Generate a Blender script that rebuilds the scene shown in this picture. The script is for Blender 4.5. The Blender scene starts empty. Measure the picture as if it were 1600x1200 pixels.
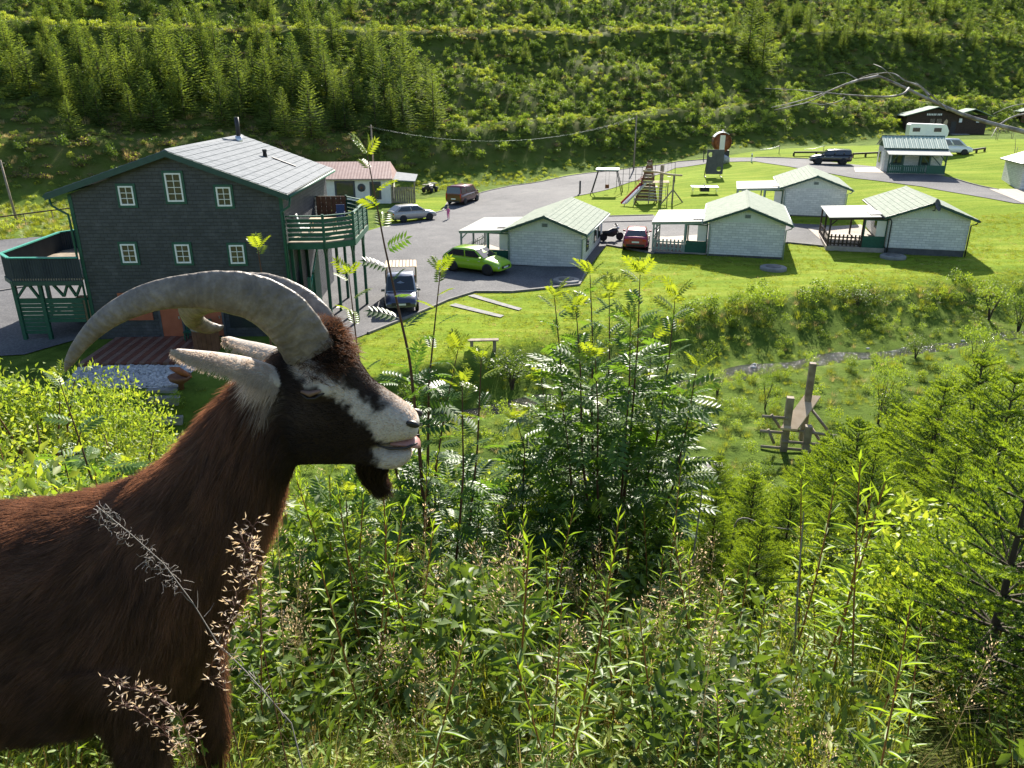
import bpy, bmesh, math, random
import numpy as np
from mathutils import Vector, Matrix, Euler, geometry
R = math.radians
rnd = random.Random(7)
rng = np.random.default_rng(11)
S = bpy.context.scene
C = S.collection
# ------------------------------------------------------------------ camera, sky, sun, exposure
CZ, PITCH, FPX = 12.0, R(21.0), 1200.0
cd = bpy.data.cameras.new('camera'); cam = bpy.data.objects.new('camera', cd); C.objects.link(cam)
cam.location = (0, 0, CZ); cam.rotation_euler = (math.pi/2 - PITCH, 0, 0)
cd.sensor_width = 36; cd.lens = 27.0; cd.clip_start = 0.05; cd.clip_end = 2000
S.camera = cam
SUN_EL, SUN_AZ = R(34), R(11)          # azimuth measured from +Y towards +X
w = bpy.data.worlds.new('World'); S.world = w; w.use_nodes = True
nt = w.node_tree; nt.nodes.clear()
sky = nt.nodes.new('ShaderNodeTexSky'); sky.sky_type = 'NISHITA'; sky.sun_disc = False
sky.sun_elevation = SUN_EL; sky.sun_rotation = SUN_AZ
bg = nt.nodes.new('ShaderNodeBackground'); bg.inputs[1].default_value = 0.085
wo = nt.nodes.new('ShaderNodeOutputWorld')
nt.links.new(sky.outputs[0], bg.inputs[0]); nt.links.new(bg.outputs[0], wo.inputs[0])
sl = bpy.data.lights.new('sun', 'SUN'); sl.energy = 5.0; sl.angle = R(0.55); sl.color = (1.0, 0.93, 0.82)
so = bpy.data.objects.new('sun', sl); C.objects.link(so)
sdir = Vector((math.sin(SUN_AZ)*math.cos(SUN_EL), math.cos(SUN_AZ)*math.cos(SUN_EL), math.sin(SUN_EL)))
so.rotation_euler = sdir.to_track_quat('Z', 'Y').to_euler(); so.location = (20, 60, 60)
S.view_settings.view_transform = 'Standard'; S.view_settings.look = 'None'
S.view_settings.exposure = 1.5; S.view_settings.gamma = 1.0; S.view_settings.use_curve_mapping = False
S.render.engine = 'CYCLES'
S.cycles.max_bounces = 6; S.cycles.diffuse_bounces = 3; S.cycles.glossy_bounces = 2
S.cycles.transmission_bounces = 4; S.cycles.transparent_max_bounces = 6
S.cycles.caustics_reflective = False; S.cycles.caustics_refractive = False
S.cycles.sample_clamp_indirect = 6
S.cycles_curves.shape = 'THICK'; S.cycles_curves.subdivisions = 2

# ------------------------------------------------------------------ pixel -> world helpers (used to read places off the photograph)
def ray(px, py):
    u = (px-800)/FPX; v = (600-py)/FPX
    return np.array([u, math.cos(PITCH)+v*math.sin(PITCH), -math.sin(PITCH)+v*math.cos(PITCH)])
def atY(px, py, Y):
    d = ray(px, py); return Vector(np.array([0, 0, CZ])+d*(Y/d[1]))
def atZ(px, py, z):
    d = ray(px, py); return Vector(np.array([0, 0, CZ])+d*((z-CZ)/d[2]))
def proj(p):
    x, y, z = p[0], p[1], p[2]-CZ
    dep = y*math.cos(PITCH)-z*math.sin(PITCH); up = y*math.sin(PITCH)+z*math.cos(PITCH)
    return 800+FPX*x/dep, 600-FPX*up/dep

# ------------------------------------------------------------------ object helpers
def tag(o, label=None, cat=None, group=None, kind=None):
    if label: o['label'] = label
    if cat: o['category'] = cat
    if group: o['group'] = group
    if kind: o['kind'] = kind
    return o
def thing(name, label, cat, loc=(0, 0, 0), rz=0.0, group=None):
    o = bpy.data.objects.new(name, None); C.objects.link(o); o.empty_display_size = 0.2
    o.location = loc; o.rotation_euler = (0, 0, rz)
    return tag(o, label, cat, group)
def link(name, me, parent=None, mats=None):
    o = bpy.data.objects.new(name, me); C.objects.link(o)
    if parent is not None: o.parent = parent
    return o
def copy_tree(o, parent=None, label=None):
    c = o.copy(); C.objects.link(c); c.parent = parent
    if label: c['label'] = label
    for ch in o.children: copy_tree(ch, c)
    return c
def mesh_np(name, V, F, mats=None, mi=None, smooth=False):
    V = np.asarray(V, np.float32); F = np.asarray(F, np.int32)
    me = bpy.data.meshes.new(name)
    n, k = F.shape
    me.vertices.add(len(V)); me.vertices.foreach_set('co', V.ravel())
    me.loops.add(n*k); me.loops.foreach_set('vertex_index', F.ravel())
    me.polygons.add(n); me.polygons.foreach_set('loop_start', np.arange(0, n*k, k, dtype=np.int32))
    if mi is not None: me.polygons.foreach_set('material_index', np.asarray(mi, np.int32))
    if smooth: me.polygons.foreach_set('use_smooth', np.ones(n, bool))
    for m in (mats if isinstance(mats, (list, tuple)) else [mats]):
        if m: me.materials.append(m)
    me.update(calc_edges=True)
    return me
class MB:
    """collects simple solids, build() links them as ONE mesh object"""
    def __init__(s): s.v = []; s.f = []; s.m = []; s.sm = []
    def add(s, vs, fs, m=0, sm=False):
        b = len(s.v); s.v += [tuple(v) for v in vs]
        for f in fs: s.f.append(tuple(b+i for i in f)); s.m.append(m); s.sm.append(sm)
        return s
    def box(s, x0, x1, y0, y1, z0, z1, m=0):
        return s.add([(x0,y0,z0),(x1,y0,z0),(x1,y1,z0),(x0,y1,z0),(x0,y0,z1),(x1,y0,z1),(x1,y1,z1),(x0,y1,z1)],
            [(0,3,2,1),(4,5,6,7),(0,1,5,4),(1,2,6,5),(2,3,7,6),(3,0,4,7)], m)
    def bar(s, a, b, w, h=None, m=0, up=(0,0,1)):
        a = Vector(a); b = Vector(b); h = h or w; d = (b-a).normalized(); u = Vector(up)
        if abs(d.dot(u)) > .97: u = Vector((0,1,0))
        x = d.cross(u).normalized()*(w/2); y = x.cross(d).normalized()*(h/2)
        vs = [a-x-y, a+x-y, a+x+y, a-x+y, b-x-y, b+x-y, b+x+y, b-x+y]
        return s.add(vs, [(0,1,2,3),(7,6,5,4),(0,4,5,1),(1,5,6,2),(2,6,7,3),(3,7,4,0)], m)
    def tube(s, pts, rad, n=8, m=0, cap=True, sm=True):
        pts = [Vector(p) for p in pts]; k = len(pts)
        if not hasattr(rad, '__len__'): rad = [rad]*k
        rings = []; ref = None
        for i, p in enumerate(pts):
            d = (pts[min(i+1, k-1)]-pts[max(i-1, 0)]).normalized()
            if ref is None:
                ref = Vector((0,0,1)) if abs(d.z) < .9 else Vector((1,0,0))
            x = d.cross(ref)
            if x.length < 1e-4: x = d.orthogonal()
            x.normalize(); y = d.cross(x).normalized(); ref = -y if False else x.cross(d)
            rings.append([p+x*(rad[i]*math.cos(2*math.pi*j/n))+y*(rad[i]*math.sin(2*math.pi*j/n)) for j in range(n)])
        return s.loft(rings, m, cap, sm)
    def loft(s, rings, m=0, cap=True, sm=True):
        n = len(rings[0]); vs = [p for r in rings for p in r]; fs = []
        for i in range(len(rings)-1):
            for j in range(n):
                a = i*n+j; b = i*n+(j+1) % n
                fs.append((a, b, b+n, a+n))
        s.add(vs, fs, m, sm)
        if cap:
            b = len(s.v)-len(vs)
            s.f.append(tuple(b+j for j in reversed(range(n)))); s.m.append(m); s.sm.append(False)
            s.f.append(tuple(b+(len(rings)-1)*n+j for j in range(n))); s.m.append(m); s.sm.append(False)
        return s
    def prism(s, poly, axis, a, b, m=0):
        """poly of 2D points, extruded along axis from a to b ('x','y','z')"""
        def p3(u, v, t): return {'x': (t,u,v), 'y': (u,t,v), 'z': (u,v,t)}[axis]
        n = len(poly); vs = [p3(u, v, a) for u, v in poly]+[p3(u, v, b) for u, v in poly]
        fs = [tuple(range(n)), tuple(reversed(range(n, 2*n)))]+[(i, i+n, (i+1) % n+n, (i+1) % n) for i in range(n)]
        return s.add(vs, fs, m)
    def lathe(s, prof, n=16, c=(0,0,0), axis='z', m=0, sm=True):
        rings = []
        for r, h in prof:
            ring = []
            for j in range(n):
                t = 2*math.pi*j/n; u, v = r*math.cos(t), r*math.sin(t)
                q = {'z': (u, v, h), 'x': (h, u, v), 'y': (v, h, u)}[axis]
                ring.append((c[0]+q[0], c[1]+q[1], c[2]+q[2]))
            rings.append(ring)
        return s.loft(rings, m, True, sm)
    def mesh(s, name, mats):
        me = bpy.data.meshes.new(name); me.from_pydata(s.v, [], s.f)
        for m in (mats if isinstance(mats, (list, tuple)) else [mats]): me.materials.append(m)
        me.polygons.foreach_set('material_index', s.m); me.polygons.foreach_set('use_smooth', s.sm)
        bm = bmesh.new(); bm.from_mesh(me); bmesh.ops.recalc_face_normals(bm, faces=bm.faces); bm.to_mesh(me); bm.free()
        me.update(); return me
    def build(s, name, mats, parent=None, bevel=0.0):
        o = link(name, s.mesh(name, mats), parent)
        if bevel:
            b = o.modifiers.new('bevel', 'BEVEL'); b.width = bevel; b.segments = 2; b.limit_method = 'ANGLE'
        return o

# ------------------------------------------------------------------ materials
def nodes(name):
    m = bpy.data.materials.new(name); m.use_nodes = True; t = m.node_tree; t.nodes.clear()
    out = t.nodes.new('ShaderNodeOutputMaterial'); return m, t, out
def N(t, typ, **kw):
    n = t.nodes.new(typ)
    for k, v in kw.items():
        if k.startswith('i_'):
            key = k[2:]; n.inputs[int(key) if key.isdigit() else key].default_value = v
        else: setattr(n, k, v)
    return n
def ramp(t, fac, stops):
    r = t.nodes.new('ShaderNodeValToRGB'); e = r.color_ramp.elements
    while len(e) < len(stops): e.new(.5)
    for q, (p, c) in zip(e, stops): q.position = p; q.color = (*c, 1) if len(c) == 3 else c
    t.links.new(fac, r.inputs[0]); return r.outputs[0]
def noise(t, scale, detail=4, rough=.55, vec=None, coord='Object'):
    n = N(t, 'ShaderNodeTexNoise', i_Scale=scale, i_Detail=detail, i_Roughness=rough)
    if vec is None:
        tc = N(t, 'ShaderNodeTexCoord'); vec = tc.outputs[coord]
    t.links.new(vec, n.inputs['Vector']); return n.outputs['Fac']
def mixc(t, fac, a, b, mode='MIX'):
    m = N(t, 'ShaderNodeMix', data_type='RGBA', blend_type=mode)
    for sock, v in ((0, fac), (6, a), (7, b)):
        if hasattr(v, 'is_linked') or hasattr(v, 'links'): t.links.new(v, m.inputs[sock])
        elif sock == 0: m.inputs[0].default_value = v
        else: m.inputs[sock].default_value = (*v, 1) if len(v) == 3 else v
    return m.outputs[2]
def bump(t, h, strength=.3, dist=.02, normal=None):
    b = N(t, 'ShaderNodeBump', i_Strength=strength, i_Distance=dist); t.links.new(h, b.inputs['Height'])
    if normal: t.links.new(normal, b.inputs['Normal'])
    return b.outputs[0]
def mat(name, c1, c2=None, scale=3.0, rough=.6, spec=.4, bscale=None, bstr=.2, bdist=.01, metal=0.0, coat=0.0, detail=5, stops=(.35, .65)):
    m, t, out = nodes(name)
    p = N(t, 'ShaderNodeBsdfPrincipled'); t.links.new(p.outputs[0], out.inputs[0])
    p.inputs['Roughness'].default_value = rough; p.inputs['Specular IOR Level'].default_value = spec
    p.inputs['Metallic'].default_value = metal; p.inputs['Coat Weight'].default_value = coat
    if coat: p.inputs['Coat Roughness'].default_value = .05
    if c2 is not None:
        t.links.new(ramp(t, noise(t, scale, detail), [(stops[0], c1), (stops[1], c2)]), p.inputs['Base Color'])
    else: p.inputs['Base Color'].default_value = (*c1, 1)
    if bscale: t.links.new(bump(t, noise(t, bscale, 3), bstr, bdist), p.inputs['Normal'])
    return m
def leafmat(name, c1, c2, trans=.45, rough=.45, spec=.3, tcol=None, nscale=2.5):
    """foliage: reflecting + translucent, colour varies from plant to plant and leaf to leaf"""
    m, t, out = nodes(name)
    oi = N(t, 'ShaderNodeObjectInfo'); geo = N(t, 'ShaderNodeNewGeometry')
    n = noise(t, nscale, 2, .5, geo.outputs['Position'])
    ad = N(t, 'ShaderNodeMath', operation='MULTIPLY_ADD'); t.links.new(oi.outputs['Random'], ad.inputs[0]); ad.inputs[1].default_value = .5
    t.links.new(n, ad.inputs[2])
    rp = N(t, 'ShaderNodeMath', operation='MULTIPLY_ADD'); t.links.new(geo.outputs['Random Per Island'], rp.inputs[0]); rp.inputs[1].default_value = .5
    t.links.new(ad.outputs[0], rp.inputs[2])
    col = ramp(t, rp.outputs[0], [(.5, c1), (1.15 if False else 1.0, c2)])
    p = N(t, 'ShaderNodeBsdfPrincipled', i_Roughness=rough); p.inputs['Specular IOR Level'].default_value = spec
    t.links.new(col, p.inputs['Base Color'])
    tr = N(t, 'ShaderNodeBsdfTranslucent')
    tc = mixc(t, 1.0, col, tcol or (1.9, 1.6, .5), 'MULTIPLY')
    t.links.new(tc, tr.inputs[0])
    mx = N(t, 'ShaderNodeMixShader'); mx.inputs[0].default_value = trans
    t.links.new(p.outputs[0], mx.inputs[1]); t.links.new(tr.outputs[0], mx.inputs[2]); t.links.new(mx.outputs[0], out.inputs[0])
    return m
def glassmat(name, tint=(.02, .025, .03), rough=.03):
    m, t, out = nodes(name)
    p = N(t, 'ShaderNodeBsdfPrincipled', i_Roughness=rough); p.inputs['Base Color'].default_value = (*tint, 1)
    p.inputs['Specular IOR Level'].default_value = .9; p.inputs['IOR'].default_value = 1.5
    t.links.new(p.outputs[0], out.inputs[0]); return m
def brickmat(name, c, mortar, bw=.42, bh=.14):
    m, t, out = nodes(name)
    tc = N(t, 'ShaderNodeTexCoord'); sp = N(t, 'ShaderNodeSeparateXYZ'); t.links.new(tc.outputs['Object'], sp.inputs[0])
    ax = N(t, 'ShaderNodeMath', operation='ADD'); t.links.new(sp.outputs[0], ax.inputs[0]); t.links.new(sp.outputs[1], ax.inputs[1])
    cb = N(t, 'ShaderNodeCombineXYZ'); t.links.new(ax.outputs[0], cb.inputs[0]); t.links.new(sp.outputs[2], cb.inputs[1])
    b = N(t, 'ShaderNodeTexBrick', i_Scale=1.0); b.inputs['Brick Width'].default_value = bw; b.inputs['Row Height'].default_value = bh
    b.inputs['Mortar Size'].default_value = .014; b.inputs['Mortar Smooth'].default_value = .3
    b.inputs['Color1'].default_value = (*c, 1); b.inputs['Color2'].default_value = (c[0]*.70, c[1]*.71, c[2]*.72, 1); b.inputs['Mortar'].default_value = (*mortar, 1)
    t.links.new(cb.outputs[0], b.inputs['Vector'])
    p = N(t, 'ShaderNodeBsdfPrincipled', i_Roughness=.75); p.inputs['Specular IOR Level'].default_value = .25
    col = mixc(t, .35, b.outputs['Color'], ramp(t, noise(t, 5), [(.3, (c[0]*.7, c[1]*.72, c[2]*.72)), (.7, c)]))
    t.links.new(col, p.inputs['Base Color'])
    iv = N(t, 'ShaderNodeMath', operation='SUBTRACT'); iv.inputs[0].default_value = 1; t.links.new(b.outputs['Fac'], iv.inputs[1])
    t.links.new(bump(t, iv.outputs[0], .7, .02), p.inputs['Normal']); t.links.new(p.outputs[0], out.inputs[0]); return m
def corrmat(name, c1, c2, per=.12, axis=0, rough=.5, dist=.02, scale=2.0, diag=0.0):
    """ribbed sheet: ribs run along the other axis"""
    m, t, out = nodes(name)
    tc = N(t, 'ShaderNodeTexCoord'); sp = N(t, 'ShaderNodeSeparateXYZ'); t.links.new(tc.outputs['Object'], sp.inputs[0])
    mu = N(t, 'ShaderNodeMath', operation='MULTIPLY'); t.links.new(sp.outputs[axis], mu.inputs[0]); mu.inputs[1].default_value = 2*math.pi/per
    sn = N(t, 'ShaderNodeMath', operation='SINE'); t.links.new(mu.outputs[0], sn.inputs[0])
    p = N(t, 'ShaderNodeBsdfPrincipled', i_Roughness=rough+.2); p.inputs['Specular IOR Level'].default_value = .15
    col = ramp(t, noise(t, scale), [(.3, c1), (.7, c2)])
    t.links.new(col, p.inputs['Base Color']); t.links.new(bump(t, sn.outputs[0], .8, dist), p.inputs['Normal'])
    t.links.new(p.outputs[0], out.inputs[0]); return m
M = {}
M['slate'] = None
def make_slate():
    m, t, out = nodes('slate_shingle')
    tc = N(t, 'ShaderNodeTexCoord'); sp = N(t, 'ShaderNodeSeparateXYZ'); t.links.new(tc.outputs['Object'], sp.inputs[0])
    ax = N(t, 'ShaderNodeMath', operation='ADD'); t.links.new(sp.outputs[0], ax.inputs[0]); t.links.new(sp.outputs[1], ax.inputs[1])
    cb = N(t, 'ShaderNodeCombineXYZ'); t.links.new(ax.outputs[0], cb.inputs[0]); t.links.new(sp.outputs[2], cb.inputs[1])
    b = N(t, 'ShaderNodeTexBrick', i_Scale=1.0); b.inputs['Brick Width'].default_value = .34; b.inputs['Row Height'].default_value = .17
    b.inputs['Mortar Size'].default_value = .012; b.inputs['Mortar Smooth'].default_value = .2
    b.inputs['Color1'].default_value = (.050, .056, .066, 1); b.inputs['Color2'].default_value = (.032, .037, .045, 1); b.inputs['Mortar'].default_value = (.027, .028, .031, 1)
    t.links.new(cb.outputs[0], b.inputs['Vector'])
    wear = ramp(t, noise(t, 1.3, 8, .7), [(.5, (0, 0, 0)), (.8, (.6, .6, .6))])
    col = mixc(t, wear, b.outputs['Color'], (.13, .13, .14))
    p = N(t, 'ShaderNodeBsdfPrincipled', i_Roughness=.55)
    t.links.new(col, p.inputs['Base Color'])
    iv = N(t, 'ShaderNodeMath', operation='SUBTRACT'); iv.inputs[0].default_value = 1; t.links.new(b.outputs['Fac'], iv.inputs[1])
    t.links.new(bump(t, iv.outputs[0], .8, .03), p.inputs['Normal']); t.links.new(p.outputs[0], out.inputs[0]); return m
M['slate'] = make_slate()
M['green'] = mat('dark_green_paint', (.012, .075, .048), (.018, .095, .062), 6, .5)
M['teal'] = mat('teal_paint', (.05, .27, .21), (.07, .33, .26), 4, .45)
M['verge'] = mat('green_verge', (.018, .055, .045), (.025, .07, .055), 4, .5)
M['white'] = mat('white_paint', (.74, .75, .74), (.82, .82, .80), 8, .45)
M['cream'] = mat('cream_render', (.66, .63, .55), (.74, .71, .63), 2, .8, .2, 40, .15, .01)
M['pane'] = glassmat('window_glass', (.03, .035, .035), .05)
M['brick'] = brickmat('white_brick', (.70, .70, .67), (.30, .31, .31), .46, .17)
M['gboard'] = corrmat('grey_green_boards', (.50, .55, .49), (.57, .61, .55), .14, 0, .6, .012)
M['roof_green'] = mat('pale_green_shingle', (.15, .21, .165), (.20, .26, .20), 9, .8, .1, 60, .3, .01)
M['roof_tile'] = mat('grey_metal_tile', (.13, .145, .16), (.18, .195, .21), 3, .8, .12, 30, .1, .005)
M['roof_under'] = mat('roof_joint_grey', (.05, .055, .06), None, rough=.6)
M['roof_red'] = corrmat('red_roof_sheet', (.30, .19, .165), (.38, .27, .24), .32, 0, .45, .007)
M['roof_corr'] = corrmat('green_roof_sheet', (.36, .46, .38), (.44, .54, .45), .22, 0, .4, .05)
M['porch'] = corrmat('white_porch_sheet', (.30, .305, .28), (.37, .37, .34), .16, 1, .55, .012)
M['darkcorr'] = corrmat('dark_ribbed_panel', (.042, .05, .056), (.055, .065, .07), .14, 0, .45, .012)
M['steel'] = mat('bare_steel', (.55, .55, .56), (.65, .65, .65), 6, .3, metal=.9)
M['black'] = mat('black_plastic', (.015, .015, .017), (.025, .025, .027), 8, .5)
M['pine'] = mat('pale_timber', (.42, .31, .19), (.52, .40, .26), 3, .7, .3, 25, .2, .005)
M['wood'] = mat('weathered_timber', (.17, .135, .10), (.30, .25, .19), 3, .8, .2, 18, .35, .01)
M['brown'] = mat('brown_stained_wood', (.105, .045, .024), (.16, .075, .04), 3, .6, .3, 25, .2, .005)
M['plank1'] = mat('reddish_plank', (.11, .04, .028), (.145, .055, .035), 3, .5, .4, 30, .2, .004)
M['plank2'] = mat('greyed_plank', (.15, .085, .062), (.20, .12, .09), 3, .55, .4, 30, .2, .004)
M['door_red'] = mat('rust_red_door', (.30, .085, .04), (.36, .11, .055), 3, .6)
M['log'] = mat('dark_log', (.035, .022, .015), (.06, .04, .028), 4, .7, .3, 12, .3, .02)
M['paver'] = mat('pale_pavers', (.27, .235, .20), (.35, .31, .265), 2.5, .8, .2, 30, .2, .01)
M['concrete'] = mat('concrete', (.17, .168, .16), (.25, .245, .235), 3, .85, .2, 25, .25, .01)
M['kerb'] = mat('dark_kerb', (.13, .125, .12), (.20, .19, .18), 3, .85, .2, 25, .25, .01)
M['stone'] = mat('grey_stone', (.22, .22, .23), (.45, .44, .43), 3, .8, .2, 10, .4, .03)
M['whitestone'] = mat('pale_gravel', (.25, .25, .26), (.52, .51, .50), 6, .8, .2, 20, .4, .02)
M['plinth'] = mat('dark_plinth', (.06, .062, .068), (.085, .087, .092), 3, .8)
M['rope'] = mat('rope', (.10, .09, .08), None, rough=.8)
M['paleplastic'] = mat('pale_plastic', (.78, .78, .76), None, rough=.4)
M['blueplastic'] = mat('blue_plastic', (.02, .04, .12), None, rough=.4)
M['tyre'] = mat('tyre_rubber', (.014, .014, .015), (.024, .024, .025), 12, .75)
M['rim'] = mat('alloy_rim', (.50, .51, .53), None, rough=.3, metal=.8)
M['rimdark'] = mat('dark_rim', (.02, .02, .022), None, rough=.35, metal=.4)
M['carglass'] = glassmat('car_glass', (.012, .015, .018), .03)
M['lampred'] = mat('red_lens', (.45, .012, .012), None, rough=.15, coat=.6)
M['lampclear'] = mat('clear_lens', (.62, .64, .66), None, rough=.12, coat=.8)
M['plate'] = mat('number_plate', (.72, .72, .70), None, rough=.4)
def paint(name, c, metal=.25): return mat(name, c, None, rough=.34, metal=metal, coat=1.0)
# ------------------------------------------------------------------ terrain
def vnoise(x, y, seed=0):
    """value noise, vectorised, -1..1"""
    x = np.asarray(x, float); y = np.asarray(y, float)
    xi = np.floor(x).astype(np.int64); yi = np.floor(y).astype(np.int64); fx = x-xi; fy = y-yi
    fx = fx*fx*(3-2*fx); fy = fy*fy*(3-2*fy)
    def h(a, b):
        n = (a*374761393+b*668265263+seed*974634777) & 0x7fffffff
        n = ((n ^ (n >> 13))*1274126177) & 0x7fffffff
        return ((n ^ (n >> 16)) & 0xffff)/32767.5-1
    return (h(xi, yi)*(1-fx)+h(xi+1, yi)*fx)*(1-fy)+(h(xi, yi+1)*(1-fx)+h(xi+1, yi+1)*fx)*fy
def fbm(x, y, sc, oct=3, seed=0):
    r = 0; a = 1; tot = 0
    for i in range(oct):
        r = r+a*vnoise(np.asarray(x)*sc, np.asarray(y)*sc, seed+i); tot += a; a *= .5; sc *= 2.1
    return r/tot
def sstep(a, b, x):
    t = np.clip((x-a)/(b-a), 0, 1); return t*t*(3-2*t)
CTRL = np.array([(-15,38,.3),(-26,44,.4),(-14,50,.4),(-2,50,.5),(-10,72,.5),(-5,82,.5),(-30,70,.7),(-45,60,.8),(0,40,.3),(9,56,1),(16,53,1),(10,46,.6),(22,48,.8),(30,54,1),
    (28,70,1.6),(10,87,1.1),(2,92,1.0),(12,79,1.1),(20,80,1.9),(25,90,2.5),(14,100,1.7),(37,96,3.4),(46,90,3.4),(44,76,2.6),(58,70,2.6),(62,100,4.4),(75,115,5.2),(90,110,5.4),(40,112,4.0),
    (-8,24,-.3),(8,24,0),(20,27,.2),(-25,26,-.4),(45,36,.8),(60,45,1.4),(-15,33,.2),(-22,34,.2),(100,80,4.5),(-70,80,1.2),(30,22,.3),(-40,30,.2)], float)
STREAM = np.array([(-70,24),(-40,25.5),(-20,26.5),(-12,27.6),(-5,29.8),(-1,31.4),(5,33.2),(12.7,36.0),(18,37.6),(24,39.4),(35,42.6),(50,46.5),(80,54),(140,70)], float)
def stream_d(x, y):
    """signed distance to the stream's middle line (+ on the far side) """
    x = np.asarray(x, float); y = np.asarray(y, float); best = np.full(np.broadcast(x, y).shape, 1e9); sg = np.zeros_like(best)
    for (ax, ay), (bx, by) in zip(STREAM[:-1], STREAM[1:]):
        dx, dy = bx-ax, by-ay; t = np.clip(((x-ax)*dx+(y-ay)*dy)/(dx*dx+dy*dy), 0, 1)
        qx, qy = x-ax-t*dx, y-ay-t*dy; d = np.hypot(qx, qy); cr = dx*qy-dy*qx
        k = d < best; best = np.where(k, d, best); sg = np.where(k, np.sign(cr), sg)
    return best*np.where(sg == 0, 1, sg)
def hill_s(x, y): return (np.asarray(y, float)-102-.467*np.asarray(x, float))*.906
HS = np.array([-40, 0, 3.5, 5, 9.5, 11, 14.5, 16, 34, 36.5, 41, 44, 62, 66, 70, 140, 400.])
HZ = np.array([0, 0, 1.0, 1.9, 5.3, 5.9, 6.1, 7.0, 16.2, 19.0, 19.5, 20.5, 29.5, 32.5, 33.2, 68, 180.])
def hill(x, y):
    s = hill_s(x, y)+2.2*fbm(x, y, .045, 2, 5)
    sh = 4.5*sstep(18, 50, np.asarray(x, float))           # right of the gully the upper track runs lower
    s2 = s+sh*sstep(18, 32, s)
    h = np.interp(s2, HS, HZ)
    gx = np.asarray(x, float)-.1*s
    h = h-3.2*np.exp(-((gx-46)/6.5)**2)*sstep(15, 40, s)
    return h+.9*fbm(x, y, .16, 3, 9)*sstep(2, 10, s)
def Hn(x, y):
    x = np.asarray(x, float); y = np.asarray(y, float)
    W = 0; A = 0
    for cx, cy, cz in CTRL:
        wgt = 1/((x-cx)**2+(y-cy)**2+30)**2; W = W+wgt; A = A+wgt*cz
    v = A/W
    v = v+hill(x, y)
    sd = stream_d(x, y); ad = np.abs(sd)
    wide = np.where(sd > 0, 5.2+2.0*sstep(4, 14, x)-3.6*sstep(4, -6, x), 2.6)      # far bank is broader on the right
    t = np.clip(1-(ad-1.0)/wide, 0, 1)
    v = v-(1.75*t*t*(3-2*t))-.25*np.exp(-(ad/.9)**2)
    v = v+.10*fbm(x, y, .5, 2, 21)*sstep(8, 2, sd)*(y < 60)
    # the near slope the goat stands on
    lat = .35*fbm(x, y, .22, 3, 31)+.08*fbm(x, y, 1.1, 2, 33)
    near = 10.15-.53*np.clip(y-1.55, 0, 99)-.30*np.clip(y-1.55, -30, 0)*(.9)-.02*np.maximum(y-6, 0)**1.2*0 + lat*sstep(.5, 5, np.abs(y-1.5)+np.maximum(np.abs(x+.4)-1, 0))
    near = near+.9*sstep(6, 16, x)*sstep(2, 9, y)
    k = 1.2; d = near-v
    return np.where(np.abs(d) < k, np.maximum(near, v)+(k-np.abs(d))**2/(4*k), np.maximum(near, v))
def H(x, y): return float(Hn(np.array([x]), np.array([y]))[0])
def ground_px(px, py, lo=1.2, hi=260):
    """where the ray through a pixel meets the terrain"""
    d = ray(px, py); Y = np.concatenate([np.arange(lo, 20, .1), np.arange(20, hi, .25)])
    X = d[0]/d[1]*Y; Z = CZ+d[2]/d[1]*Y; k = np.nonzero(Z < Hn(X, Y))[0]
    k = k[0] if len(k) else len(Y)-1
    a, b = Y[max(k-1, 0)], Y[k]
    for _ in range(12):
        m = (a+b)/2
        if CZ+d[2]/d[1]*m < H(d[0]/d[1]*m, m): b = m
        else: a = m
    return Vector((d[0]/d[1]*b, b, H(d[0]/d[1]*b, b)))
def gp(pts, lo=22): return [ground_px(a, b, lo) for a, b in pts]
def inpoly(x, y, poly):
    r = np.zeros(np.shape(x), bool); n = len(poly)
    for i in range(n):
        ax, ay = poly[i][0], poly[i][1]; bx, by = poly[(i+1) % n][0], poly[(i+1) % n][1]
        c = ((ay > y) != (by > y)) & (x < (bx-ax)*(y-ay)/((by-ay) if by != ay else 1e-9)+ax); r ^= c
    return r
# outlines read off the photograph
YARD = [Vector((-30, 33.5, 0)), Vector((-23.2, 34.6, 0)), Vector((-21.5, 37.5, 0)), Vector((-11.2, 37.5, 0)), Vector((-10.4, 36.0, 0))]+gp([(515,545),(575,522),(640,496),(700,470),(742,457),(800,457),(905,446),(917,424),(948,384),(1022,397),(1090,398),(1230,380),(1300,387),(1300,353),(1240,350),(1040,349),(1020,336),(935,338),(905,322),(850,330),(900,307),(1000,281),(1055,263),(1110,255),(1180,252.5),(1240,262),(1335,279),(1440,292),(1584,318),(1640,322),(1640,306),(1560,297),(1484,278),(1370,261),(1260,248.5),(1200,247.3),(1130,247.5),(1060,253),(990,263),(880,277),(800,291),(745,304),(700,316),(692,330),(668,337),(664,344),(606,352),(560,366)])+[Vector((-30, 68, 0)), Vector((-50, 55, 0)), Vector((-48, 45, 0))]
LAWN = gp([(520,548),(560,600),(700,566),(800,548),(900,535),(970,525),(1050,500),(1150,474),(1300,454),(1450,450),(1640,440)])+[Vector((75, 62, 0)), Vector((100, 118, 0)), Vector((70, 118, 0))]+gp([(1390,226),(1300,228),(1180,237),(1130,244),(1060,250),(990,260),(880,274),(745,300),(640,312),(590,350)])
LEFTGRASS = gp([(0,450),(130,428),(130,335),(0,345)])
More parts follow.
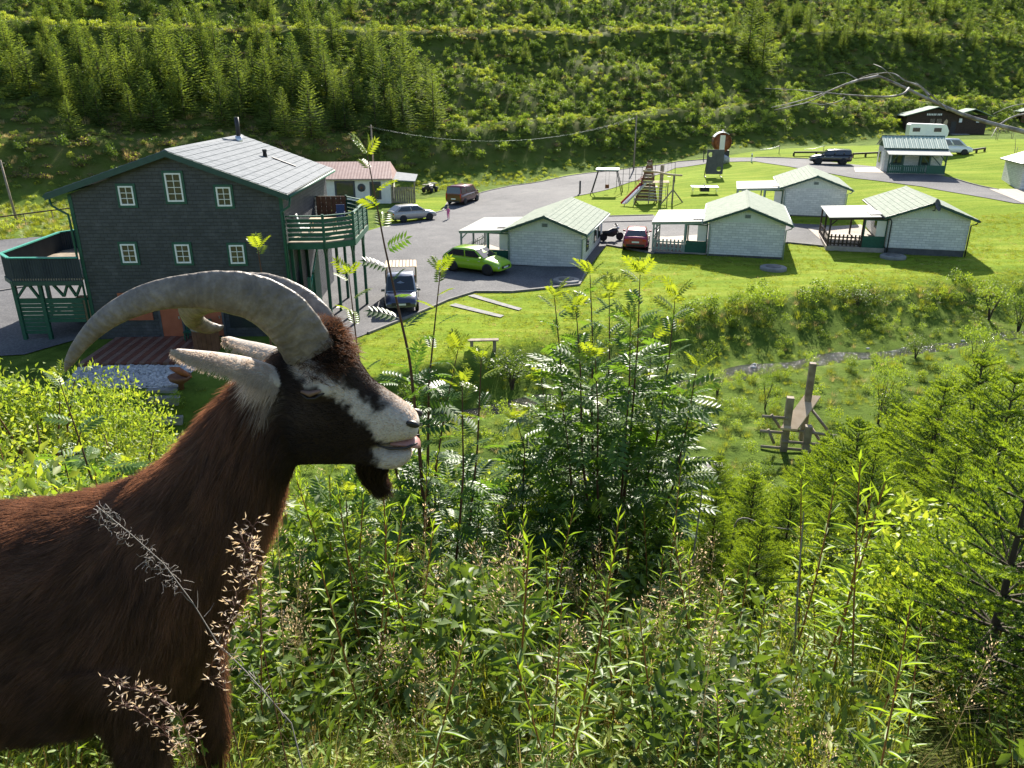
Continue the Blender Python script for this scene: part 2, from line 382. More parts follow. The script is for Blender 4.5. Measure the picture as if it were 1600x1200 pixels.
def conform(name, poly, dz, mats, step=.6, dens=.6):
    pts = []
    for i, p in enumerate(poly):
        q = poly[(i+1) % len(poly)]; L = math.hypot(q[0]-p[0], q[1]-p[1]); n = max(1, int(L/dens))
        pts += [(p[0]+(q[0]-p[0])*j/n, p[1]+(q[1]-p[1])*j/n) for j in range(n)]
    nb = len(pts)
    xs = [p[0] for p in pts]; ys = [p[1] for p in pts]
    gx, gy = np.meshgrid(np.arange(min(xs), max(xs), step), np.arange(min(ys), max(ys), step)); gx = gx.ravel(); gy = gy.ravel()
    k = inpoly(gx, gy, pts); allp = [Vector(p) for p in pts]+[Vector((a, b)) for a, b in zip(gx[k], gy[k])]
    vs, es, fs = geometry.delaunay_2d_cdt(allp, [], [list(range(nb))], 1, 1e-4)[:3]
    X = np.array([v[0] for v in vs]); Y = np.array([v[1] for v in vs]); Z = Hn(X, Y)+dz
    me = bpy.data.meshes.new(name); me.from_pydata(list(zip(X.tolist(), Y.tolist(), Z.tolist())), [], fs)
    for m in (mats if isinstance(mats, list) else [mats]): me.materials.append(m)
    for p in me.polygons: p.use_smooth = True
    if me.polygons and me.polygons[0].normal.z < 0: me.flip_normals()
    return link(name, me)
def build_ground():
    Yl = [-30.]; 
    while Yl[-1] < 330:
        y = Yl[-1]; Yl.append(y+(1.0 if y < -3 else .14 if y < 9 else .22 if y < 24 else .34 if y < 60 else .5 if y < 130 else 1.2 if y < 200 else 4))
    Yl = np.array(Yl); n = 260; u = np.linspace(-1, 1, n); u = u*(.55+.45*np.abs(u))
    hw = 26+1.25*np.maximum(Yl, 0)
    X = u[None, :]*hw[:, None]; Y = np.repeat(Yl[:, None], n, 1); Z = Hn(X, Y)
    V = np.stack([X, Y, Z], -1).reshape(-1, 3); r = len(Yl)
    i = np.arange((r-1)*n).reshape(r-1, n)[:, :-1].ravel(); F = np.stack([i, i+1, i+1+n, i+n], 1)
    me = mesh_np('ground', V, F, M['ground'], smooth=True)
    x, y = V[:, 0], V[:, 1]
    lw = inpoly(x+.5*fbm(x, y, .7, 2, 3), y+.5*fbm(x, y, .7, 2, 4), LAWN).astype(float)
    hl = sstep(1.0, 5, hill_s(x, y))
    nearf = sstep(23, 18, y)
    col = np.stack([lw, hl, nearf, np.ones_like(lw)], 1).astype(np.float32)
    a = me.color_attributes.new('zone', 'FLOAT_COLOR', 'POINT'); a.data.foreach_set('color', col.ravel())
    return tag(link('ground', me), kind='structure')
def ground_mat():
    m, t, out = nodes('ground_cover')
    at = N(t, 'ShaderNodeAttribute', attribute_name='zone'); sp = N(t, 'ShaderNodeSeparateColor'); t.links.new(at.outputs['Color'], sp.inputs[0])
    geo = N(t, 'ShaderNodeNewGeometry'); P = geo.outputs['Position']
    big = noise(t, .16, 5, .6, P); fine = noise(t, 5.0, 5, .7, P)
    mp = N(t, 'ShaderNodeMapping'); mp.inputs['Rotation'].default_value = (0, 0, R(14)); mp.inputs['Scale'].default_value = (.12, 1.1, 1); t.links.new(P, mp.inputs[0])
    mow = noise(t, 1.0, 4, .6, mp.outputs[0])
    lawn = ramp(t, mow, [(.36, (.10, .18, .014)), (.5, (.17, .25, .018)), (.64, (.31, .335, .05))])
    lawn = mixc(t, .30, lawn, ramp(t, big, [(.3, (.115, .195, .014)), (.7, (.24, .29, .03))]))
    lawn = mixc(t, ramp(t, noise(t, .9, 6, .75, P), [(.55, (0, 0, 0)), (.75, (.55, .55, .55))]), lawn, (.30, .29, .06))
    lawn = mixc(t, .35, lawn, ramp(t, fine, [(.3, (.045, .085, .008)), (.7, (.27, .34, .045))]))
    wild = ramp(t, noise(t, .8, 6, .65, P), [(.3, (.045, .075, .014)), (.55, (.10, .15, .024)), (.75, (.17, .19, .05))])
    hillc = ramp(t, noise(t, .3, 6, .7, P), [(.3, (.035, .05, .012)), (.5, (.075, .10, .02)), (.7, (.12, .115, .045))])
    soil = ramp(t, noise(t, 3, 6, .7, P), [(.3, (.05, .05, .02)), (.55, (.10, .11, .03)), (.75, (.20, .17, .10))])
    c = mixc(t, sp.outputs[1], wild, hillc); c = mixc(t, sp.outputs[2], c, soil); c = mixc(t, sp.outputs[0], c, lawn)
    p = N(t, 'ShaderNodeBsdfPrincipled', i_Roughness=.9); p.inputs['Specular IOR Level'].default_value = .02
    t.links.new(c, p.inputs['Base Color'])
    b1 = bump(t, noise(t, 7, 6, .75, P), .8, .10)
    t.links.new(b1, p.inputs['Normal']); t.links.new(p.outputs[0], out.inputs[0]); return m
def asphalt_mat():
    m, t, out = nodes('grey_gravelled_asphalt')
    geo = N(t, 'ShaderNodeNewGeometry'); P = geo.outputs['Position']
    c = ramp(t, noise(t, .5, 6, .65, P), [(.3, (.058, .058, .064)), (.5, (.10, .10, .105)), (.72, (.16, .156, .155))])
    sp = ramp(t, noise(t, 9, 4, .8, P), [(.3, (.045, .045, .05)), (.5, (.10, .10, .105)), (.68, (.24, .235, .23))])
    c = mixc(t, .5, c, sp)
    p = N(t, 'ShaderNodeBsdfPrincipled', i_Roughness=.85); p.inputs['Specular IOR Level'].default_value = .12
    t.links.new(c, p.inputs['Base Color']); t.links.new(bump(t, noise(t, 18, 3, .7, P), .5, .02), p.inputs['Normal'])
    t.links.new(p.outputs[0], out.inputs[0]); return m
def water_mat():
    m, t, out = nodes('shallow_stream_water')
    geo = N(t, 'ShaderNodeNewGeometry'); P = geo.outputs['Position']
    p = N(t, 'ShaderNodeBsdfPrincipled', i_Roughness=.10); p.inputs['Specular IOR Level'].default_value = .8
    t.links.new(ramp(t, noise(t, 1.6, 4, .6, P), [(.35, (.018, .018, .012)), (.7, (.05, .046, .034))]), p.inputs['Base Color'])
    t.links.new(bump(t, noise(t, 6, 5, .7, P), 1.0, .22), p.inputs['Normal'])
    t.links.new(p.outputs[0], out.inputs[0]); return m
M['ground'] = ground_mat(); M['asphalt'] = asphalt_mat(); M['water'] = water_mat()
build_ground()
tag(conform('asphalt_road', YARD, .05, M['asphalt'], .7, .7), kind='structure')
# stream
def stream_sheet():
    pts = []; P = [Vector((a, b)) for a, b in STREAM]
    dense = []
    for a, b in zip(P[:-1], P[1:]):
        n = max(1, int((b-a).length/.6)); dense += [a+(b-a)*i/n for i in range(n)]
    V = []; F = []
    for i, c in enumerate(dense):
        d = (dense[min(i+2, len(dense)-1)]-dense[max(i-2, 0)]).normalized(); nn = Vector((-d.y, d.x))
        wdt = .85+.25*math.sin(i*.7)+.2*math.sin(i*.23)
        zc = H(c.x, c.y)+.34
        for k in range(5):
            q = c+nn*(k/2-1)*wdt*1.25; V.append((q.x, q.y, zc))
        if i:
            b = len(V)-10
            for k in range(4): F.append((b+k, b+k+1, b+6+k, b+5+k))
    # even the fall of the water surface out
    z = np.array([v[2] for v in V]).reshape(-1, 5)[:, 0]; ker = np.ones(15)/15; zp = np.convolve(np.pad(z, 7, 'edge'), ker, 'valid')
    V = [(v[0], v[1], float(zp[i//5])) for i, v in enumerate(V)]
    return tag(link('stream_water', mesh_np('stream_water', V, F, M['water'], smooth=True)), kind='structure')
stream_sheet()
# kerbs along the edges that show one
def kerb(pts, wd=.14, hg=.12, m='kerb', dens=1.2):
    q = []
    for a, b in zip(pts[:-1], pts[1:]):
        n = max(1, int((Vector(b[:2])-Vector(a[:2])).length/dens)); q += [Vector(a)+(Vector(b)-Vector(a))*i/n for i in range(n)]
    q.append(Vector(pts[-1])); mb = MB(); rings = []
    for i, p in enumerate(q):
        d = (q[min(i+1, len(q)-1)]-q[max(i-1, 0)]); d.z = 0; d.normalize(); s = Vector((-d.y, d.x, 0))*wd/2; z = H(p.x, p.y)
        b = Vector((p.x, p.y, z))
        rings.append([b-s+Vector((0,0,-.1)), b+s+Vector((0,0,-.1)), b+s+Vector((0,0,hg)), b-s+Vector((0,0,hg))])
    mb.loft(rings, sm=False); return tag(mb.build('kerb', M[m]), kind='structure')
for line in ([(575,522),(640,496),(700,470),(742,457),(800,457),(905,446),(917,424)], [(948,384),(1022,397)], [(940,348),(1026,346)], [(940,339),(1020,337)], [(1230,380),(1300,387)],
             [(745,304),(800,291),(880,277),(990,263),(1060,253),(1130,247.5)], [(668,337),(692,330),(700,316)], [(1180,246.5),(1262,249)], [(1484,278),(1560,297)], [(0,456),(79,443),(130,432)]):
    kerb(gp(line))
def paved(name, pts, m='paver', dz=.075): return tag(conform(name, gp(pts), dz, M[m], .5, .5), kind='structure')
paved('paved_pad', [(1334,263),(1380,262),(1384,271),(1336,270)])
paved('paved_pad', [(1545,296),(1640,297),(1640,320),(1596,318)])
paved('paved_pad', [(1030,372),(1090,368),(1100,392),(1026,394)])
paved('paved_pad', [(1262,358),(1345,352),(1382,384),(1296,386)])
for L in ([(741,461),(816,483),(811,486),(731,463)], [(712,475),(788,494),(782,497),(702,478)]):
    paved('wheel_track_slab', L, 'concrete', .05)
paved('footpath', [(560,786),(640,770),(700,764),(800,762),(1000,750),(1130,738),(1128,724),(1000,736),(800,748),(700,752),(640,758),(560,772)], 'kerb', .05)
# ------------------------------------------------------------------ the big house
def window(parent, x, z, wd, ht, nx=2, nz=3, y=0.0, face=-1, trim='green', frame='white', depth=.07, casing=True):
    """window facing -y (local); centre x,z. window > frame (with glazing bars), pane, casing"""
    w0 = bpy.data.objects.new('window', None); C.objects.link(w0); w0.parent = parent; w0.location = (x, y, z)
    a, b = wd/2, ht/2; t = .055
    if casing:
        mb = MB(); c = .11
        for (x0, x1, z0, z1) in ((-a-c, -a, -b-c, b+c), (a, a+c, -b-c, b+c), (-a, a, b, b+c), (-a, a, -b-c, -b)): mb.box(x0, x1, -.05, .0, z0, z1)
        mb.build('casing', M[trim], w0)
    mb = MB()
    for (x0, x1, z0, z1) in ((-a, -a+t*1.3, -b, b), (a-t*1.3, a, -b, b), (-a+t*1.3, a-t*1.3, b-t*1.3, b), (-a+t*1.3, a-t*1.3, -b, -b+t*1.3)): mb.box(x0, x1, -depth, -.002, z0, z1)
    mb.build('frame', M[frame], w0)
    if nx*nz > 1:
        g = MB(); iw, ih = 2*a-2.6*t, 2*b-2.6*t
        for i in range(1, nx): xx = -iw/2+iw*i/nx; g.box(xx-.014, xx+.014, -depth+.015, -.012, -ih/2, ih/2)
        for j in range(1, nz): zz = -ih/2+ih*j/nz; g.box(-iw/2, iw/2, -depth+.017, -.014, zz-.014, zz+.014)
        g.build('glazing_bar', M[frame], w0)
    MB().box(-a+t*1.3, a-t*1.3, -.024, -.006, -b+t*1.3, b-t*1.3).build('pane', M['pane'], w0)
    return w0
HR = R(2.5)
house = thing('house', 'large dark slate-clad house with grey metal roof and green trim behind the goat', 'house', (-16.22, 37.2, .25), HR)
XL, XR, LY, ZE, ZA = -4.72, 5.22, 11.4, 7.12, 8.92
mb = MB(); mb.prism([(XL, -.8), (XR, -.8), (XR, ZE), (.25, ZA), (XL, ZE)], 'y', 0, LY); mb.build('wall', M['slate'], house)
mb = MB(); mb.box(XL-.03, XL+.14, -.03, .1, -.4, ZE); mb.build('corner_board', M['green'], house)
mb = MB(); mb.box(XR-.14, XR+.03, -.03, .1, -.4, ZE); mb.build('corner_board', M['green'], house)
for x, z in ((-2.37, 4.31), (.2, 4.27), (2.8, 4.22)): window(house, x, z, .7, .92)
for x, z in ((-2.0, 7.05), (2.53, 6.98)): window(house, x, z, .68, .9)
window(house, .27, 7.42, .76, 1.32, 2, 4)
# roof: two slabs, verge boards, a laid skin of tiles
RX0, RX1, RY0, RY1, AX, AZ = -5.55, 5.62, -.45, 12.0, .25, 9.12
zl, zr = 7.2, 7.12
rf = bpy.data.objects.new('roof', None); C.objects.link(rf); rf.parent = house
def roof_slab(mb, x0, z0, x1, z1, y0, y1, th): mb.prism([(x0, z0), (x1, z1), (x1, z1-th), (x0, z0-th)], 'y', y0, y1)
mb = MB(); roof_slab(mb, RX0, zl, AX, AZ, RY0, RY1, .10); roof_slab(mb, AX, AZ, RX1, zr, RY0, RY1, .10); mb.build('roof_deck', M['roof_under'], rf)
mb = MB()
for (x0, z0, x1, z1) in ((RX0-.02, zl+.01, AX, AZ+.02), (AX, AZ+.02, RX1+.02, zr+.01)):
    mb.prism([(x0, z0-.02), (x1, z1-.02), (x1, z1-.30), (x0, z0-.30)], 'y', RY0-.06, RY0-.005)
mb.build('verge_board', M['verge'], rf)
mb = MB()                                            # tiles: small, joined
nyt, nxt = 26, 13
for side in (0, 1):
    xa, za, xb, zb = (AX, AZ, RX1, zr) if side else (AX, AZ, RX0, zl)
    for i in range(nxt):
        for j in range(nyt):
            u0, u1 = i/nxt, (i+.97)/nxt; y0 = RY0+(RY1-RY0)*j/nyt+.01; y1 = RY0+(RY1-RY0)*(j+1)/nyt-.015
            dz = .012+.006*rnd.random(); lift = .02
            p = lambda u, y, h: (xa+(xb-xa)*u, y, za+(zb-za)*u+h)
            v = [p(u0, y0, dz), p(u1, y0, dz+lift), p(u1, y1, dz+lift), p(u0, y1, dz), p(u0, y0, -.01), p(u1, y0, -.01), p(u1, y1, -.01), p(u0, y1, -.01)]
            mb.add(v, [(0,1,2,3),(0,4,5,1),(1,5,6,2),(2,6,7,3),(3,7,4,0)])
tag(mb.build('roof_tile', M['roof_tile'], rf), kind='stuff')
mb = MB(); mb.prism([(AX-.16, AZ-.03), (AX, AZ+.07), (AX+.16, AZ-.03)], 'y', RY0-.02, RY1); mb.build('ridge_cap', M['roof_tile'], rf)
mb = MB(); mb.tube([(.75, 9.6, 8.7), (.75, 9.6, 9.22)], .2, 12); mb.build('flue_collar', M['steel'], rf)
mb = MB(); mb.tube([(.75, 9.6, 9.22), (.75, 9.6, 10.25)], .13, 12); mb.build('flue_pipe', M['black'], rf)
mb = MB(); mb.lathe([(.26, 7.9), (.14, 8.12), (.10, 8.5), (.13, 8.5), (.13, 8.62)], 10, (2.72, 7.4, 0)); mb.build('vent_pipe', M['black'], rf)
mb = MB()
for (a, b) in (((3.0, 7.75), (4.3, 6.75)),):
    za = AZ+(zr-AZ)*(a[0]-AX)/(RX1-AX)+.05; zb = AZ+(zr-AZ)*(b[0]-AX)/(RX1-AX)+.05
    mb.bar((a[0], a[1], za), (b[0], b[1]+.9, zb), .12, .08)
mb.build('roof_step', M['black'], rf)
# gutters and downpipes
mb = MB(); mb.tube([(RX0-.06, RY0, zl-.12), (RX0-.06, RY1, zl-.12)], .08, 8); mb.build('gutter', M['green'], house)
mb = MB(); mb.tube([(RX1+.05, RY0, zr-.12), (RX1+.05, RY1, zr-.12)], .08, 8); mb.build('gutter', M['green'], house)
mb = MB(); mb.tube([(RX0-.02, -.12, zl-.16), (RX0+.02, -.12, zl-.55), (RX0+.3, -.12, zl-.75), (XL-.12, -.12, zl-1.0), (XL-.1, -.12, zl-1.3), (XL-.1, -.12, .1)], .055, 8); mb.build('downpipe', M['green'], house)
mb = MB(); mb.tube([(RX1+.03, -.12, zr-.18), (RX1-.05, -.12, zr-.6), (XR-.05, -.12, zr-.85), (XR-.05, -.12, zr-1.2), (XR-.05, -.12, .1)], .055, 8); mb.build('downpipe', M['green'], house)
# ground floor, facing the terrace
mb = MB(); mb.box(-3.3, -1.75, -.05, -.004, .95, 2.35); mb.build('wall_panel', M['door_red'], house)
for x in (-.85, 1.15):
    d = MB().box(x-.5, x+.5, -.07, -.004, .1, 2.05).build('door', M['door_red'], house)
    mb = MB()
    for (x0, x1, z0, z1) in ((-.6, -.5, .1, 2.15), (.5, .6, .1, 2.15), (-.5, .5, 2.05, 2.15)): mb.box(x+x0, x+x1, -.09, -.003, z0, z1)
    mb.build('door_frame', M['plinth'], d)
    MB().box(x+.36, x+.42, -.11, -.071, 1.0, 1.14).build('handle', M['steel'], d)
MB().box(2.0, 4.2, -.045, -.004, .5, 2.05).build('dark_window_panel', M['pane'], house)
for x, z in ((2.35, 1.45), (2.95, 1.55), (3.3, 1.2)): MB().box(x-.14, x+.14, -.055, -.046, z-.17, z+.17).build('wall_notice', M['white'], house)
# right balcony
bal = bpy.data.objects.new('balcony', None); C.objects.link(bal); bal.parent = house
BP = [(5.22, .35), (7.0, .35), (8.32, 1.3), (8.36, 5.9), (7.0, 7.65), (5.22, 7.7)]
FZ = 4.72
mb = MB(); mb.prism(BP, 'z', FZ-.1, FZ); mb.build('floor', M['wood'], bal)
def seg(k): return Vector((*BP[k], 0)), Vector((*BP[k+1], 0))
for k in range(5):
    a, b = seg(k); d = (b-a).normalized(); a2, b2 = a+d*.03, b-d*.03
    MB().bar(a+Vector((0,0,FZ-.2)), b+Vector((0,0,FZ-.2)), .12, .3).build('edge_beam', M['green'], bal)
    for i in range(5):
        z = FZ+.14+i*.225
        MB().bar(a2+Vector((0,0,z)), b2+Vector((0,0,z)), .03, .165).build('rail_board', M['green'], bal)
    MB().bar(a+Vector((0,0,FZ+1.26)), b+Vector((0,0,FZ+1.26)), .13, .05).build('handrail', M['green'], bal)
for k in range(1, 5):
    p = Vector((*BP[k], 0)); MB().bar(p+Vector((0,0,FZ-.3)), p+Vector((0,0,FZ+1.34)), .12).build('rail_post', M['green'], bal)
for q in ((8.33, 2.8), (8.35, 4.4)): MB().bar((*q, FZ-.2), (*q, FZ+1.34), .1).build('rail_post', M['green'], bal)
for (x, y) in ((6.7, 2.0), (8.05, 2.3), (8.1, 5.6), (6.8, 7.0), (6.8, 4.4)):
    MB().bar((x, y, -.3), (x, y, FZ-.1), .15).build('support_post', M['green'], bal)
    for dx, dy in ((.0, .75), (0, -.75)):
        MB().bar((x+.01, y+dy*.08, FZ-1.15), (x+.01, y+dy, FZ-.12), .09).build('brace', M['green'], bal)
for (x0, x1) in ((5.3, 8.2),):
    for y in (2.0, 5.0, 7.0): MB().box(x0, x1, y-.06, y+.06, FZ-.26, FZ-.101).build('joist', M['green'], bal)
# slatted privacy screen, stair screen and posts on the right wall at ground level
for i in range(6): MB().box(5.3+i*.285, 5.56+i*.285, 7.55, 7.6, FZ+.0, FZ+1.3).build('screen_board', M['brown'], bal)
st = bpy.data.objects.new('stair_screen', None); C.objects.link(st); st.parent = house
for i in range(9):
    y = .6+i*.32; zt = 2.6 if i < 3 else 2.6+(i-3)*.26
    MB().box(5.95, 6.0, y, y+.3, .1+(i*.05), min(zt, 3.9)).build('screen_board', M['green'], st)
MB().bar((5.98, .5, 2.05), (5.98, 3.6, 4.0), .07, .09).build('handrail', M['teal'], st)
for y in (.55, 1.7): MB().bar((6.02, y, 0), (6.02, y, 2.9), .14).build('screen_post', M['green'], st)
for y in (.6, 2.2, 4.0): MB().bar((5.3, y, 0), (5.3, y, FZ-.2), .14).build('wall_post', M['green'], house)
# left balcony with ribbed parapet
lb = bpy.data.objects.new('balcony', None); C.objects.link(lb); lb.parent = house
LP = [(-4.75, -.22), (-8.05, -.2), (-9.05, .95), (-9.2, 7.0), (-8.6, 7.8), (-4.75, 7.8)]
mb = MB(); mb.prism(list(reversed(LP)), 'z', 3.05, 3.15); mb.build('floor', M['wood'], lb)
for k in range(5):
    a, b = Vector((*LP[k], 0)), Vector((*LP[k+1], 0)); d = (b-a).normalized(); L = (b-a).length; n = max(2, int(L/.12)); s = Vector((-d.y, d.x, 0))
    pts = []; back = []
    for i in range(n*2+1):
        q = a+d*L*i/(n*2); off = .02*(1 if i % 2 else -1); pts.append(q+s*off); back.append(q+s*(off+.012))
    vs = [p+Vector((0,0,3.0)) for p in pts]+[p+Vector((0,0,4.14)) for p in pts]; m_ = len(pts)
    MB().add(vs, [(i, i+1, m_+i+1, m_+i) for i in range(m_-1)]).build('ribbed_panel', M['darkcorr'], lb)
    MB().bar(a+Vector((0,0,4.17)), b+Vector((0,0,4.17)), .16, .06).build('top_rail', M['teal'], lb)
    MB().bar(a+Vector((0,0,2.92)), b+Vector((0,0,2.92)), .12, .22).build('edge_beam', M['verge'], lb)
lx = [(-8.2, .0), (-6.95, .0), (-8.95, 4.2), (-8.3, 7.4)]
for (x, y) in lx: MB().bar((x, y, -.3), (x, y, 3.0), .17).build('support_post', M['green'], lb)
for a, b in (((-8.2, .0, 2.1), (-7.55, .0, 2.85)), ((-7.1, .02, 2.1), (-7.5, .02, 2.85)), ((-5.9, .02, 2.2), (-6.35, .02, 2.85)), ((-5.9, .02, 2.2), (-5.6, .02, 2.85)), ((-5.3, .02, 2.2), (-5.6, .02, 2.85)), ((-5.3, .02, 2.2), (-4.95, .02, 2.85))):
    MB().bar(a, b, .13, .1).build('brace', M['green'], lb)
MB().bar((-8.3, .02, 2.06), (-4.8, .02, 2.06), .1, .1).build('mid_rail', M['green'], lb)
for i in range(9):
    MB().box(-8.12, -6.98, -.02, .02, .3+i*.195, .3+i*.195+.17).build('lattice_board', M['green'], lb)
    if i > 2: MB().box(-6.9, -5.05, -.02, .02, .3+i*.195, .3+i*.195+.17).build('lattice_board', M['green'], lb)
MB().box(-7.0, -5.2, 2.6, 3.6, .2, 1.35).build('log_stack_box', M['pine'], lb)
# terrace in front: planks, bench, tub, gravel bed, steps
ter = thing('terrace', 'red-brown planked terrace in front of the dark house', 'terrace', (-16.22, 37.2, .25), HR)
for i in range(17):
    x = -3.72+i*.272; MB().box(x, x+.255, -4.1, -.1, -.08, .1).build('plank', M['plank1'] if i % 2 else M['plank2'], ter)
MB().box(-3.75, .9, -4.06, -.15, -.6, -.085).build('base', M['plinth'], ter)
tub = thing('wooden_tub', 'tall brown wooden barrel tub at the end of the terrace', 'tub', (-14.75, 35.35, .12), HR)
for i in range(18):
    t0 = 2*math.pi*i/18; r = .62; mb = MB(); q = [(r*math.cos(t0+s*.165), r*math.sin(t0+s*.165)) for s in (-1, 1)]; q2 = [((r-.06)*math.cos(t0+s*.165), (r-.06)*math.sin(t0+s*.165)) for s in (1, -1)]
    mb.prism(q+q2, 'z', 0, 1.15); mb.build('stave', M['brown'], tub)
MB().lathe([(.55, .05), (.55, 1.1)], 18).build('liner', M['black'], tub)
MB().lathe([(.64, 1.152), (.64, 1.2), (.1, 1.24)], 18).build('lid', M['wood'], tub)
be = thing('bench', 'dark slatted bench against the house wall on the terrace', 'bench', (-15.6, 36.7, .35), HR)
for i in range(3): MB().box(-.65, .65, -.42+i*.15, -.30+i*.15, .42, .46).build('seat_slat', M['green'], be)
for i in range(3): MB().box(-.65, .65, .06, .1, .55+i*.16, .67+i*.16).build('back_slat', M['green'], be)
for x in (-.6, .6):
    MB().bar((x, -.36, 0), (x, -.36, .42), .06).build('leg', M['green'], be); MB().bar((x, .04, 0), (x, .04, 1.0), .06).build('leg', M['green'], be)
def local_h(x, y): return (-16.22+x*math.cos(HR)-y*math.sin(HR), 37.2+x*math.sin(HR)+y*math.cos(HR))
gb = [Vector((*local_h(x, y), 0)) for x, y in ((-3.7, -4.15), (1.75, -4.3), (1.75, -6.9), (-3.2, -6.9))]
tag(conform('gravel_bed', gb, .03, M['whitestone'], .5, .5), 'bed of pale gravel stones in front of the terrace', kind='structure')
pts = []
for i in range(1500):
    x = rnd.uniform(-3.3, 1.7); y = rnd.uniform(-6.8, -4.2); X, Y = local_h(x, y); pts.append((X, Y))
pa = np.array(pts); pz = Hn(pa[:, 0], pa[:, 1])+.05; ico = bmesh.new(); bmesh.ops.create_icosphere(ico, subdivisions=1, radius=1)
iv = np.array([v.co[:] for v in ico.verts]); fi = np.array([[v.index for v in f.verts] for f in ico.faces]); ico.free()
def stones(name, P, rmin, rmax, m, flat=.6, seed=3):
    g = np.random.default_rng(seed); n = len(P); sc = g.uniform(rmin, rmax, (n, 1, 1))*np.stack([g.uniform(.7, 1.3, n), g.uniform(.7, 1.3, n), np.full(n, flat)], 1)[:, None, :]
    V = (iv[None]*(1+.18*g.standard_normal((n, len(iv), 1))))*sc; a = g.uniform(0, 6.28, n); c, s = np.cos(a)[:, None], np.sin(a)[:, None]
    V = np.stack([V[..., 0]*c-V[..., 1]*s, V[..., 0]*s+V[..., 1]*c, V[..., 2]], -1)+P[:, None, :]
    F = (fi[None]+(np.arange(n)*len(iv))[:, None, None]).reshape(-1, 3)
    return link(name, mesh_np(name, V.reshape(-1, 3), F, m))
tag(stones('gravel', np.column_stack([pa, pz]), .05, .13, M['whitestone']), 'loose pale stones filling the bed in front of the terrace', 'gravel', kind='stuff')
sp = thing('garden_steps', 'stone block steps leading down from the terrace garden', 'steps', (*local_h(1.2, -7.2), .0), HR)
for i in range(9):
    x0, y0 = i*.21, -i*.47; wx, wy = local_h(1.2+x0, -7.2+y0); z = H(wx, wy)+.1
    MB().box(x0-.62, x0+.62, y0-.16, y0+.16, z-.35, z).build('step', M['concrete'], sp, .02)
fp = thing('fire_bowl', 'rusty bird-shaped fire bowl beside the stone steps', 'fire bowl', (*local_h(1.95, -7.05), H(*local_h(1.95, -7.05))), HR)
MB().lathe([(.1, .0), (.12, .25), (.42, .45), (.48, .62), (.44, .62), (.3, .48), (.0, .42)], 16).build('bowl', M['brown'], fp)
M['rust'] = mat('rusty_steel', (.17, .05, .015), (.30, .10, .03), 5, .7)
MB().loft([[(-.35+.02*j, .05*math.cos(a), .95+.05*math.sin(a)) for a in (0, 1.57, 3.14, 4.71)] for j in range(1)]+[[(x, r*math.cos(a), z+r*math.sin(a)) for a in (0, 1.57, 3.14, 4.71)] for x, z, r in ((-.2, .9, .12), (.05, .8, .2), (.3, .66, .16), (.5, .55, .04))]).build('ornament', M['rust'], fp)
# balcony furniture
def plain_chair(name, label, loc, rz, m, back=.55):
    t = thing(name, label, 'chair', loc, rz)
    MB().box(-.24, .24, -.24, .24, .40, .44).build('seat', m, t, .01)
    MB().prism([(.2, .44), (.25, .44), (.38, .44+back), (.33, .44+back)], 'x', -.23, .23).build('backrest', m, t)
    for sx in (-.2, .2):
        for sy in (-.2, .2): MB().bar((sx, sy, 0), (sx, sy, .4), .045).build('leg', m, t)
        MB().box(sx*1.15-.03, sx*1.15+.03, -.24, .22, .6, .63).build('armrest', m, t)
    return t
hz = .25+FZ
def bpos(x, y): a, b = local_h(x, y); return (a, b, hz)
plain_chair('garden_chair', 'white plastic chair on the balcony by the house wall', bpos(5.75, 1.9), R(100), M['paleplastic'], .7)
plain_chair('garden_chair', 'dark blue chair on the balcony against the slatted screen', bpos(6.9, 6.0), R(10), M['blueplastic'])
tb = thing('balcony_table', 'pale wooden table on the balcony of the dark house', 'table', bpos(6.5, 2.9), HR)
for i in range(5): MB().box(-.7, .7, -.45+i*.18, -.29+i*.18, .70, .74).build('top_board', M['pine'], tb)
for sx in (-.6, .6):
    for sy in (-.35, .35): MB().bar((sx, sy, 0), (sx, sy, .7), .06).build('leg', M['pine'], tb)
for i, (x, y) in enumerate(((7.95, 4.9), (8.0, 3.6))):
    pl = thing('planter', ('potted plant on the balcony nearest the parked cars', 'potted plant on the balcony in the middle of the side railing')[i], 'planter', bpos(x, y), 0)
    MB().lathe([(.14, 0), (.2, .32), (.17, .32), (.1, .25)], 12).build('pot', M['rust'], pl)
    mb = MB()
    for j in range(40):
        a = rnd.uniform(0, 6.28); r = rnd.uniform(.05, .3); z = rnd.uniform(.35, .95); p = Vector((r*math.cos(a), r*math.sin(a), z)); q = Vector((rnd.uniform(-1, 1), rnd.uniform(-1, 1), rnd.uniform(-.3, .8)))*.13
        o = q.cross(Vector((0, 0, 1)))*.4; mb.add([p, p+q*.5+o, p+q, p+q*.5-o], [(0, 1, 2, 3)])
    M.setdefault('herb', leafmat('herb_leaf', (.07, .12, .02), (.14, .20, .035))); mb.build('leaves', M['herb'], pl)
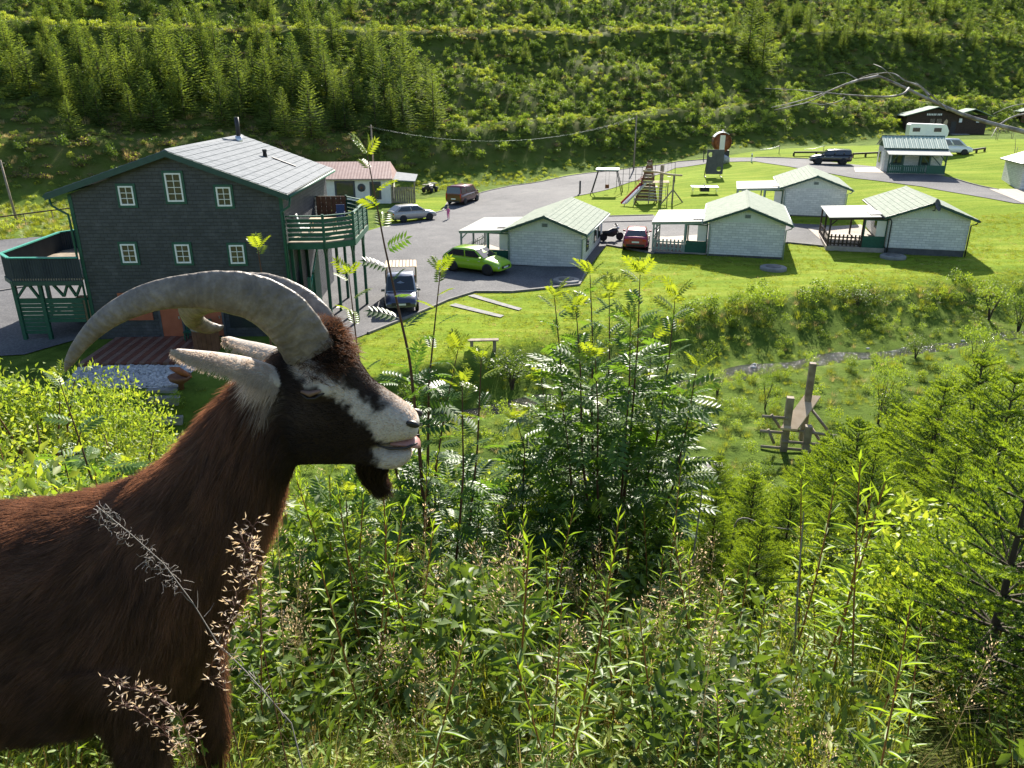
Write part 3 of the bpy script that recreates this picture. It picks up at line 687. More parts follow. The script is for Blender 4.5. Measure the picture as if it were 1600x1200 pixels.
# ------------------------------------------------------------------ annex behind the house
ax = thing('annex', 'cream single-storey annex with red sheet roof beyond the balcony', 'building', (-21.5, 83.2, .5), R(3))
MB().box(0, 8.6, 0, 5.0, -.5, 2.75).build('wall', M['cream'], ax)
MB().add([(-.4, -.5, 2.72), (8.9, -.5, 2.72), (8.4, 3.2, 4.15), (-.4, 3.2, 4.15), (-.4, -.5, 2.6), (8.9, -.5, 2.6), (8.4, 3.2, 4.0), (-.4, 3.2, 4.0), (8.9, 5.6, 2.72), (-.4, 5.6, 2.72), (8.9, 5.6, 2.6), (-.4, 5.6, 2.6)],
    [(0,1,2,3),(4,7,6,5),(0,4,5,1),(3,2,8,9),(1,5,10,8,2),(0,3,9,11,4),(8,10,11,9)]).build('roof', M['roof_red'], ax)
window(ax, 3.8, 1.6, 1.9, 1.5, 1, 1, 0, trim='plinth', frame='plinth'); window(ax, 7.0, 1.45, .95, 1.6, 1, 1, 0, trim='plinth', frame='plinth')
MB().lathe([(.0, -.05), (.42, -.05), (.42, -.004), (0, -.004)], 20, (5.55, 0, 1.75), 'y').build('round_sign', M['plinth'], ax)
MB().lathe([(.0, -.06), (.16, -.06), (.16, -.051), (0, -.051)], 12, (5.55, 0, 1.75), 'y').build('round_sign_emblem', M['brown'], ax)
MB().add([(8.7, 0, 2.55), (11.2, .5, 2.35), (11.2, 5, 2.6), (8.7, 5, 2.9), (8.7, 0, 2.45), (11.2, .5, 2.25), (11.2, 5, 2.5), (8.7, 5, 2.8)], [(0,1,2,3),(4,7,6,5),(0,4,5,1),(1,5,6,2),(2,6,7,3)]).build('lean_to_roof', M['roof_tile'], ax)
for i in range(10): MB().box(8.65+i*.25, 8.87+i*.25, .4, .45, -.4, 1.75).build('fence_board', M['wood'], ax)
for x in (8.8, 11.1): MB().bar((x, .6, -.4), (x, .6, 2.3), .12).build('lean_to_post', M['wood'], ax)
# ------------------------------------------------------------------ holiday cabins
M['roof_tile_green'] = mat('pale_green_roof_slate', (.20, .235, .19), (.26, .29, .235), 2.5, .85, .08, 30, .1, .004)
M['roof_joint_green'] = mat('roof_joint_green', (.10, .14, .105), None, rough=.7)
M['trim_grey'] = mat('grey_green_trim', (.22, .28, .24), (.27, .33, .28), 4, .5)
def cabin(label, loc, rz, pfx=-4.0, vent=True, dish=False, pick='trim_grey', gutter='trim_grey', grp='white brick holiday cabins', shed=False, plinth=.35, porch_m='trim_grey', pane=True):
    t = thing('holiday_cabin', label, 'cabin', loc, rz, grp)
    W, D, ZE_, ZA_ = 5.1, 9.1, 2.5, 3.42
    MB().box(.03, W-.03, .03, D-.03, -.7, plinth).build('plinth', M['plinth'], t)
    MB().box(0, W, 0, D, plinth, ZE_-.02).build('wall', M['brick'], t)
    for y0, y1 in ((-.02, .06), (D-.06, D+.02)): MB().prism([(0, ZE_-.02), (W, ZE_-.02), (W, ZE_+.05), (W/2, ZA_), (0, ZE_+.05)], 'y', y0, y1).build('gable_boards', M['gboard'], t)
    rf_ = bpy.data.objects.new('roof', None); C.objects.link(rf_); rf_.parent = t
    x0, x1, xm, y0, y1 = -.42, W+.42, W/2, -.42, D+.42; ze, za = ZE_-.02, ZA_+.16
    mb = MB(); mb.prism([(x0, ze), (xm, za), (xm, za-.07), (x0, ze-.07)], 'y', y0, y1); mb.prism([(xm, za), (x1, ze), (x1, ze-.07), (xm, za-.07)], 'y', y0, y1); mb.build('roof_deck', M['roof_joint_green'], rf_)
    mb = MB(); nx, ny = 9, 24
    for xa, xb in ((xm, x0), (xm, x1)):
        for i in range(nx):
            for j in range(ny):
                u0, u1 = i/nx, (i+1)/nx-.003; off = .5*(i % 2)/ny*(y1-y0)
                a = max(y0, min(y1, y0+(y1-y0)*j/ny+off+.006)); b = max(y0, min(y1, y0+(y1-y0)*(j+1)/ny+off-.006))
                if b-a < .05: continue
                h = .006+.004*rnd.random(); q = lambda u, y, e: (xa+(xb-xa)*u, y, za+(ze-za)*u+e)
                v = [q(u0, a, h), q(u1, a, h+.014), q(u1, b, h+.014), q(u0, b, h), q(u1, a, -.01), q(u1, b, -.01)]
                mb.add(v, [(0, 1, 2, 3), (1, 4, 5, 2)])
    tag(mb.build('roof_slate', M['roof_tile_green'], rf_), kind='stuff')
    MB().prism([(xm-.13, za-.03), (xm, za+.05), (xm+.13, za-.03)], 'y', y0-.01, y1+.01).build('ridge_cap', M['roof_tile_green'], rf_)
    mb = MB()
    for xa, xb, e, f in ((x0, xm, ze, za), (xm, x1, za, ze)): mb.prism([(xa, e+.01), (xb, f+.01), (xb, f-.17), (xa, e-.17)], 'y', y0-.035, y0-.004)
    mb.build('verge_board', M['verge'] if gutter != 'white' else M['trim_grey'], rf_)
    for xx in (x0-.05, x1+.05): MB().tube([(xx, y0, ze-.1), (xx, y1, ze-.1)], .06, 8).build('gutter', M[gutter], t)
    MB().tube([(x1+.03, -.1, ze-.14), (x1-.05, -.1, ze-.3), (W+.05, -.1, ze-.42), (W+.05, -.1, -.1)], .045, 8).build('downpipe', M[gutter], t)
    MB().tube([(-.3, -.1, ze-.14), (.02, -.1, ze-.2), (.1, -.1, ze-.35), (.1, -.1, -.1)], .045, 8).build('downpipe', M[gutter], t)
    if vent:
        v = MB().box(xm-.2, xm+.2, -.05, -.021, 2.78, 3.02).build('vent', M['trim_grey'], t)
        for k in range(4): MB().box(xm-.16, xm+.16, -.066, -.051, 2.81+k*.05, 2.835+k*.05).build('vent_slat', M['plinth'], v)
    if dish:
        d = MB().lathe([(.0, .0), (.2, -.02), (.36, -.08), (.42, -.14), (.40, -.14), (.34, -.1), (.18, -.045), (0, -.03)], 20, (0, 0, 0), 'y').build('satellite_dish', M['plinth'], t)
        d.location = (xm+.05, -.62, 3.42); d.rotation_euler = (R(-20), 0, R(55))
        MB().tube([(xm+.05, -.02, 3.0), (xm+.05, -.5, 3.05), (xm+.05, -.55, 3.4)], .03, 6).build('dish_arm', M['plinth'], t)
    # right-hand wall openings
    for k, (yy, hh) in enumerate(((2.2, 1.3), (5.6, 1.3), (7.4, 1.3))):
        g = bpy.data.objects.new('window', None); C.objects.link(g); g.parent = t; g.location = (W, yy, 1.55)
        MB().box(.002, .05, -.5, .5, -hh/2, hh/2).build('frame', M['verge'], g); MB().box(.051, .058, -.42, .42, -hh/2+.08, hh/2-.08).build('pane', M['pane'], g)
    # porch: sheet roof on posts, picket rail, boarded end
    po = bpy.data.objects.new('porch', None); C.objects.link(po); po.parent = t
    py0, py1 = .25, 6.4; zi, zo = 2.42, 2.22
    MB().prism([(pfx, zo), (-.08, zi), (-.08, zi-.05), (pfx, zo-.05)], 'y', py0, py1).build('porch_roof', M['porch'], po)
    MB().prism([(pfx+.02, zo-.055), (-.1, zi-.055), (-.1, zi-.2), (pfx+.02, zo-.2)], 'y', py0+.06, py0+.12).build('front_beam', M[porch_m], po)
    MB().prism([(-1.15, zi+.0), (-.15, zi+.055), (-.15, zi+.075), (-1.15, zi+.02)], 'y', 1.1, 2.9).build('roof_light', M['lampclear'] if False else M['steel'], po)
    MB().box(pfx+.05, 0, py0+.02, py1-.1, -.5, .16).build('porch_floor', M['paver'], po)
    for (x, y) in ((pfx+.16, py0+.14), (pfx+.16, py1-.3), (pfx+.16, 3.2), (-1.62, py0+.14), (-1.62, py1-.3)): MB().bar((x, y, -.3), (x, y, zo-.05), .12).build('post', M[porch_m], po)
    MB().bar((pfx+.18, py0+.14, 1.65), (pfx+.62, py0+.14, 2.1), .08).build('brace', M[porch_m], po)
    n = 8
    for i in range(n):
        x = pfx+.34+i*(abs(pfx)-2.1)/(n-1); MB().box(x-.055, x+.055, py0+.11, py0+.135, .2, 1.02).build('picket', M[pick], po)
    for z in (.36, .82): MB().box(pfx+.22, -1.68, py0+.137, py0+.18, z-.045, z+.045).build('rail', M[pick], po)
    nn = 12
    for i in range(nn):
        y = py0+.4+i*(py1-py0-1.1)/(nn-1); MB().box(pfx+.1, pfx+.125, y-.055, y+.055, .2, 1.02).build('picket', M[pick], po)
    for z in (.36, .82): MB().box(pfx+.127, pfx+.17, py0+.22, py1-.4, z-.045, z+.045).build('rail', M[pick], po)
    MB().box(-1.55, -.06, py0+.1, py0+.16, .1, .98).build('green_panel', M['green'], po)
    for (xa, xb, za_, zb_) in ((-1.56, -1.48, .98, 2.15), (-.13, -.05, .98, 2.2), (-1.48, -.13, 2.1, 2.18)): MB().box(xa, xb, py0+.09, py0+.15, za_, zb_).build('screen_frame', M['green'], po)
    if pane: MB().box(-.75, -.13, py0+.11, py0+.125, 1.0, 2.1).build('screen_curtain', M['cream'], po)
    MB().box(-.035, -.005, 2.2, 3.15, .17, 2.1).build('door', M['green'], t)
    MB().box(-.03, -.004, 4.0, 5.4, .9, 2.0).build('side_window', M['pane'], t)
    # a plastic table and stools under the roof
    return t
R15 = R(-15)
c1 = cabin('white brick holiday cabin with green roof beside the lime green car', (-.25, 52.75, H(2, 52)-.05), R15, plinth=.12, pfx=-3.7)
c2 = cabin('white brick cabin with pale picket porch right of the red car', (13.8, 54.2, H(16, 53)-.05), R15, plinth=.2)
c3 = cabin('white brick cabin standing behind two others, without visible porch fence', (23.75, 68.6, H(26, 68)-.05), R15, plinth=.15)
c4 = cabin('white brick cabin with satellite dish and dark picket porch near the frame edge', (26.7, 54.75, H(29, 54)+.15), R15, dish=True, vent=False, pick='log', porch_m='log', gutter='black', plinth=.3)
# far cabin: long side towards us
def far_cabin():
    t = thing('holiday_cabin', 'far cabin with ribbed green roof and long green-fenced porch', 'cabin', (41.2, 87.3, H(44, 87)-.05), R(-14), 'white brick holiday cabins')
    L, D = 5.9, 4.2; y0 = 1.9
    MB().box(0, L, y0, y0+D, -.6, 2.75).build('wall', M['brick'], t)
    for xa, xb in ((-.03, .05), (L-.05, L+.03)): MB().prism([(y0, 2.7), (y0+D, 2.7), (y0+D/2, 3.62)], 'x', xa, xb).build('gable_boards', M['verge'], t)
    rf_ = bpy.data.objects.new('roof', None); C.objects.link(rf_); rf_.parent = t
    for (ya, za, yb, zb, nm) in ((y0-.35, 2.66, y0+D/2, 3.80, 1), (y0+D/2, 3.80, y0+D+.35, 2.66, 0)):
        n = 34; pts = []; mb = MB()
        for i in range(n+1):
            x = -.3+(L+.6)*i/n; e = .05 if i % 2 else 0; pts.append((x, e))
        v = [(x, ya, za+e) for x, e in pts]+[(x, yb, zb+e) for x, e in pts]; k = n+1
        mb.add(v, [(i, i+1, k+i+1, k+i) for i in range(n)]); mb.build('roof_sheet', M['roof_corr'], rf_)
    MB().tube([(-.3, y0+D/2, 3.84), (L+.3, y0+D/2, 3.84)], .07, 6).build('ridge_cap', M['verge'], rf_)
    MB().box(-.3, L+.3, y0-.42, y0-.355, 2.5, 2.68).build('fascia', M['verge'], rf_)
    for x in (1.3, 4.1): window(t, x, 1.5, 1.0, 1.1, 2, 1, y0, trim='verge', frame='verge')
    MB().box(-.03, -.002, y0+.9, y0+1.8, .2, 2.2).build('door', M['white'], t); MB().box(-.03, -.002, y0+2.4, y0+3.4, .9, 2.1).build('side_window', M['pane'], t)
    po = bpy.data.objects.new('porch', None); C.objects.link(po); po.parent = t
    MB().prism([(-.35, 2.12), (y0-.3, 2.5), (y0-.3, 2.44), (-.35, 2.06)], 'x', -.1, L+.35).build('porch_roof', M['porch'], po)
    MB().box(0, L, 0, y0, -.4, .12).build('porch_floor', M['paver'], po)
    for x in (.1, 1.55, 3.3, 4.2, L-.1): MB().bar((x, .1, 0), (x, .1, 2.1), .13).build('post', M['verge'], po)
    for a, b in (((.1, .1, .9), (1.0, .1, 2.05)), ((4.1, .1, 1.2), (3.4, .1, 2.05)), ((4.3, .1, 2.05), (5.3, .1, 1.05)), ((5.75, .1, 1.4), (5.2, .1, 2.05))): MB().bar(a, b, .09).build('brace', M['verge'], po)
    for i in range(18):
        x = .25+i*.205; MB().box(x-.07, x+.07, .02, .05, .14, 1.0).build('picket', M['green'], po)
    for z in (.3, .85): MB().box(.15, 3.95, .052, .1, z-.05, z+.05).build('rail', M['green'], po)
    MB().box(3.98, L-.05, .02, .08, .14, 1.02).build('green_panel', M['green'], po)
far_cabin()
# cabin at the right edge of the frame: only its corner shows
t = thing('holiday_cabin', 'cabin at the frame edge of which only a grey wall corner shows', 'cabin', tuple(ground_px(1593, 297, 22)), R(-15), 'white brick holiday cabins')
MB().box(0, 5, 0, 6, -.5, 2.6).build('wall', M['brick'], t); MB().prism([(-.45, 2.55), (2.5, 3.6), (5.45, 2.55), (5.45, 2.45), (2.5, 3.5), (-.45, 2.45)], 'y', -.4, 6.4).build('roof', M['verge'], t)
MB().prism([(0, 2.6), (5, 2.6), (2.5, 3.48)], 'y', .0, .08).build('gable_boards', M['gboard'], t); MB().box(1.2, 2.2, -.04, -.003, .1, 2.1).build('door', M['green'], t)
# log house at the head of the meadow
bl = ground_px(1432, 210, 60)
t = thing('log_house', 'long dark log house with two green gabled roofs up the valley', 'building', (bl.x-1.0, bl.y+2.2, bl.z), R(-14))
for k in range(10): MB().box(0, 12.2, 0, 5.5, -.3+k*.3, -.01+k*.3).build('log_course', M['log'], t)
MB().prism([(0, 2.7), (12.2, 2.7), (12.2, 2.95), (8, 2.95), (4.4, 4.0), (0, 2.95)], 'y', .02, 5.45).build('gable_wall', M['log'], t)
def gr(x0, xm_, x1, ze0, za, ze1, y0, y1):
    mb = MB(); mb.prism([(x0, ze0), (xm_, za), (xm_, za-.12), (x0, ze0-.12)], 'y', y0, y1); mb.prism([(xm_, za), (x1, ze1), (x1, ze1-.12), (xm_, za-.12)], 'y', y0, y1); return mb
gr(-.6, 4.4, 9.0, 2.9, 4.35, 2.85, -1.0, 6.2).build('roof', M['roof_green'], t)
gr(8.2, 10.4, 13.2, 3.3, 4.0, 2.9, .6, 6.4).build('roof', M['roof_green'], t)
for i, x in enumerate((3.0, 3.25, 3.5, 3.75, 4.0, 4.25, 4.6, 4.85, 5.1)): MB().box(x, x+.16, -.06, -.003, 2.95, 3.25).build('sign_letter', M['white'], t)
for x in (4.0, 5.0): window(t, x, 1.9, .7, 1.0, 1, 1, -.003, trim='log', frame='wood')
for x in (8.2, 10.8):
    f = MB().box(x-.2, x+.2, -.3, -.0, 1.9, 2.5).build('wall_lamp', M['white'], t)
MB().box(6.9, 7.7, -.05, -.004, .1, 2.0).build('door', M['black'], t)
MB().prism([(5.6, 1.3), (6.0, 1.0), (6.3, 1.4), (6.35, 2.1), (6.1, 2.4), (5.8, 2.0)], 'y', -.08, -.01).build('wall_ornament', M['pine'], t)
MB().box(7.0, 9.5, -1.8, -.1, -.1, .12).build('doorstep', M['concrete'], t)
for i in range(2):
    q = ground_px(1562+i*13, 207, 60); p = thing('picnic_table', ('picnic table beside the log house, nearer its wall', 'picnic table beside the log house, farther from its wall')[i], 'table', tuple(q), R(20))
    for k in range(4): MB().box(-.9, .9, -.35+k*.18, -.2+k*.18, .72, .76).build('top_board', M['wood'], p)
    for s in (-1, 1):
        MB().box(-.9, .9, s*.75-.12, s*.75+.12, .42, .46).build('seat_board', M['wood'], p)
        MB().bar((s*.6, -.7, 0), (s*.6, .1, .72), .08).build('leg', M['wood'], p); MB().bar((s*.6, .7, 0), (s*.6, -.1, .72), .08).build('leg', M['wood'], p)
# hut glimpsed at the far right edge
q = ground_px(1612, 196, 60); t = thing('log_hut', 'dark brown hut at the far edge above the log house meadow', 'building', tuple(q), R(-10))
MB().box(-2, 2.5, 0, 3, -.4, 2.5).build('wall', M['brown'], t); gr(-2.4, .2, 2.9, 2.45, 3.3, 2.45, -.4, 3.4).build('roof', M['roof_green'], t)
# ------------------------------------------------------------------ vehicles (local +x is the front)
def wheel(parent, x, y, r, wd, rim):
    w0 = bpy.data.objects.new('wheel', None); C.objects.link(w0); w0.parent = parent; w0.location = (x, y, r)
    s = 1 if y > 0 else -1
    MB().lathe([(r*.62, -wd/2), (r*.93, -wd/2), (r, -wd*.32), (r, wd*.32), (r*.93, wd/2), (r*.62, wd/2)], 24, (0, 0, 0), 'y').build('tyre', M['tyre'], w0)
    mb = MB(); mb.lathe([(r*.64, -wd*.3), (r*.64, wd*.42), (r*.58, wd*.42), (r*.5, wd*.2), (0, wd*.2)] if s > 0 else [(0, -wd*.2), (r*.5, -wd*.2), (r*.58, -wd*.42), (r*.64, -wd*.42), (r*.64, wd*.3)], 20, (0, 0, 0), 'y')
    mb.build('rim', M['rimdark'], w0)
    mb = MB()
    for i in range(5):
        a = 2*math.pi*i/5+.3; mb.bar((.05*math.cos(a), s*wd*.34, .05*math.sin(a)), (r*.6*math.cos(a), s*wd*.4, r*.6*math.sin(a)), r*.17, .03, up=(0, 1, 0))
    mb.lathe([(.0, s*wd*.28), (r*.17, s*wd*.3), (r*.15, s*wd*.42), (0, s*wd*.42)], 10, (0, 0, 0), 'y')
    mb.build('spoke', M[rim], w0)
def vehicle(name, label, cat, loc, heading, prof, gh, W, wheels, rw, color, rim='rim', belt_in=.05, roof_in=.24, glass_split=(.47,), plate=True, tail='side', roofcol=None, pillars=.045, extras=None, side_glass=(.03, .97), rails=False):
    """prof: stations (x, z_bottom, z_top, half-width factor) of the lower body; gh: greenhouse (xA,zA,xB,zB,xC,zC,xD,zD)"""
    t = thing(name, label, cat, loc, heading)
    h = W/2; rings = []
    for x, zb, zt, f in prof:
        w0 = h*f; hh = zt-zb
        half = [(w0*.80, zb), (w0*.96, zb+.10*hh), (w0*1.0, zb+.38*hh), (w0*.992, zb+.62*hh), (w0*.955, zb+.86*hh), (w0*.87, zt-.02*hh), (w0*.55, zt+.015), (0, zt+.03)]
        rings.append([(x, -y, z) for y, z in half]+[(x, y, z) for y, z in reversed(half[:-1])])
    body = MB().loft(rings).build('body', color, t)
    xA, zA, xB, zB, xC, zC, xD, zD = gh; wb = h-belt_in-.03; wt = h-roof_in
    n = 7; R0 = []
    def sec(x, z, y): return Vector((x, y, z))
    base = [(xA, zA), (xD, zD)]; 
    mb = MB(); rr = []
    stat = [(xA, zA, wb, .0), (xA+(xB-xA)*.5, zA+(zB-zA)*.53, wb+(wt-wb)*.5, .02), (xB, zB, wt, .03), ((xB+xC)/2, max(zB, zC)+.02, wt+.01, .035), (xC, zC, wt, .03), (xC+(xD-xC)*.5, zC+(zD-zC)*.47, wb+(wt-wb)*.5, .02), (xD, zD, wb, 0)]
    for x, z, y, cr in stat:
        tt = (x-xA)/(xD-xA); zb = zA+(zD-zA)*tt-.06
        rr.append([(x, -wb, min(zb, z)), (x, -y, z-.02), (x, -y*.86, z+cr*.5), (x, 0, z+cr), (x, y*.86, z+cr*.5), (x, y, z-.02), (x, wb, min(zb, z))])
    mb.loft(rr, cap=True).build('cabin_shell', roofcol or color, t)
    # side glass: a strip in the plane of the shell's flank, split by pillars
    for s in (-1, 1):
        def P(u, v):
            xb = xA+(xD-xA)*u; zb = zA+(zD-zA)*u
            xt = xB+(xC-xB)*u; zt = zB+(zC-zB)*u
            return Vector((xb+(xt-xb)*v, s*((wb+(wt-wb)*v)+.012), zb+(zt-zb)*v))
        cuts = [side_glass[0]]+list(glass_split)+[side_glass[1]]
        for a, b in zip(cuts[:-1], cuts[1:]):
            a2 = a+pillars/2; b2 = b-pillars/2
            q = [P(a2, .10), P(b2, .10), P(b2, .84), P(a2, .84)]; o = Vector((0, -s*.012, 0))
            MB().add(q+[p+o for p in q], [(0,1,2,3),(0,4,5,1),(1,5,6,2),(2,6,7,3),(3,7,4,0)]).build('side_window', M['carglass'], t)
    for nm, (x0, z0, x1, z1) in (('windscreen', (xA, zA, xB, zB)), ('rear_window', (xD, zD, xC, zC))):
        d = .014*(1 if nm == 'windscreen' else -1); q = []
        for v, k in ((.08, .90), (.9, .90)):
            x = x0+(x1-x0)*v+d; z = z0+(z1-z0)*v+.024; y = (wb+(wt-wb)*v)*k
            q += [Vector((x, -y, z)), Vector((x, y, z))] if v < .5 else [Vector((x, y, z)), Vector((x, -y, z))]
        MB().add(q+[p+Vector((-d*2, 0, -.03)) for p in q], [(0,1,2,3),(0,4,5,1),(1,5,6,2),(2,6,7,3),(3,7,4,0)]).build(nm, M['carglass'], t)
    for x in wheels:
        for s in (-1, 1):
            MB().lathe([(0, -.02), (rw*1.16, -.02), (rw*1.16, .0), (0, .0)] if s < 0 else [(0, 0), (rw*1.16, 0), (rw*1.16, .02), (0, .02)], 24, (x, s*(h*.985), rw), 'y').build('wheel_arch', M['black'], t)
            wheel(t, x, s*(h-.075), rw, .21, rim)
    x0, x1 = prof[0][0], prof[-1][0]; zr = prof[0][2]; zf = prof[-1][2]
    for s in (-1, 1):
        MB().box(-.1, .06, -.16, .16, -.07, .07).build('headlight', M['lampclear'], t, .02).location = (x1-.10, s*(h*.70), prof[-1][1]+(zf-prof[-1][1])*.72)
        if tail == 'van': MB().box(-.03, .10, -.06, .06, -.24, .24).build('tail_light', M['lampred'], t, .02).location = (x0+.01, s*(h*.86), zr*.86)
        else: MB().box(-.05, .13, -.15, .15, -.075, .075).build('tail_light', M['lampred'], t, .02).location = (x0+.03, s*(h*.70), zr-.13)
        MB().box(-.07, .07, -.10, .10, -.06, .06).build('mirror', color, t, .02).location = (xA-.25 if xA > 0 else xA, s*(h+.06), zA+.07)
    MB().box(x1-.06, x1+.012, -h*.55, h*.55, prof[-1][1]+.1, prof[-1][1]+.26).build('grille', M['black'], t)
    MB().box(x0-.012, x0+.08, -h*.72, h*.72, prof[0][1]-.02, prof[0][1]+.14).build('rear_bumper', M['black'], t)
    if plate:
        MB().box(x0-.03, x0-.013, -.26, .26, prof[0][1]+.24, prof[0][1]+.35).build('number_plate', M['plate'], t)
        MB().box(x1+.013, x1+.03, -.26, .26, prof[-1][1]+.12, prof[-1][1]+.22).build('number_plate', M['plate'], t)
    if rails:
        for s in (-1, 1): MB().tube([(xB-.1, s*(wt-.04), zB+.05), ((xB+xC)/2, s*(wt-.03), zB+.1), (xC, s*(wt-.04), zC+.05)], .02, 6).build('roof_rail', M['steel'], t)
    for xx in (-.1, .75):
        for s in (-1, 1): MB().box(xx-.08, xx+.08, s*(h*.995)-.012, s*(h*.995)+.012, zA-.16, zA-.13).build('door_handle', M['steel'], t)
    return t
def hatch(L, H, zhood=.95, ztail=1.02, zb=.30):
    a = L/2
    prof = [(-a, zb+.08, ztail-.12, .86), (-a+.10, zb, ztail-.02, .95), (-a+.5, zb-.06, ztail+.0, 1), (-a*.3, zb-.08, ztail-.02, 1), (a*.2, zb-.08, zhood+.03, 1), (a*.5, zb-.06, zhood-.02, 1), (a*.78, zb-.04, zhood-.12, .97), (a-.12, zb-.02, zhood-.26, .90), (a, zb+.02, zhood-.40, .78)]
    gh = (a*.48, zhood-.02, a*.10, H-.05, -a*.62, H-.07, -a*.93, ztail-.03)
    return prof, gh
def mid(p, q): return (Vector(p)+Vector(q))/2
def gz(v): return (v.x, v.y, H(v.x, v.y)+.05)
# silver hatchback by the grass kerb
a, b = ground_px(626, 349, 40), ground_px(668, 344.5, 40); c = mid(a, b)+Vector((-.25, .75, 0))
pr, g = hatch(4.4, 1.5); vehicle('parked_car', 'silver hatchback parked beside the grass kerb in front of the annex', 'car', gz(c), R(33), pr, g, 1.82, (-1.33, 1.35), .32, paint('silver_paint', (.38, .36, .33), .3))
# dark red van
c = ground_px(709, 322, 40)+Vector((2.4*math.cos(R(68)), 2.4*math.sin(R(68)), 0))
def vanprof(L, H, zb=.32):
    a = L/2
    return [(-a, zb+.05, 1.12, .95), (-a+.1, zb-.02, 1.16, .99), (-a*.4, zb-.05, 1.16, 1), (a*.4, zb-.05, 1.14, 1), (a*.62, zb-.04, 1.10, .99), (a*.84, zb-.02, .98, .95), (a-.06, zb+.02, .82, .88), (a, zb+.05, .62, .80)], (a*.70, 1.08, a*.30, H-.06, -a*.93, H-.05, -a*.985, 1.12)
pr, g = vanprof(4.9, 1.95); vehicle('parked_van', 'dark red passenger van parked on the gravel behind the child', 'van', gz(c), R(68), pr, g, 1.92, (-1.5, 1.5), .34, paint('dark_red_paint', (.07, .004, .010)), glass_split=(.30, .66), tail='van', roof_in=.17, roofcol=paint('lighter_red_roof', (.13, .008, .016)))  # roof gets a lighter tone of the body red
# lime green car
a, b = ground_px(709, 425, 40), ground_px(772, 432, 40); ang = math.atan2(b.y-a.y, b.x-a.x); c = mid(a, b)+Vector((.2, .82, 0))
pr, g = hatch(4.5, 1.63, 1.04, 1.10, .33); vehicle('parked_car', 'lime green car parked at the porch end of the nearest cabin', 'car', gz(c), ang-R(4), pr, g, 1.88, (-1.36, 1.38), .36, paint('lime_green_paint', (.27, .50, .006), .0), 'rimdark', rails=False)
# red hatchback seen from behind
c = ground_px(992, 394, 40)+Vector((2.0*math.cos(R(79)), 2.0*math.sin(R(79)), 0))
pr, g = hatch(4.2, 1.5, .98, 1.06); vehicle('parked_car', 'bright red hatchback parked tail-on between two cabins', 'car', gz(c), R(79), pr, g, 1.83, (-1.28, 1.28), .33, paint('bright_red_paint', (.28, .001, .055), .1))
# black SUV
c = ground_px(1300, 258, 60)+Vector((0, .9, 0))
pr, g = hatch(4.8, 1.75, 1.12, 1.16, .38); g = (g[0], g[1], g[2]+.1, g[3], -2.18, 1.70, -2.36, 1.12)
vehicle('parked_car', 'black four-wheel-drive car parked on the track by the far cabin', 'car', gz(c), R(167), pr, g, 1.9, (-1.42, 1.42), .38, paint('black_paint', (.012, .013, .018)), glass_split=(.40, .72), rails=True)
# white transporter van behind the far cabin, and a caravan
c = ground_px(1487, 243, 60)+Vector((0, 1.0, 0))
pr, g = vanprof(5.2, 1.98); vehicle('parked_van', 'white transporter van parked behind the far green-roofed cabin', 'van', gz(c), R(-12), pr, g, 1.92, (-1.6, 1.6), .34, paint('white_van_paint', (.66, .68, .70), .05), glass_split=(.34, .62), tail='van', roof_in=.15)
q = ground_px(1450, 222, 60); t = thing('caravan', 'white touring caravan behind the far cabin in front of the log house', 'caravan', (q.x, q.y+1, q.z), R(-12))
MB().prism([(-2.6, .5), (2.3, .5), (2.7, .9), (2.75, 1.6), (2.35, 2.35), (2.0, 2.48), (-2.45, 2.6), (-2.65, 2.4)], 'y', -1.1, 1.1).build('body', M['paleplastic'], t, .06)
for x in (-1.7, 1.2): MB().box(x-.5, x+.5, -1.13, -1.095, 1.45, 2.0).build('window', M['carglass'], t)
MB().box(-.3, .3, -1.125, -1.1, .6, 2.2).build('door', M['white'], t)
for s in (-1, 1): wheel(t, -.2, s*.98, .33, .2, 'rim')
MB().bar((2.5, .35, .5), (3.8, 0, .5), .08).build('drawbar', M['steel'], t); MB().bar((2.5, -.35, .5), (3.8, 0, .52), .08).build('drawbar', M['steel'], t)
# dark blue pickup with a slatted load bed, nose towards us
c = ground_px(624, 494, 30)+Vector((-.15, 2.3, 0)); hd = R(-83)
a = 2.4; zb = .34
prof = [(-a, zb+.1, 1.0, .93), (-a+.08, zb+.05, 1.05, .97), (-.4, zb, 1.1, 1), (.5, zb, 1.1, 1), (1.3, zb, 1.08, .99), (1.9, zb+.02, .98, .96), (2.28, zb+.03, .80, .90), (a, zb+.08, .62, .82)]
t = vehicle('pickup_truck', 'dark blue pickup with slatted timber load bed seen from the front', 'pickup', gz(c), hd, prof, (1.42, 1.04, .75, 1.86, -.15, 1.88, -.32, 1.08), 1.86, (-1.45, 1.5), .34, paint('dark_blue_paint', (.035, .04, .085), .3), glass_split=(), tail='van', roof_in=.2, roofcol=paint('pale_cab_roof', (.20, .22, .28), .2))
for i in range(9): MB().box(-2.36+i*.005, -.48, -.86+i*.2, -.72+i*.2, 2.02, 2.06).build('load_slat', M['pine'], t)
for s in (-.9, .88): MB().box(-2.36, -.48, s, s+.03, 1.1, 2.02).build('load_side', M['pine'], t)
for x in (-2.3, -.5):
    for s in (-.84, .84): MB().bar((x, s, 1.0), (x, s, 2.02), .06).build('load_post', M['wood'], t)
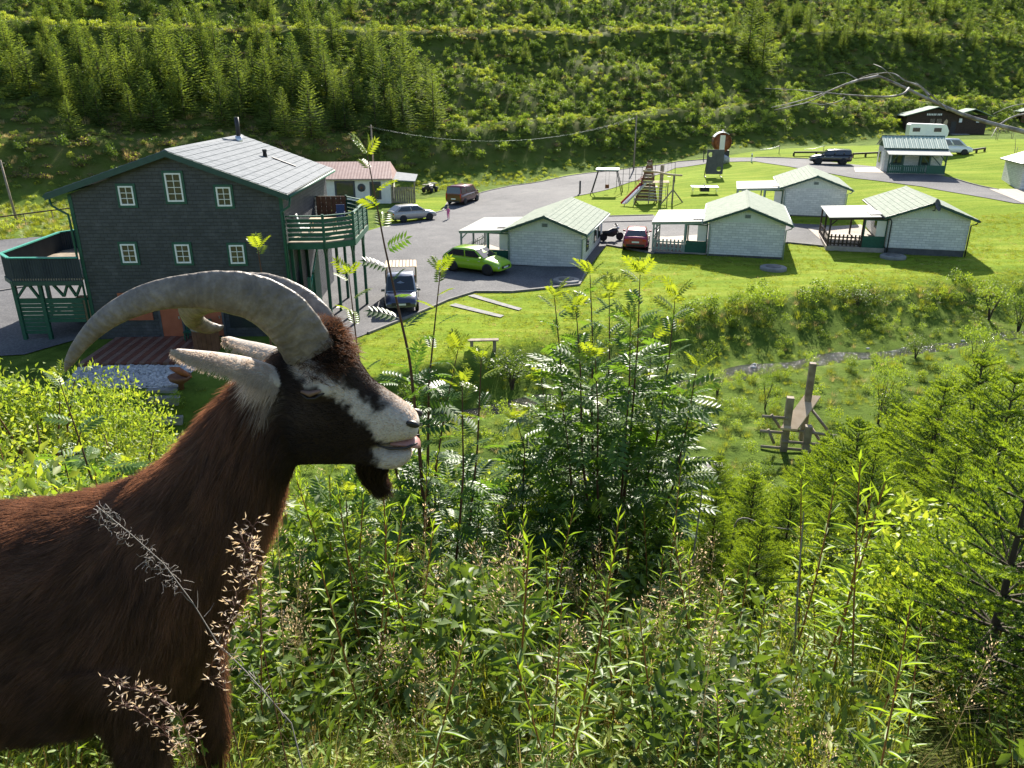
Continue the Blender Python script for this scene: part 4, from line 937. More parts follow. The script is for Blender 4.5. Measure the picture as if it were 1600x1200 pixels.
# quad bike on the grass behind the van
q = ground_px(672, 300, 40); t = thing('quad_bike', 'small black quad bike parked on the grass below the bank', 'quad bike', tuple(q), R(70))
MB().loft([[(x, s*w, z) for s, w, z in ((-1, .28, .35), (-1, .34, zt-.05), (-.5, .34, zt), (.5, .34, zt), (1, .34, zt-.05), (1, .28, .35))] for x, zt in ((-.85, .7), (-.4, .82), (.1, .72), (.5, .9), (.85, .75))]).build('body', M['black'], t)
for x in (-.62, .62):
    for s in (-1, 1): wheel(t, x, s*.5, .3, .26, 'rim')
MB().tube([(.35, -.45, 1.1), (.4, 0, 1.02), (.35, .45, 1.1)], .025, 6).build('handlebar', M['steel'], t)
for x in (-.8, .8):
    for k in range(4): MB().box(x-.25+k*.15, x-.21+k*.15, -.45, .45, .92, .95).build('rack_bar', M['steel'], t)
MB().box(-.5, .15, -.18, .18, .82, .95).build('seat', M['black'], t, .04)
# motorbike half hidden behind the nearest cabin
q = ground_px(955, 377, 40); t = thing('motorbike', 'black motorbike half hidden behind the nearest cabin wall', 'motorbike', (q.x, q.y, H(q.x, q.y)+.05), R(20))
for x in (-.68, .72): wheel(t, x, .001, .31, .13, 'rim')
MB().loft([[(x, s*w, z) for s, w, z in ((-1, .1, z0), (-1, .16, (z0+z1)/2), (-.5, .12, z1), (.5, .12, z1), (1, .16, (z0+z1)/2), (1, .1, z0))] for x, z0, z1 in ((-.75, .62, .78), (-.3, .35, .82), (.1, .3, .98), (.45, .5, .95))]).build('body', M['black'], t)
MB().tube([(.72, 0, .31), (.42, 0, 1.02)], .04, 6).build('fork', M['steel'], t); MB().tube([(.3, -.4, 1.12), (.42, 0, 1.05), (.3, .4, 1.12)], .02, 6).build('handlebar', M['steel'], t)
MB().lathe([(0, -.06), (.09, -.06), (.1, .05), (0, .06)], 12, (.56, 0, .95), 'x').build('headlight', M['lampclear'], t)
MB().add([(.42, -.16, 1.05), (.42, .16, 1.05), (.28, .13, 1.35), (.28, -.13, 1.35)], [(0, 1, 2, 3)]).build('screen', M['carglass'], t)
for s in (-.38, .38): MB().tube([(.3, s, 1.12), (.28, s*1.05, 1.3)], .012, 5).build('mirror', M['steel'], t)
# ------------------------------------------------------------------ playground and yard furniture
def g(px, py, lo=30): return ground_px(px, py, lo)
# nest swing under a small white roof
q = g(948, 303); t = thing('roofed_swing', 'small swing under a flat pale roof on splayed dark poles', 'swing', tuple(q), R(-10))
MB().box(-1.25, 1.25, -1.0, 1.0, 2.62, 2.72).build('roof', M['paleplastic'], t); MB().box(-1.22, 1.22, -.97, .97, 2.5, 2.62).build('roof_frame', M['plinth'], t)
for sx in (-1, 1):
    for sy in (-1, 1): MB().tube([(sx*1.0, sy*.8, 2.55), (sx*1.75, sy*1.35, -.1)], .05, 6).build('pole', M['black'], t)
for s in (-.18, .18): MB().tube([(s, .0, 2.5), (s, .0, .85)], .012, 5).build('chain', M['rope'], t)
MB().box(-.22, .22, -.18, .18, .62, .68).build('seat', M['rust'], t); MB().box(-.22, .22, .15, .19, .68, 1.0).build('seat_back', M['rust'], t)
# slide and climbing tower
q = g(1012, 318); t = thing('climbing_tower', 'pointed timber climbing tower clad in brown boards beside the slide', 'play tower', tuple(q), R(-8))
for k in range(13):
    f = k/13; hw = 1.25*(1-f)+.22; z = .25+k*.29
    MB().box(-hw*.9, hw*.62, -.03, .03, z, z+.26).build('board', M['brown'] if k % 2 else M['wood'], t)
    MB().box(-hw*.9, -hw*.9+.05, .0, 1.6*(1-f)+.2, z, z+.26).build('board', M['wood'], t)
for a, b in (((-1.3, .1, -.1), (-.12, .3, 4.2)), ((.95, .1, -.1), (.1, .3, 4.2)), ((-1.2, 1.8, -.1), (-.1, .5, 4.15)), ((.9, 1.8, -.1), (.1, .5, 4.15))): MB().bar(a, b, .13).build('corner_post', M['brown'], t)
MB().bar((1.25, .9, -.1), (1.25, .9, 3.7), .34).build('thick_post', M['wood'], t); MB().box(-1.0, .9, .1, 1.6, 1.5, 1.58).build('platform', M['wood'], t)
q2 = g(974, 322); sl = thing('slide', 'red and white playground slide coming down from the timber tower', 'slide', tuple(q2), 0)
top = Vector((2.05, 1.2, 1.95)); d = top.normalized()
for s, m in ((-.26, 'lampred'), (.26, 'paleplastic')): MB().bar((s, 0, .28), (top.x+s, top.y, 2.05), .07, .2, ).build('side_rail', M[m], sl)
MB().bar((0, 0, .2), (top.x, top.y, 1.95), .46, .04).build('chute', M['steel'], sl)
for f in (.05, .55): MB().bar((top.x*f, top.y*f, -.1), (top.x*f, top.y*f, .2+1.75*f), .08).build('support', M['steel'], sl)
for k in range(3): MB().tube([(1.5+k*.25, .9+k*.12, 1.5+k*.2), (1.2+k*.25, .75+k*.12, 2.3+k*.2), (1.75+k*.25, 1.15+k*.1, 2.4+k*.2)], .03, 6).build('arch', M['lampred'], sl)
# beam swing with rope net on the right of the tower
q = g(1050, 318); t = thing('swing_frame', 'bent timber beam on a splayed post holding a climbing net', 'swing frame', tuple(q), R(-8))
MB().tube([(-3.0, .6, 3.05), (-1.5, .3, 2.95), (-.4, .1, 2.75), (.8, 0, 2.7)], [.11, .1, .1, .09], 8).build('beam', M['pine'], t)
MB().bar((0, 0, -.2), (0, 0, 2.7), .16).build('post', M['wood'], t)
for s, y in ((-1.15, -.2), (1.2, .1)): MB().bar((s, y, -.1), (0, 0, 1.35), .12).build('strut', M['wood'], t)
for i in range(5): MB().tube([(-2.2+i*.38, .2, .2), (-2.2+i*.38, .35, 1.9)], .02, 5).build('net_rope', M['rope'], t)
for k in range(6): MB().tube([(-2.25, .2+k*.03, .3+k*.3), (-.6, .2+k*.03, .3+k*.3)], .02, 5).build('net_rope', M['paleplastic'], t)
for s in (-2.3, -.5): MB().bar((s, .2, -.1), (s, .35, 2.0), .09).build('net_post', M['wood'], t)
for k in range(4): MB().bar((-2.6, .0+k*.25, 1.95+.03*k), (-.4, .05+k*.25, 2.0+.03*k), .16, .05).build('roof_board', M['pine'], t)
# climbing bars left of the slide, small swing behind
q = g(985, 296); t = thing('climbing_bars', 'thin upright climbing bars behind the slide', 'climbing bars', tuple(q), R(-10))
for i in range(5): MB().tube([(-1.6+i*.7, 0, -.1), (-1.6+i*.7, 0, 2.5)], .03, 6).build('upright', M['plinth'], t)
for z in (.9, 1.7, 2.45): MB().tube([(-1.7, 0, z), (1.3, 0, z)], .022, 6).build('rung', M['plinth'], t)
q = g(1038, 284); t = thing('garden_swing', 'small rope swing on a thin metal frame behind the tower', 'swing', tuple(q), R(-10))
for s in (-1.1, 1.1):
    for y in (-.7, .7): MB().tube([(s, 0, 2.2), (s*1.1, y, -.1)], .03, 6).build('frame_leg', M['plinth'], t)
MB().tube([(-1.1, 0, 2.2), (1.1, 0, 2.2)], .03, 6).build('top_bar', M['plinth'], t)
for s in (-.5, -.1, .3, .7): MB().tube([(s, 0, 2.2), (s, 0, .6)], .012, 5).build('rope', M['rope'], t)
for s in (-.3, .5): MB().box(s-.22, s+.22, -.1, .1, .57, .61).build('seat', M['black'], t)
# table tennis table
M['ttblue'] = mat('pale_blue_table', (.20, .36, .38), (.26, .42, .43), 3, .4)
q = g(1100, 303); t = thing('table_tennis_table', 'pale blue-green outdoor table tennis table on the lawn', 'table', tuple(q), R(-8))
for s in (-1, 1): MB().box(min(.01*s, 1.37*s), max(.01*s, 1.37*s), -.76, .76, .72, .77).build('top_half', M['ttblue'], t)
MB().box(-.012, .012, -.85, .85, .775, .92).build('net', M['plinth'], t)
for x in (-1.2, 1.2):
    for y in (-.6, .6): MB().tube([(x, y, -.1), (x, y, .72)], .025, 6).build('leg', M['steel'], t)
MB().box(-.45, .45, -.6, .6, .3, .70).build('undercarriage', M['black'], t)
# goal wall with two holes
q = g(1115, 277); t = thing('goal_wall', 'dark grey goal wall board with two round holes on slanted struts', 'goal wall', tuple(q), R(-6))
bm_ = bmesh.new(); Wd, Ht = 1.95, 2.75
# board around two round holes: quads from each hole to its half of the board
mb = MB()
def holed(x0, x1, z0, z1, cx, cz, r, y0, y1, n=24):
    ring = [(cx+r*math.cos(2*math.pi*i/n), cz+r*math.sin(2*math.pi*i/n)) for i in range(n)]; out = []
    for i in range(n):
        a = 2*math.pi*i/n; c_, s_ = math.cos(a), math.sin(a); k = 1e9
        if c_ > 1e-6: k = min(k, (x1-cx)/c_)
        if c_ < -1e-6: k = min(k, (x0-cx)/c_)
        if s_ > 1e-6: k = min(k, (z1-cz)/s_)
        if s_ < -1e-6: k = min(k, (z0-cz)/s_)
        out.append((cx+k*c_, cz+k*s_))
    # snap nearest rays to the corners
    for X, Z in ((x0, z0), (x1, z0), (x1, z1), (x0, z1)):
        j = min(range(n), key=lambda i: (out[i][0]-X)**2+(out[i][1]-Z)**2); out[j] = (X, Z)
    vs = [(x, y, z) for y in (y0, y1) for x, z in ring]+[(x, y, z) for y in (y0, y1) for x, z in out]
    fs = []
    for i in range(n):
        j = (i+1) % n; fs += [(i, 2*n+i, 2*n+j, j), (n+i, n+j, 3*n+j, 3*n+i), (i, j, n+j, n+i), (2*n+i, 3*n+i, 3*n+j, 2*n+j)]
    mb.add(vs, fs)
holed(-Wd/2, Wd/2, .35+Ht/2, .35+Ht, -.55, .35+Ht*.8, .27, -.03, .03); holed(-Wd/2, Wd/2, .35, .35+Ht/2, .5, .35+Ht*.22, .27, -.03, .03)
mb.build('board', M['plinth'], t)
for s in (-.9, .9): MB().bar((s, .05, 2.1), (s, 1.35, 0), .08).build('strut', M['black'], t); MB().bar((s, 0, 0), (s, 1.4, .03), .08).build('foot', M['black'], t)
# barrel hut on a stand
q = g(1126, 254); t = thing('barrel_hut', 'round wooden barrel with pale door on a dark base behind the goal wall', 'barrel', tuple(q), R(-6))
for i in range(20):
    a0, a1 = 2*math.pi*i/20, 2*math.pi*(i+.96)/20; r = 1.22; cz = 2.55
    MB().add([(r*math.cos(a)*f, y, cz+r*math.sin(a)*f) for y in (0, 1.6) for f in (1, .94) for a in (a0, a1)], [(0, 1, 3, 2), (4, 6, 7, 5), (0, 4, 5, 1), (2, 3, 7, 6), (0, 2, 6, 4), (1, 5, 7, 3)]).build('stave', M['brown'] if i % 2 else M['rust'], t)
MB().lathe([(0, .1), (1.14, .1), (1.14, .16), (0, .16)], 28, (0, 0, 2.55), 'y').build('head', M['rust'], t)
MB().box(-.33, .33, .04, .098, 1.45, 3.45).build('door', M['cream'], t)
MB().prism([(1.3*math.cos(a), 2.55+1.3*math.sin(a)) for a in np.linspace(.9, 2.6, 10)]+[(1.24*math.cos(a), 2.55+1.24*math.sin(a)) for a in np.linspace(2.6, .9, 10)], 'y', -.05, 1.65).build('roof_skin', M['paleplastic'], t)
MB().tube([(0, .6, 3.8), (0, .6, 4.1)], .12, 8).build('flue', M['paleplastic'], t)
MB().box(-1.0, -.3, 0, 1.5, -.2, 1.55).build('stand', M['black'], t); MB().box(.4, 1.05, .2, 1.5, -.2, 1.5).build('stand', M['black'], t)
st_ = stones('boulder', np.array([[0., 0, 0]]), .62, .63, M['stone'], 1.0, 5); st_.location = (q.x+.2, q.y-.9, q.z+.45); tag(st_, 'grey boulder standing in front of the wooden barrel', 'boulder')
# bollards and marker posts
for i, (px, py, hh, lab) in enumerate(((906, 303, 1.35, 'short dark post at the lawn edge near the roofed swing'), (1099, 250, 1.1, 'thin marker post by the track left of the goal wall'))):
    q = g(px, py); t = thing('marker_post', lab, 'post', tuple(q)); MB().tube([(0, 0, -.2), (0, 0, hh)], .1 if i == 0 else .06, 8).build('shaft', M['black'], t); MB().lathe([(.11 if i == 0 else .07, hh), (.05, hh+.08), (0, hh+.1)], 8).build('cap', M['black'], t)
q = g(1174, 253); t = thing('delineator_post', 'white roadside post with black band where the track bends', 'post', tuple(q)); MB().lathe([(.09, -.2), (.09, .3), (.085, 1.0), (.02, 1.08)], 10).build('shaft', M['white'], t); MB().lathe([(.092, .65), (.09, .85)], 10).build('band', M['black'], t)
# timber barriers round the meadow
for i, (a, b, lab) in enumerate((((1240, 243.5), (1310, 243), 'low dark timber barrier left of the black car'), ((1332, 246), (1372, 244), 'low dark timber barrier between the black car and the far cabin'), ((1512, 241), (1538, 237), 'low dark timber barrier in front of the white van'))):
    p0_, p1_ = g(*a, 60), g(*b, 60); t = thing('timber_barrier', lab, 'barrier', tuple(p0_)); dv = p1_-p0_
    MB().bar((0, 0, .45), (dv.x, dv.y, dv.z+.45), .22).build('rail', M['log'], t)
    n = 3
    for k in range(n): f = k/(n-1); MB().bar((dv.x*f, dv.y*f, dv.z*f-.2), (dv.x*f, dv.y*f, dv.z*f+.4), .2).build('post', M['log'], t)
# utility poles and wires
poles = []
for (px, py, top, Y0, lab) in ((990, 266, 180, 60, 'thin utility pole beside the bend of the road'), (586, 300, 195, 60, 'utility pole in the bushes behind the annex'), (28, 352, 250, 50, 'old leaning timber pole on the meadow at the frame edge')):
    q = ground_px(px, py, Y0); zt = atY(px, top, q.y).z; t = thing('utility_pole', lab, 'pole', tuple(q)); hh = zt-q.z
    lean = -.25 if px < 100 else 0
    MB().tube([(0, 0, -.3), (lean, 0, hh)], [.11, .08], 8).build('shaft', M['wood'], t); MB().bar((lean-.3, 0, hh-.25), (lean+.3, 0, hh-.25), .07).build('crossarm', M['wood'], t)
    poles.append(Vector((q.x+lean, q.y, zt-.25)))
w_ = thing('overhead_wire', 'pale wires sagging between the two utility poles along the bank', 'wire', tuple(poles[0]))
for dx in (-.2, .2):
    A, B = Vector((dx, 0, 0)), poles[1]-poles[0]+Vector((dx, 0, 0)); MB().tube([A+(B-A)*f+Vector((0, 0, -4*2.2*f*(1-f))) for f in np.linspace(0, 1, 16)], .006, 5).build('cable', M['trim_grey'], w_)
# wire fence rail on the left meadow
p0_, p1_ = ground_px(-30, 362, 40), ground_px(128, 340, 40); t = thing('field_fence', 'thin dark rail fence on wire posts across the left meadow', 'fence', tuple(p0_)); dv = p1_-p0_
MB().bar((0, 0, 1.0), (dv.x, dv.y, dv.z+1.0), .1).build('rail', M['log'], t)
for f in (.15, .42, .7, .95): MB().bar((dv.x*f, dv.y*f, dv.z*f-.2), (dv.x*f, dv.y*f, dv.z*f+1.0), .06).build('post', M['wood'], t)
# rope fence posts on the meadow
for i, px in enumerate((1217, 1286)):
    q = g(px, 240, 60); t = thing('rope_fence_post', ('thin stake with slack rope on the meadow left of the black car', 'thin stake with slack rope on the meadow just above the black car')[i], 'post', tuple(q))
    MB().tube([(0, 0, -.1), (0, 0, 1.05)], .04, 6).build('stake', M['wood'], t); MB().tube([(0, 0, 1.0), (-1.2, .3, .6), (-2.4, .6, .5)], .03, 5).build('rope', M['paleplastic'], t)
# young staked trees on the right meadow
for i, (px, py) in enumerate(((1585, 243), (1580, 217), (1556, 219))):
    q = g(px, py, 60); t = thing('staked_sapling', ('thin staked sapling on the meadow below the fallen branch', 'thin staked sapling nearest the frame edge above the meadow', 'thin staked sapling beside the log house picnic tables')[i], 'sapling', tuple(q))
    MB().tube([(0, 0, -.1), (-.1, 0, .9), (-.35, 0, 2.0)], [.04, .03, .015], 6).build('trunk', M['wood'], t); MB().tube([(.2, 0, -.1), (.2, 0, 1.0)], .03, 6).build('stake', M['wood'], t)
    mb = MB()
    for j in range(60):
        z = rnd.uniform(.8, 2.3); p = Vector((-.1-.12*z+rnd.uniform(-.25, .25), rnd.uniform(-.25, .25), z)); v = Vector((rnd.uniform(-1, 1), rnd.uniform(-1, 1), rnd.uniform(-.5, .5)))*.09; o = v.cross(Vector((0, 0, 1)))*.5; mb.add([p, p+v*.5+o, p+v, p+v*.5-o], [(0, 1, 2, 3)])
    mb.build('leaves', M['herb'], t)
# manhole covers / concrete lids by the cabins
for i, (px, py, lab) in enumerate(((1395, 403, 'round concrete lid in the grass before the cabin with the dish'), (1208, 421, 'round concrete lid in the shade of the cabin right of the red car'), (885, 441, 'round concrete lid on the asphalt in front of the nearest cabin'))):
    q = g(px, py); t = thing('manhole_cover', lab, 'manhole', tuple(q)); MB().lathe([(.85, -.2), (.85, .16), (.8, .2), (0, .2)], 24).build('ring', M['concrete'], t); MB().lathe([(.5, .202), (.5, .23), (0, .23)], 20).build('lid', M['kerb'], t)
# plank bench by the stream
q = g(755, 545, 24); t = thing('plank_bench', 'plain plank bench on the lawn edge above the stream', 'bench', tuple(q), R(3))
MB().box(-.75, .75, -.17, .17, .42, .48).build('seat', M['wood'], t)
for s in (-.55, .55): MB().box(s-.08, s+.08, -.14, .14, -.1, .42).build('leg', M['wood'], t)
# timber climbing frame on the near meadow
q = ground_px(1243, 705, 18); t = thing('timber_climber', 'weathered timber climbing frame with tall posts and a slanting plank on the near meadow', 'climbing frame', tuple(q), R(-12)); t.scale = (.86, .86, .94)
MB().box(-.62, -.34, -.12, .16, -.3, 2.15).build('post', M['wood'], t, .015); MB().box(.28, .54, 1.13, 1.39, -.3, 3.15).build('post', M['wood'], t, .015); MB().box(.22, .5, -.2, .1, -.3, 1.1).build('post', M['wood'], t, .015)
mb = MB(); mb.add([(-.75, -.25, 1.0), (-.1, -.25, 1.0), (.95, 1.5, 1.78), (.3, 1.5, 1.78), (-.75, -.25, .92), (-.1, -.25, .92), (.95, 1.5, 1.70), (.3, 1.5, 1.70)], [(0,1,2,3),(4,7,6,5),(0,4,5,1),(1,5,6,2),(2,6,7,3),(3,7,4,0)]); mb.build('plank', M['pine'], t)
for (a, b) in (((-1.5, -.1, 1.35), (-.5, -.1, 1.35)), ((-1.5, -.1, .75), (-.5, -.1, .75)), ((-1.4, -.05, .1), (.6, -.05, .1)), ((-.3, 0, .85), (1.5, .1, .72)), ((.3, 0, .35), (1.6, .1, .32)), ((-.6, -.15, .42), (1.3, -.1, .4)),
             ((-1.15, -.12, 1.45), (-.75, -.12, .95)), ((-1.2, -.12, .85), (-.9, -.12, .3)), ((.5, 1.0, 1.45), (1.3, .3, .7)), ((.55, .8, .8), (1.1, .2, .2))):
    MB().tube([a, b], .06, 8).build('rung', M['wood'], t)
# child in pink
def person():
    q = g(700.5, 343); sc = 1.18; S_ = sc/1.18
    t = thing('person', 'child in pink clothes and pale hair walking across the asphalt', 'person', (q.x, q.y, H(q.x, q.y)+.05), R(200))
    V = [(0,0,.60),(0,0,.75),(0,.01,.90),(0,.015,.97),(0,.02,1.02), (-.075,0,.56),(-.08,-.06,.31),(-.085,-.02,.05),(-.085,-.11,.02), (.075,0,.56),(.085,.08,.32),(.09,.2,.09),(.09,.13,.03),
         (-.12,.01,.90),(-.17,-.02,.74),(-.17,-.14,.62), (.12,.01,.90),(.20,.0,.78),(.26,-.16,.80)]
    E_ = [(0,1),(1,2),(2,3),(3,4),(0,5),(5,6),(6,7),(7,8),(0,9),(9,10),(10,11),(11,12),(2,13),(13,14),(14,15),(2,16),(16,17),(17,18)]
    Rr = [.095,.09,.085,.04,.038,.07,.05,.036,.03,.07,.05,.036,.03,.042,.034,.026,.042,.034,.026]
    me = bpy.data.meshes.new('body'); me.from_pydata(V, E_, []); o = link('body', me, t)
    sk = o.modifiers.new('skin', 'SKIN')
    for i, v in enumerate(me.skin_vertices[0].data): v.radius = (Rr[i], Rr[i]); v.use_root = i == 0
    ss = o.modifiers.new('sub', 'SUBSURF'); ss.levels = ss.render_levels = 1
    dg = bpy.context.evaluated_depsgraph_get(); ev = bpy.data.meshes.new_from_object(o.evaluated_get(dg)); o.modifiers.clear(); o.data = ev
    pink = mat('pink_cloth', (.55, .10, .24), (.62, .16, .32), 12, .8); skin = mat('skin', (.58, .36, .26), None, rough=.5); ev.materials.clear()
    for m in (pink, skin): ev.materials.append(m)
    for p in ev.polygons:
        c_ = p.center; p.use_smooth = True
        p.material_index = 1 if (c_.z > .98 or (abs(c_.x) > .15 and c_.y < -.11)) else 0
    mb = MB(); rings = [[(r*math.cos(a), .01+r*1.08*math.sin(a), z) for a in np.linspace(0, 2*math.pi, 12, False)] for r, z in ((.02, 1.0), (.062, 1.02), (.08, 1.08), (.082, 1.13), (.07, 1.18), (.03, 1.215))]
    mb.loft(rings).build('head', skin, t)
    hair = mat('blond_hair', (.55, .44, .26), None, rough=.6)
    MB().loft([[(r*math.cos(a), .022+r*1.08*math.sin(a), z) for a in np.linspace(-.5, math.pi+.5, 12)] for r, z in ((.07, .98), (.085, 1.06), (.09, 1.13), (.08, 1.19), (.03, 1.232))], cap=False).build('hair', hair, t)
    for s in (-1, 1): MB().lathe([(0, -.008), (.009, 0), (0, .008)], 6, (s*.03, -.075, 1.12)).build('eye', M['black'], t)
    MB().lathe([(.012, 0), (0, .03)], 6, (0, -.085, 1.09)).build('nose', skin, t)
    for s, y in ((-.085, -.09), (.09, .15)): MB().box(s-.035, s+.035, y-.09, y+.07, -.01, .055).build('shoe', M['white'], t, .015)
person()
# ------------------------------------------------------------------ vegetation
def scatter(name, protos, P, rot, scl, kidx, label, cat=None):
    """one object of kind stuff: copies of small plant meshes on points of the ground"""
    me = bpy.data.meshes.new(name); me.vertices.add(len(P)); me.vertices.foreach_set('co', np.asarray(P, np.float32).ravel())
    for nm, typ, arr in (('rot', 'FLOAT_VECTOR', rot), ('scl', 'FLOAT_VECTOR', scl)):
        a = me.attributes.new(nm, typ, 'POINT'); a.data.foreach_set('vector', np.asarray(arr, np.float32).ravel())
    a = me.attributes.new('kind_index', 'INT', 'POINT'); a.data.foreach_set('value', np.asarray(kidx, np.int32))
    o = link(name, me); tag(o, label, cat, kind='stuff')
    ng = bpy.data.node_groups.new(name+'_nodes', 'GeometryNodeTree')
    ng.interface.new_socket('Geometry', in_out='INPUT', socket_type='NodeSocketGeometry'); ng.interface.new_socket('Geometry', in_out='OUTPUT', socket_type='NodeSocketGeometry')
    gi = ng.nodes.new('NodeGroupInput'); go = ng.nodes.new('NodeGroupOutput'); jn = ng.nodes.new('GeometryNodeJoinGeometry')
    def attr(nm, dt): n = ng.nodes.new('GeometryNodeInputNamedAttribute'); n.data_type = dt; n.inputs['Name'].default_value = nm; return n.outputs[0]
    er = ng.nodes.new('FunctionNodeEulerToRotation'); ng.links.new(attr('rot', 'FLOAT_VECTOR'), er.inputs[0]); sc_ = attr('scl', 'FLOAT_VECTOR'); ki = attr('kind_index', 'INT')
    for i, p in enumerate(protos):
        oi = ng.nodes.new('GeometryNodeObjectInfo'); oi.inputs['Object'].default_value = p; oi.inputs['As Instance'].default_value = True
        cp = ng.nodes.new('FunctionNodeCompare'); cp.data_type = 'INT'; cp.operation = 'EQUAL'; ng.links.new(ki, cp.inputs[2]); cp.inputs[3].default_value = i
        ip = ng.nodes.new('GeometryNodeInstanceOnPoints'); ng.links.new(gi.outputs[0], ip.inputs['Points']); ng.links.new(cp.outputs[0], ip.inputs['Selection'])
        ng.links.new(oi.outputs['Geometry'], ip.inputs['Instance']); ng.links.new(er.outputs[0], ip.inputs['Rotation']); ng.links.new(sc_, ip.inputs['Scale'])
        ng.links.new(ip.outputs[0], jn.inputs[0])
    ng.links.new(jn.outputs[0], go.inputs[0]); md = o.modifiers.new('scatter', 'NODES'); md.node_group = ng
    return o
def proto(name, me): return bpy.data.objects.new(name, me)          # never linked to the scene itself
def unit(a): return a/np.maximum(np.linalg.norm(a, axis=-1, keepdims=True), 1e-9)
def place(TV, TF, pos, d, up, sc):
    """copies of a template (x along d, z towards up) -> V, F"""
    d = unit(np.asarray(d, float)); y = np.cross(np.asarray(up, float), d); bad = np.linalg.norm(y, axis=1) < 1e-4; y[bad] = np.array([0, 1, 0]); y = unit(y); z = np.cross(d, y)
    Rm = np.stack([d, y, z], -1); sc = np.asarray(sc, float); sc = sc[:, None, None] if sc.ndim == 1 else sc[:, None, :]
    V = np.einsum('mij,mnj->mni', Rm, TV[None]*sc)+np.asarray(pos)[:, None, :]
    F = (TF[None]+(np.arange(len(V))*len(TV))[:, None, None]).reshape(-1, TF.shape[1])
    return V.reshape(-1, 3), F
class G:
    """gathers triangle arrays with a material index each"""
    def __init__(s): s.V = []; s.F = []; s.M = []; s.n = 0
    def add(s, V, F, m=0): s.V.append(V); s.F.append(F+s.n); s.M.append(np.full(len(F), m)); s.n += len(V)
    def tube(s, pts, rad, n=5, m=0):
        pts = np.asarray(pts, float); k = len(pts); rad = np.broadcast_to(np.asarray(rad, float), (k,)); d = unit(np.gradient(pts, axis=0)); a = np.cross(d, np.array([.31, .17, .93])); a = unit(a); b = np.cross(d, a); th = np.arange(n)*2*math.pi/n
        V = (pts[:, None]+rad[:, None, None]*(a[:, None]*np.cos(th)[None, :, None]+b[:, None]*np.sin(th)[None, :, None])).reshape(-1, 3); F = []
        for i in range(k-1):
            for j in range(n):
                p, q = i*n+j, i*n+(j+1) % n; F += [(p, q, q+n), (p, q+n, p+n)]
        s.add(V, np.array(F), m)
    def mesh(s, name, mats, smooth=False): return mesh_np(name, np.concatenate(s.V), np.concatenate(s.F), mats, np.concatenate(s.M), smooth)
LEAF_V = np.array([(0,0,0),(.42,.5,.06),(.42,-.5,.06),(.48,0,-.02),(1,0,-.08)], float); LEAF_F = np.array([(0,3,1),(0,2,3),(1,3,4),(3,2,4)])
def leaf_t(width): v = LEAF_V.copy(); v[:, 1] *= width; return v
BLADE_V = np.array([(0,.5,0),(0,-.5,0),(.5,.38,.0),(.5,-.38,.0),(1,0,-.12)], float); BLADE_F = np.array([(0,1,3),(0,3,2),(2,3,4)])
mm = leafmat
M['rowan'] = mm('rowan_leaf', (.036, .085, .028), (.092, .168, .042), .42, .42, .28, (2.0, 1.9, .5), 6)
M['rowan_young'] = mm('young_rowan_leaf', (.11, .175, .026), (.20, .265, .045), .45, .35, .45, (1.8, 1.6, .4), 6)
M['rowan_stem'] = mat('rowan_stem', (.075, .03, .022), (.12, .055, .035), 6, .5)
M['fire'] = mm('willowherb_leaf', (.075, .145, .024), (.18, .27, .04), .45, .45, .35, (1.8, 1.7, .45), 8)
M['fire_stem'] = mat('willowherb_stem', (.22, .12, .03), (.30, .10, .04), 6, .5)
M['gblade'] = mm('grass_blade', (.085, .14, .022), (.18, .23, .05), .45, .5, .25, None, 3)
M['gdry'] = mm('dry_grass', (.28, .22, .10), (.42, .34, .18), .4, .6, .2, (1.3, 1.2, .8), 3)
M['seed'] = mm('grass_spikelet', (.42, .33, .25), (.60, .49, .39), .45, .45, .4, (1.4, 1.25, .9), 9)
M['needle_old'] = mm('spruce_needle', (.038, .082, .024), (.095, .155, .036), .28, .5, .3, (1.6, 1.6, .6), 4)
M['needle_new'] = mm('spruce_shoot', (.14, .22, .028), (.24, .33, .05), .38, .42, .4, (1.7, 1.6, .4), 4)
M['bark'] = mat('spruce_bark', (.038, .026, .019), (.075, .055, .042), 8, .85)
M['deadwood'] = mat('dead_twig', (.17, .15, .13), (.30, .27, .24), 8, .8)
M['bush_a'] = mm('shrub_leaf', (.052, .098, .026), (.19, .265, .052), .45, .5, .3, (1.7, 1.65, .5), 1.2)
M['bush_b'] = mm('yellow_green_shrub_leaf', (.105, .145, .032), (.29, .34, .07), .47, .5, .3, (1.6, 1.55, .5), 1.2)
M['bush_c'] = mm('dark_shrub_leaf', (.034, .064, .018), (.10, .155, .036), .38, .5, .3, (1.65, 1.6, .5), 1.0)
M['brown_dry'] = mm('dead_bracken', (.11, .075, .045), (.20, .15, .085), .3, .7, .2, (1.3, 1.2, .9), 1.5)
M['far_needle'] = mm('far_spruce_needle', (.034, .078, .032), (.15, .205, .052), .42, .75, .05, (1.7, 1.6, .55), .8)
def rowan_leaf():
    g_ = G(); n = 6; lt = leaf_t(.36)
    xs = np.linspace(.16, .86, n); zc = lambda x: .10*x-.28*x*x
    pos = []; d = []; 
    for x in xs:
        for s in (-1, 1): pos.append((x, 0, zc(x))); d.append((.50, s*.86, -.12))
    pos.append((.88, 0, zc(.88))); d.append((1, 0, -.35))
    L = np.array([.31+.09*math.sin(math.pi*x) for x in np.repeat(xs, 2)]+[.30])
    V, F = place(lt, LEAF_F, np.array(pos), np.array(d), np.tile([0, 0, 1.], (len(pos), 1)), L); g_.add(V, F)
    rx = np.linspace(0, .9, 5); V = np.array([(x, s*.008, zc(x)) for x in rx for s in (-1, 1)]); F = []
    for i in range(4): F += [(2*i, 2*i+1, 2*i+3), (2*i, 2*i+3, 2*i+2)]
    g_.add(V, np.array(F)); return np.concatenate(g_.V), np.concatenate(g_.F)
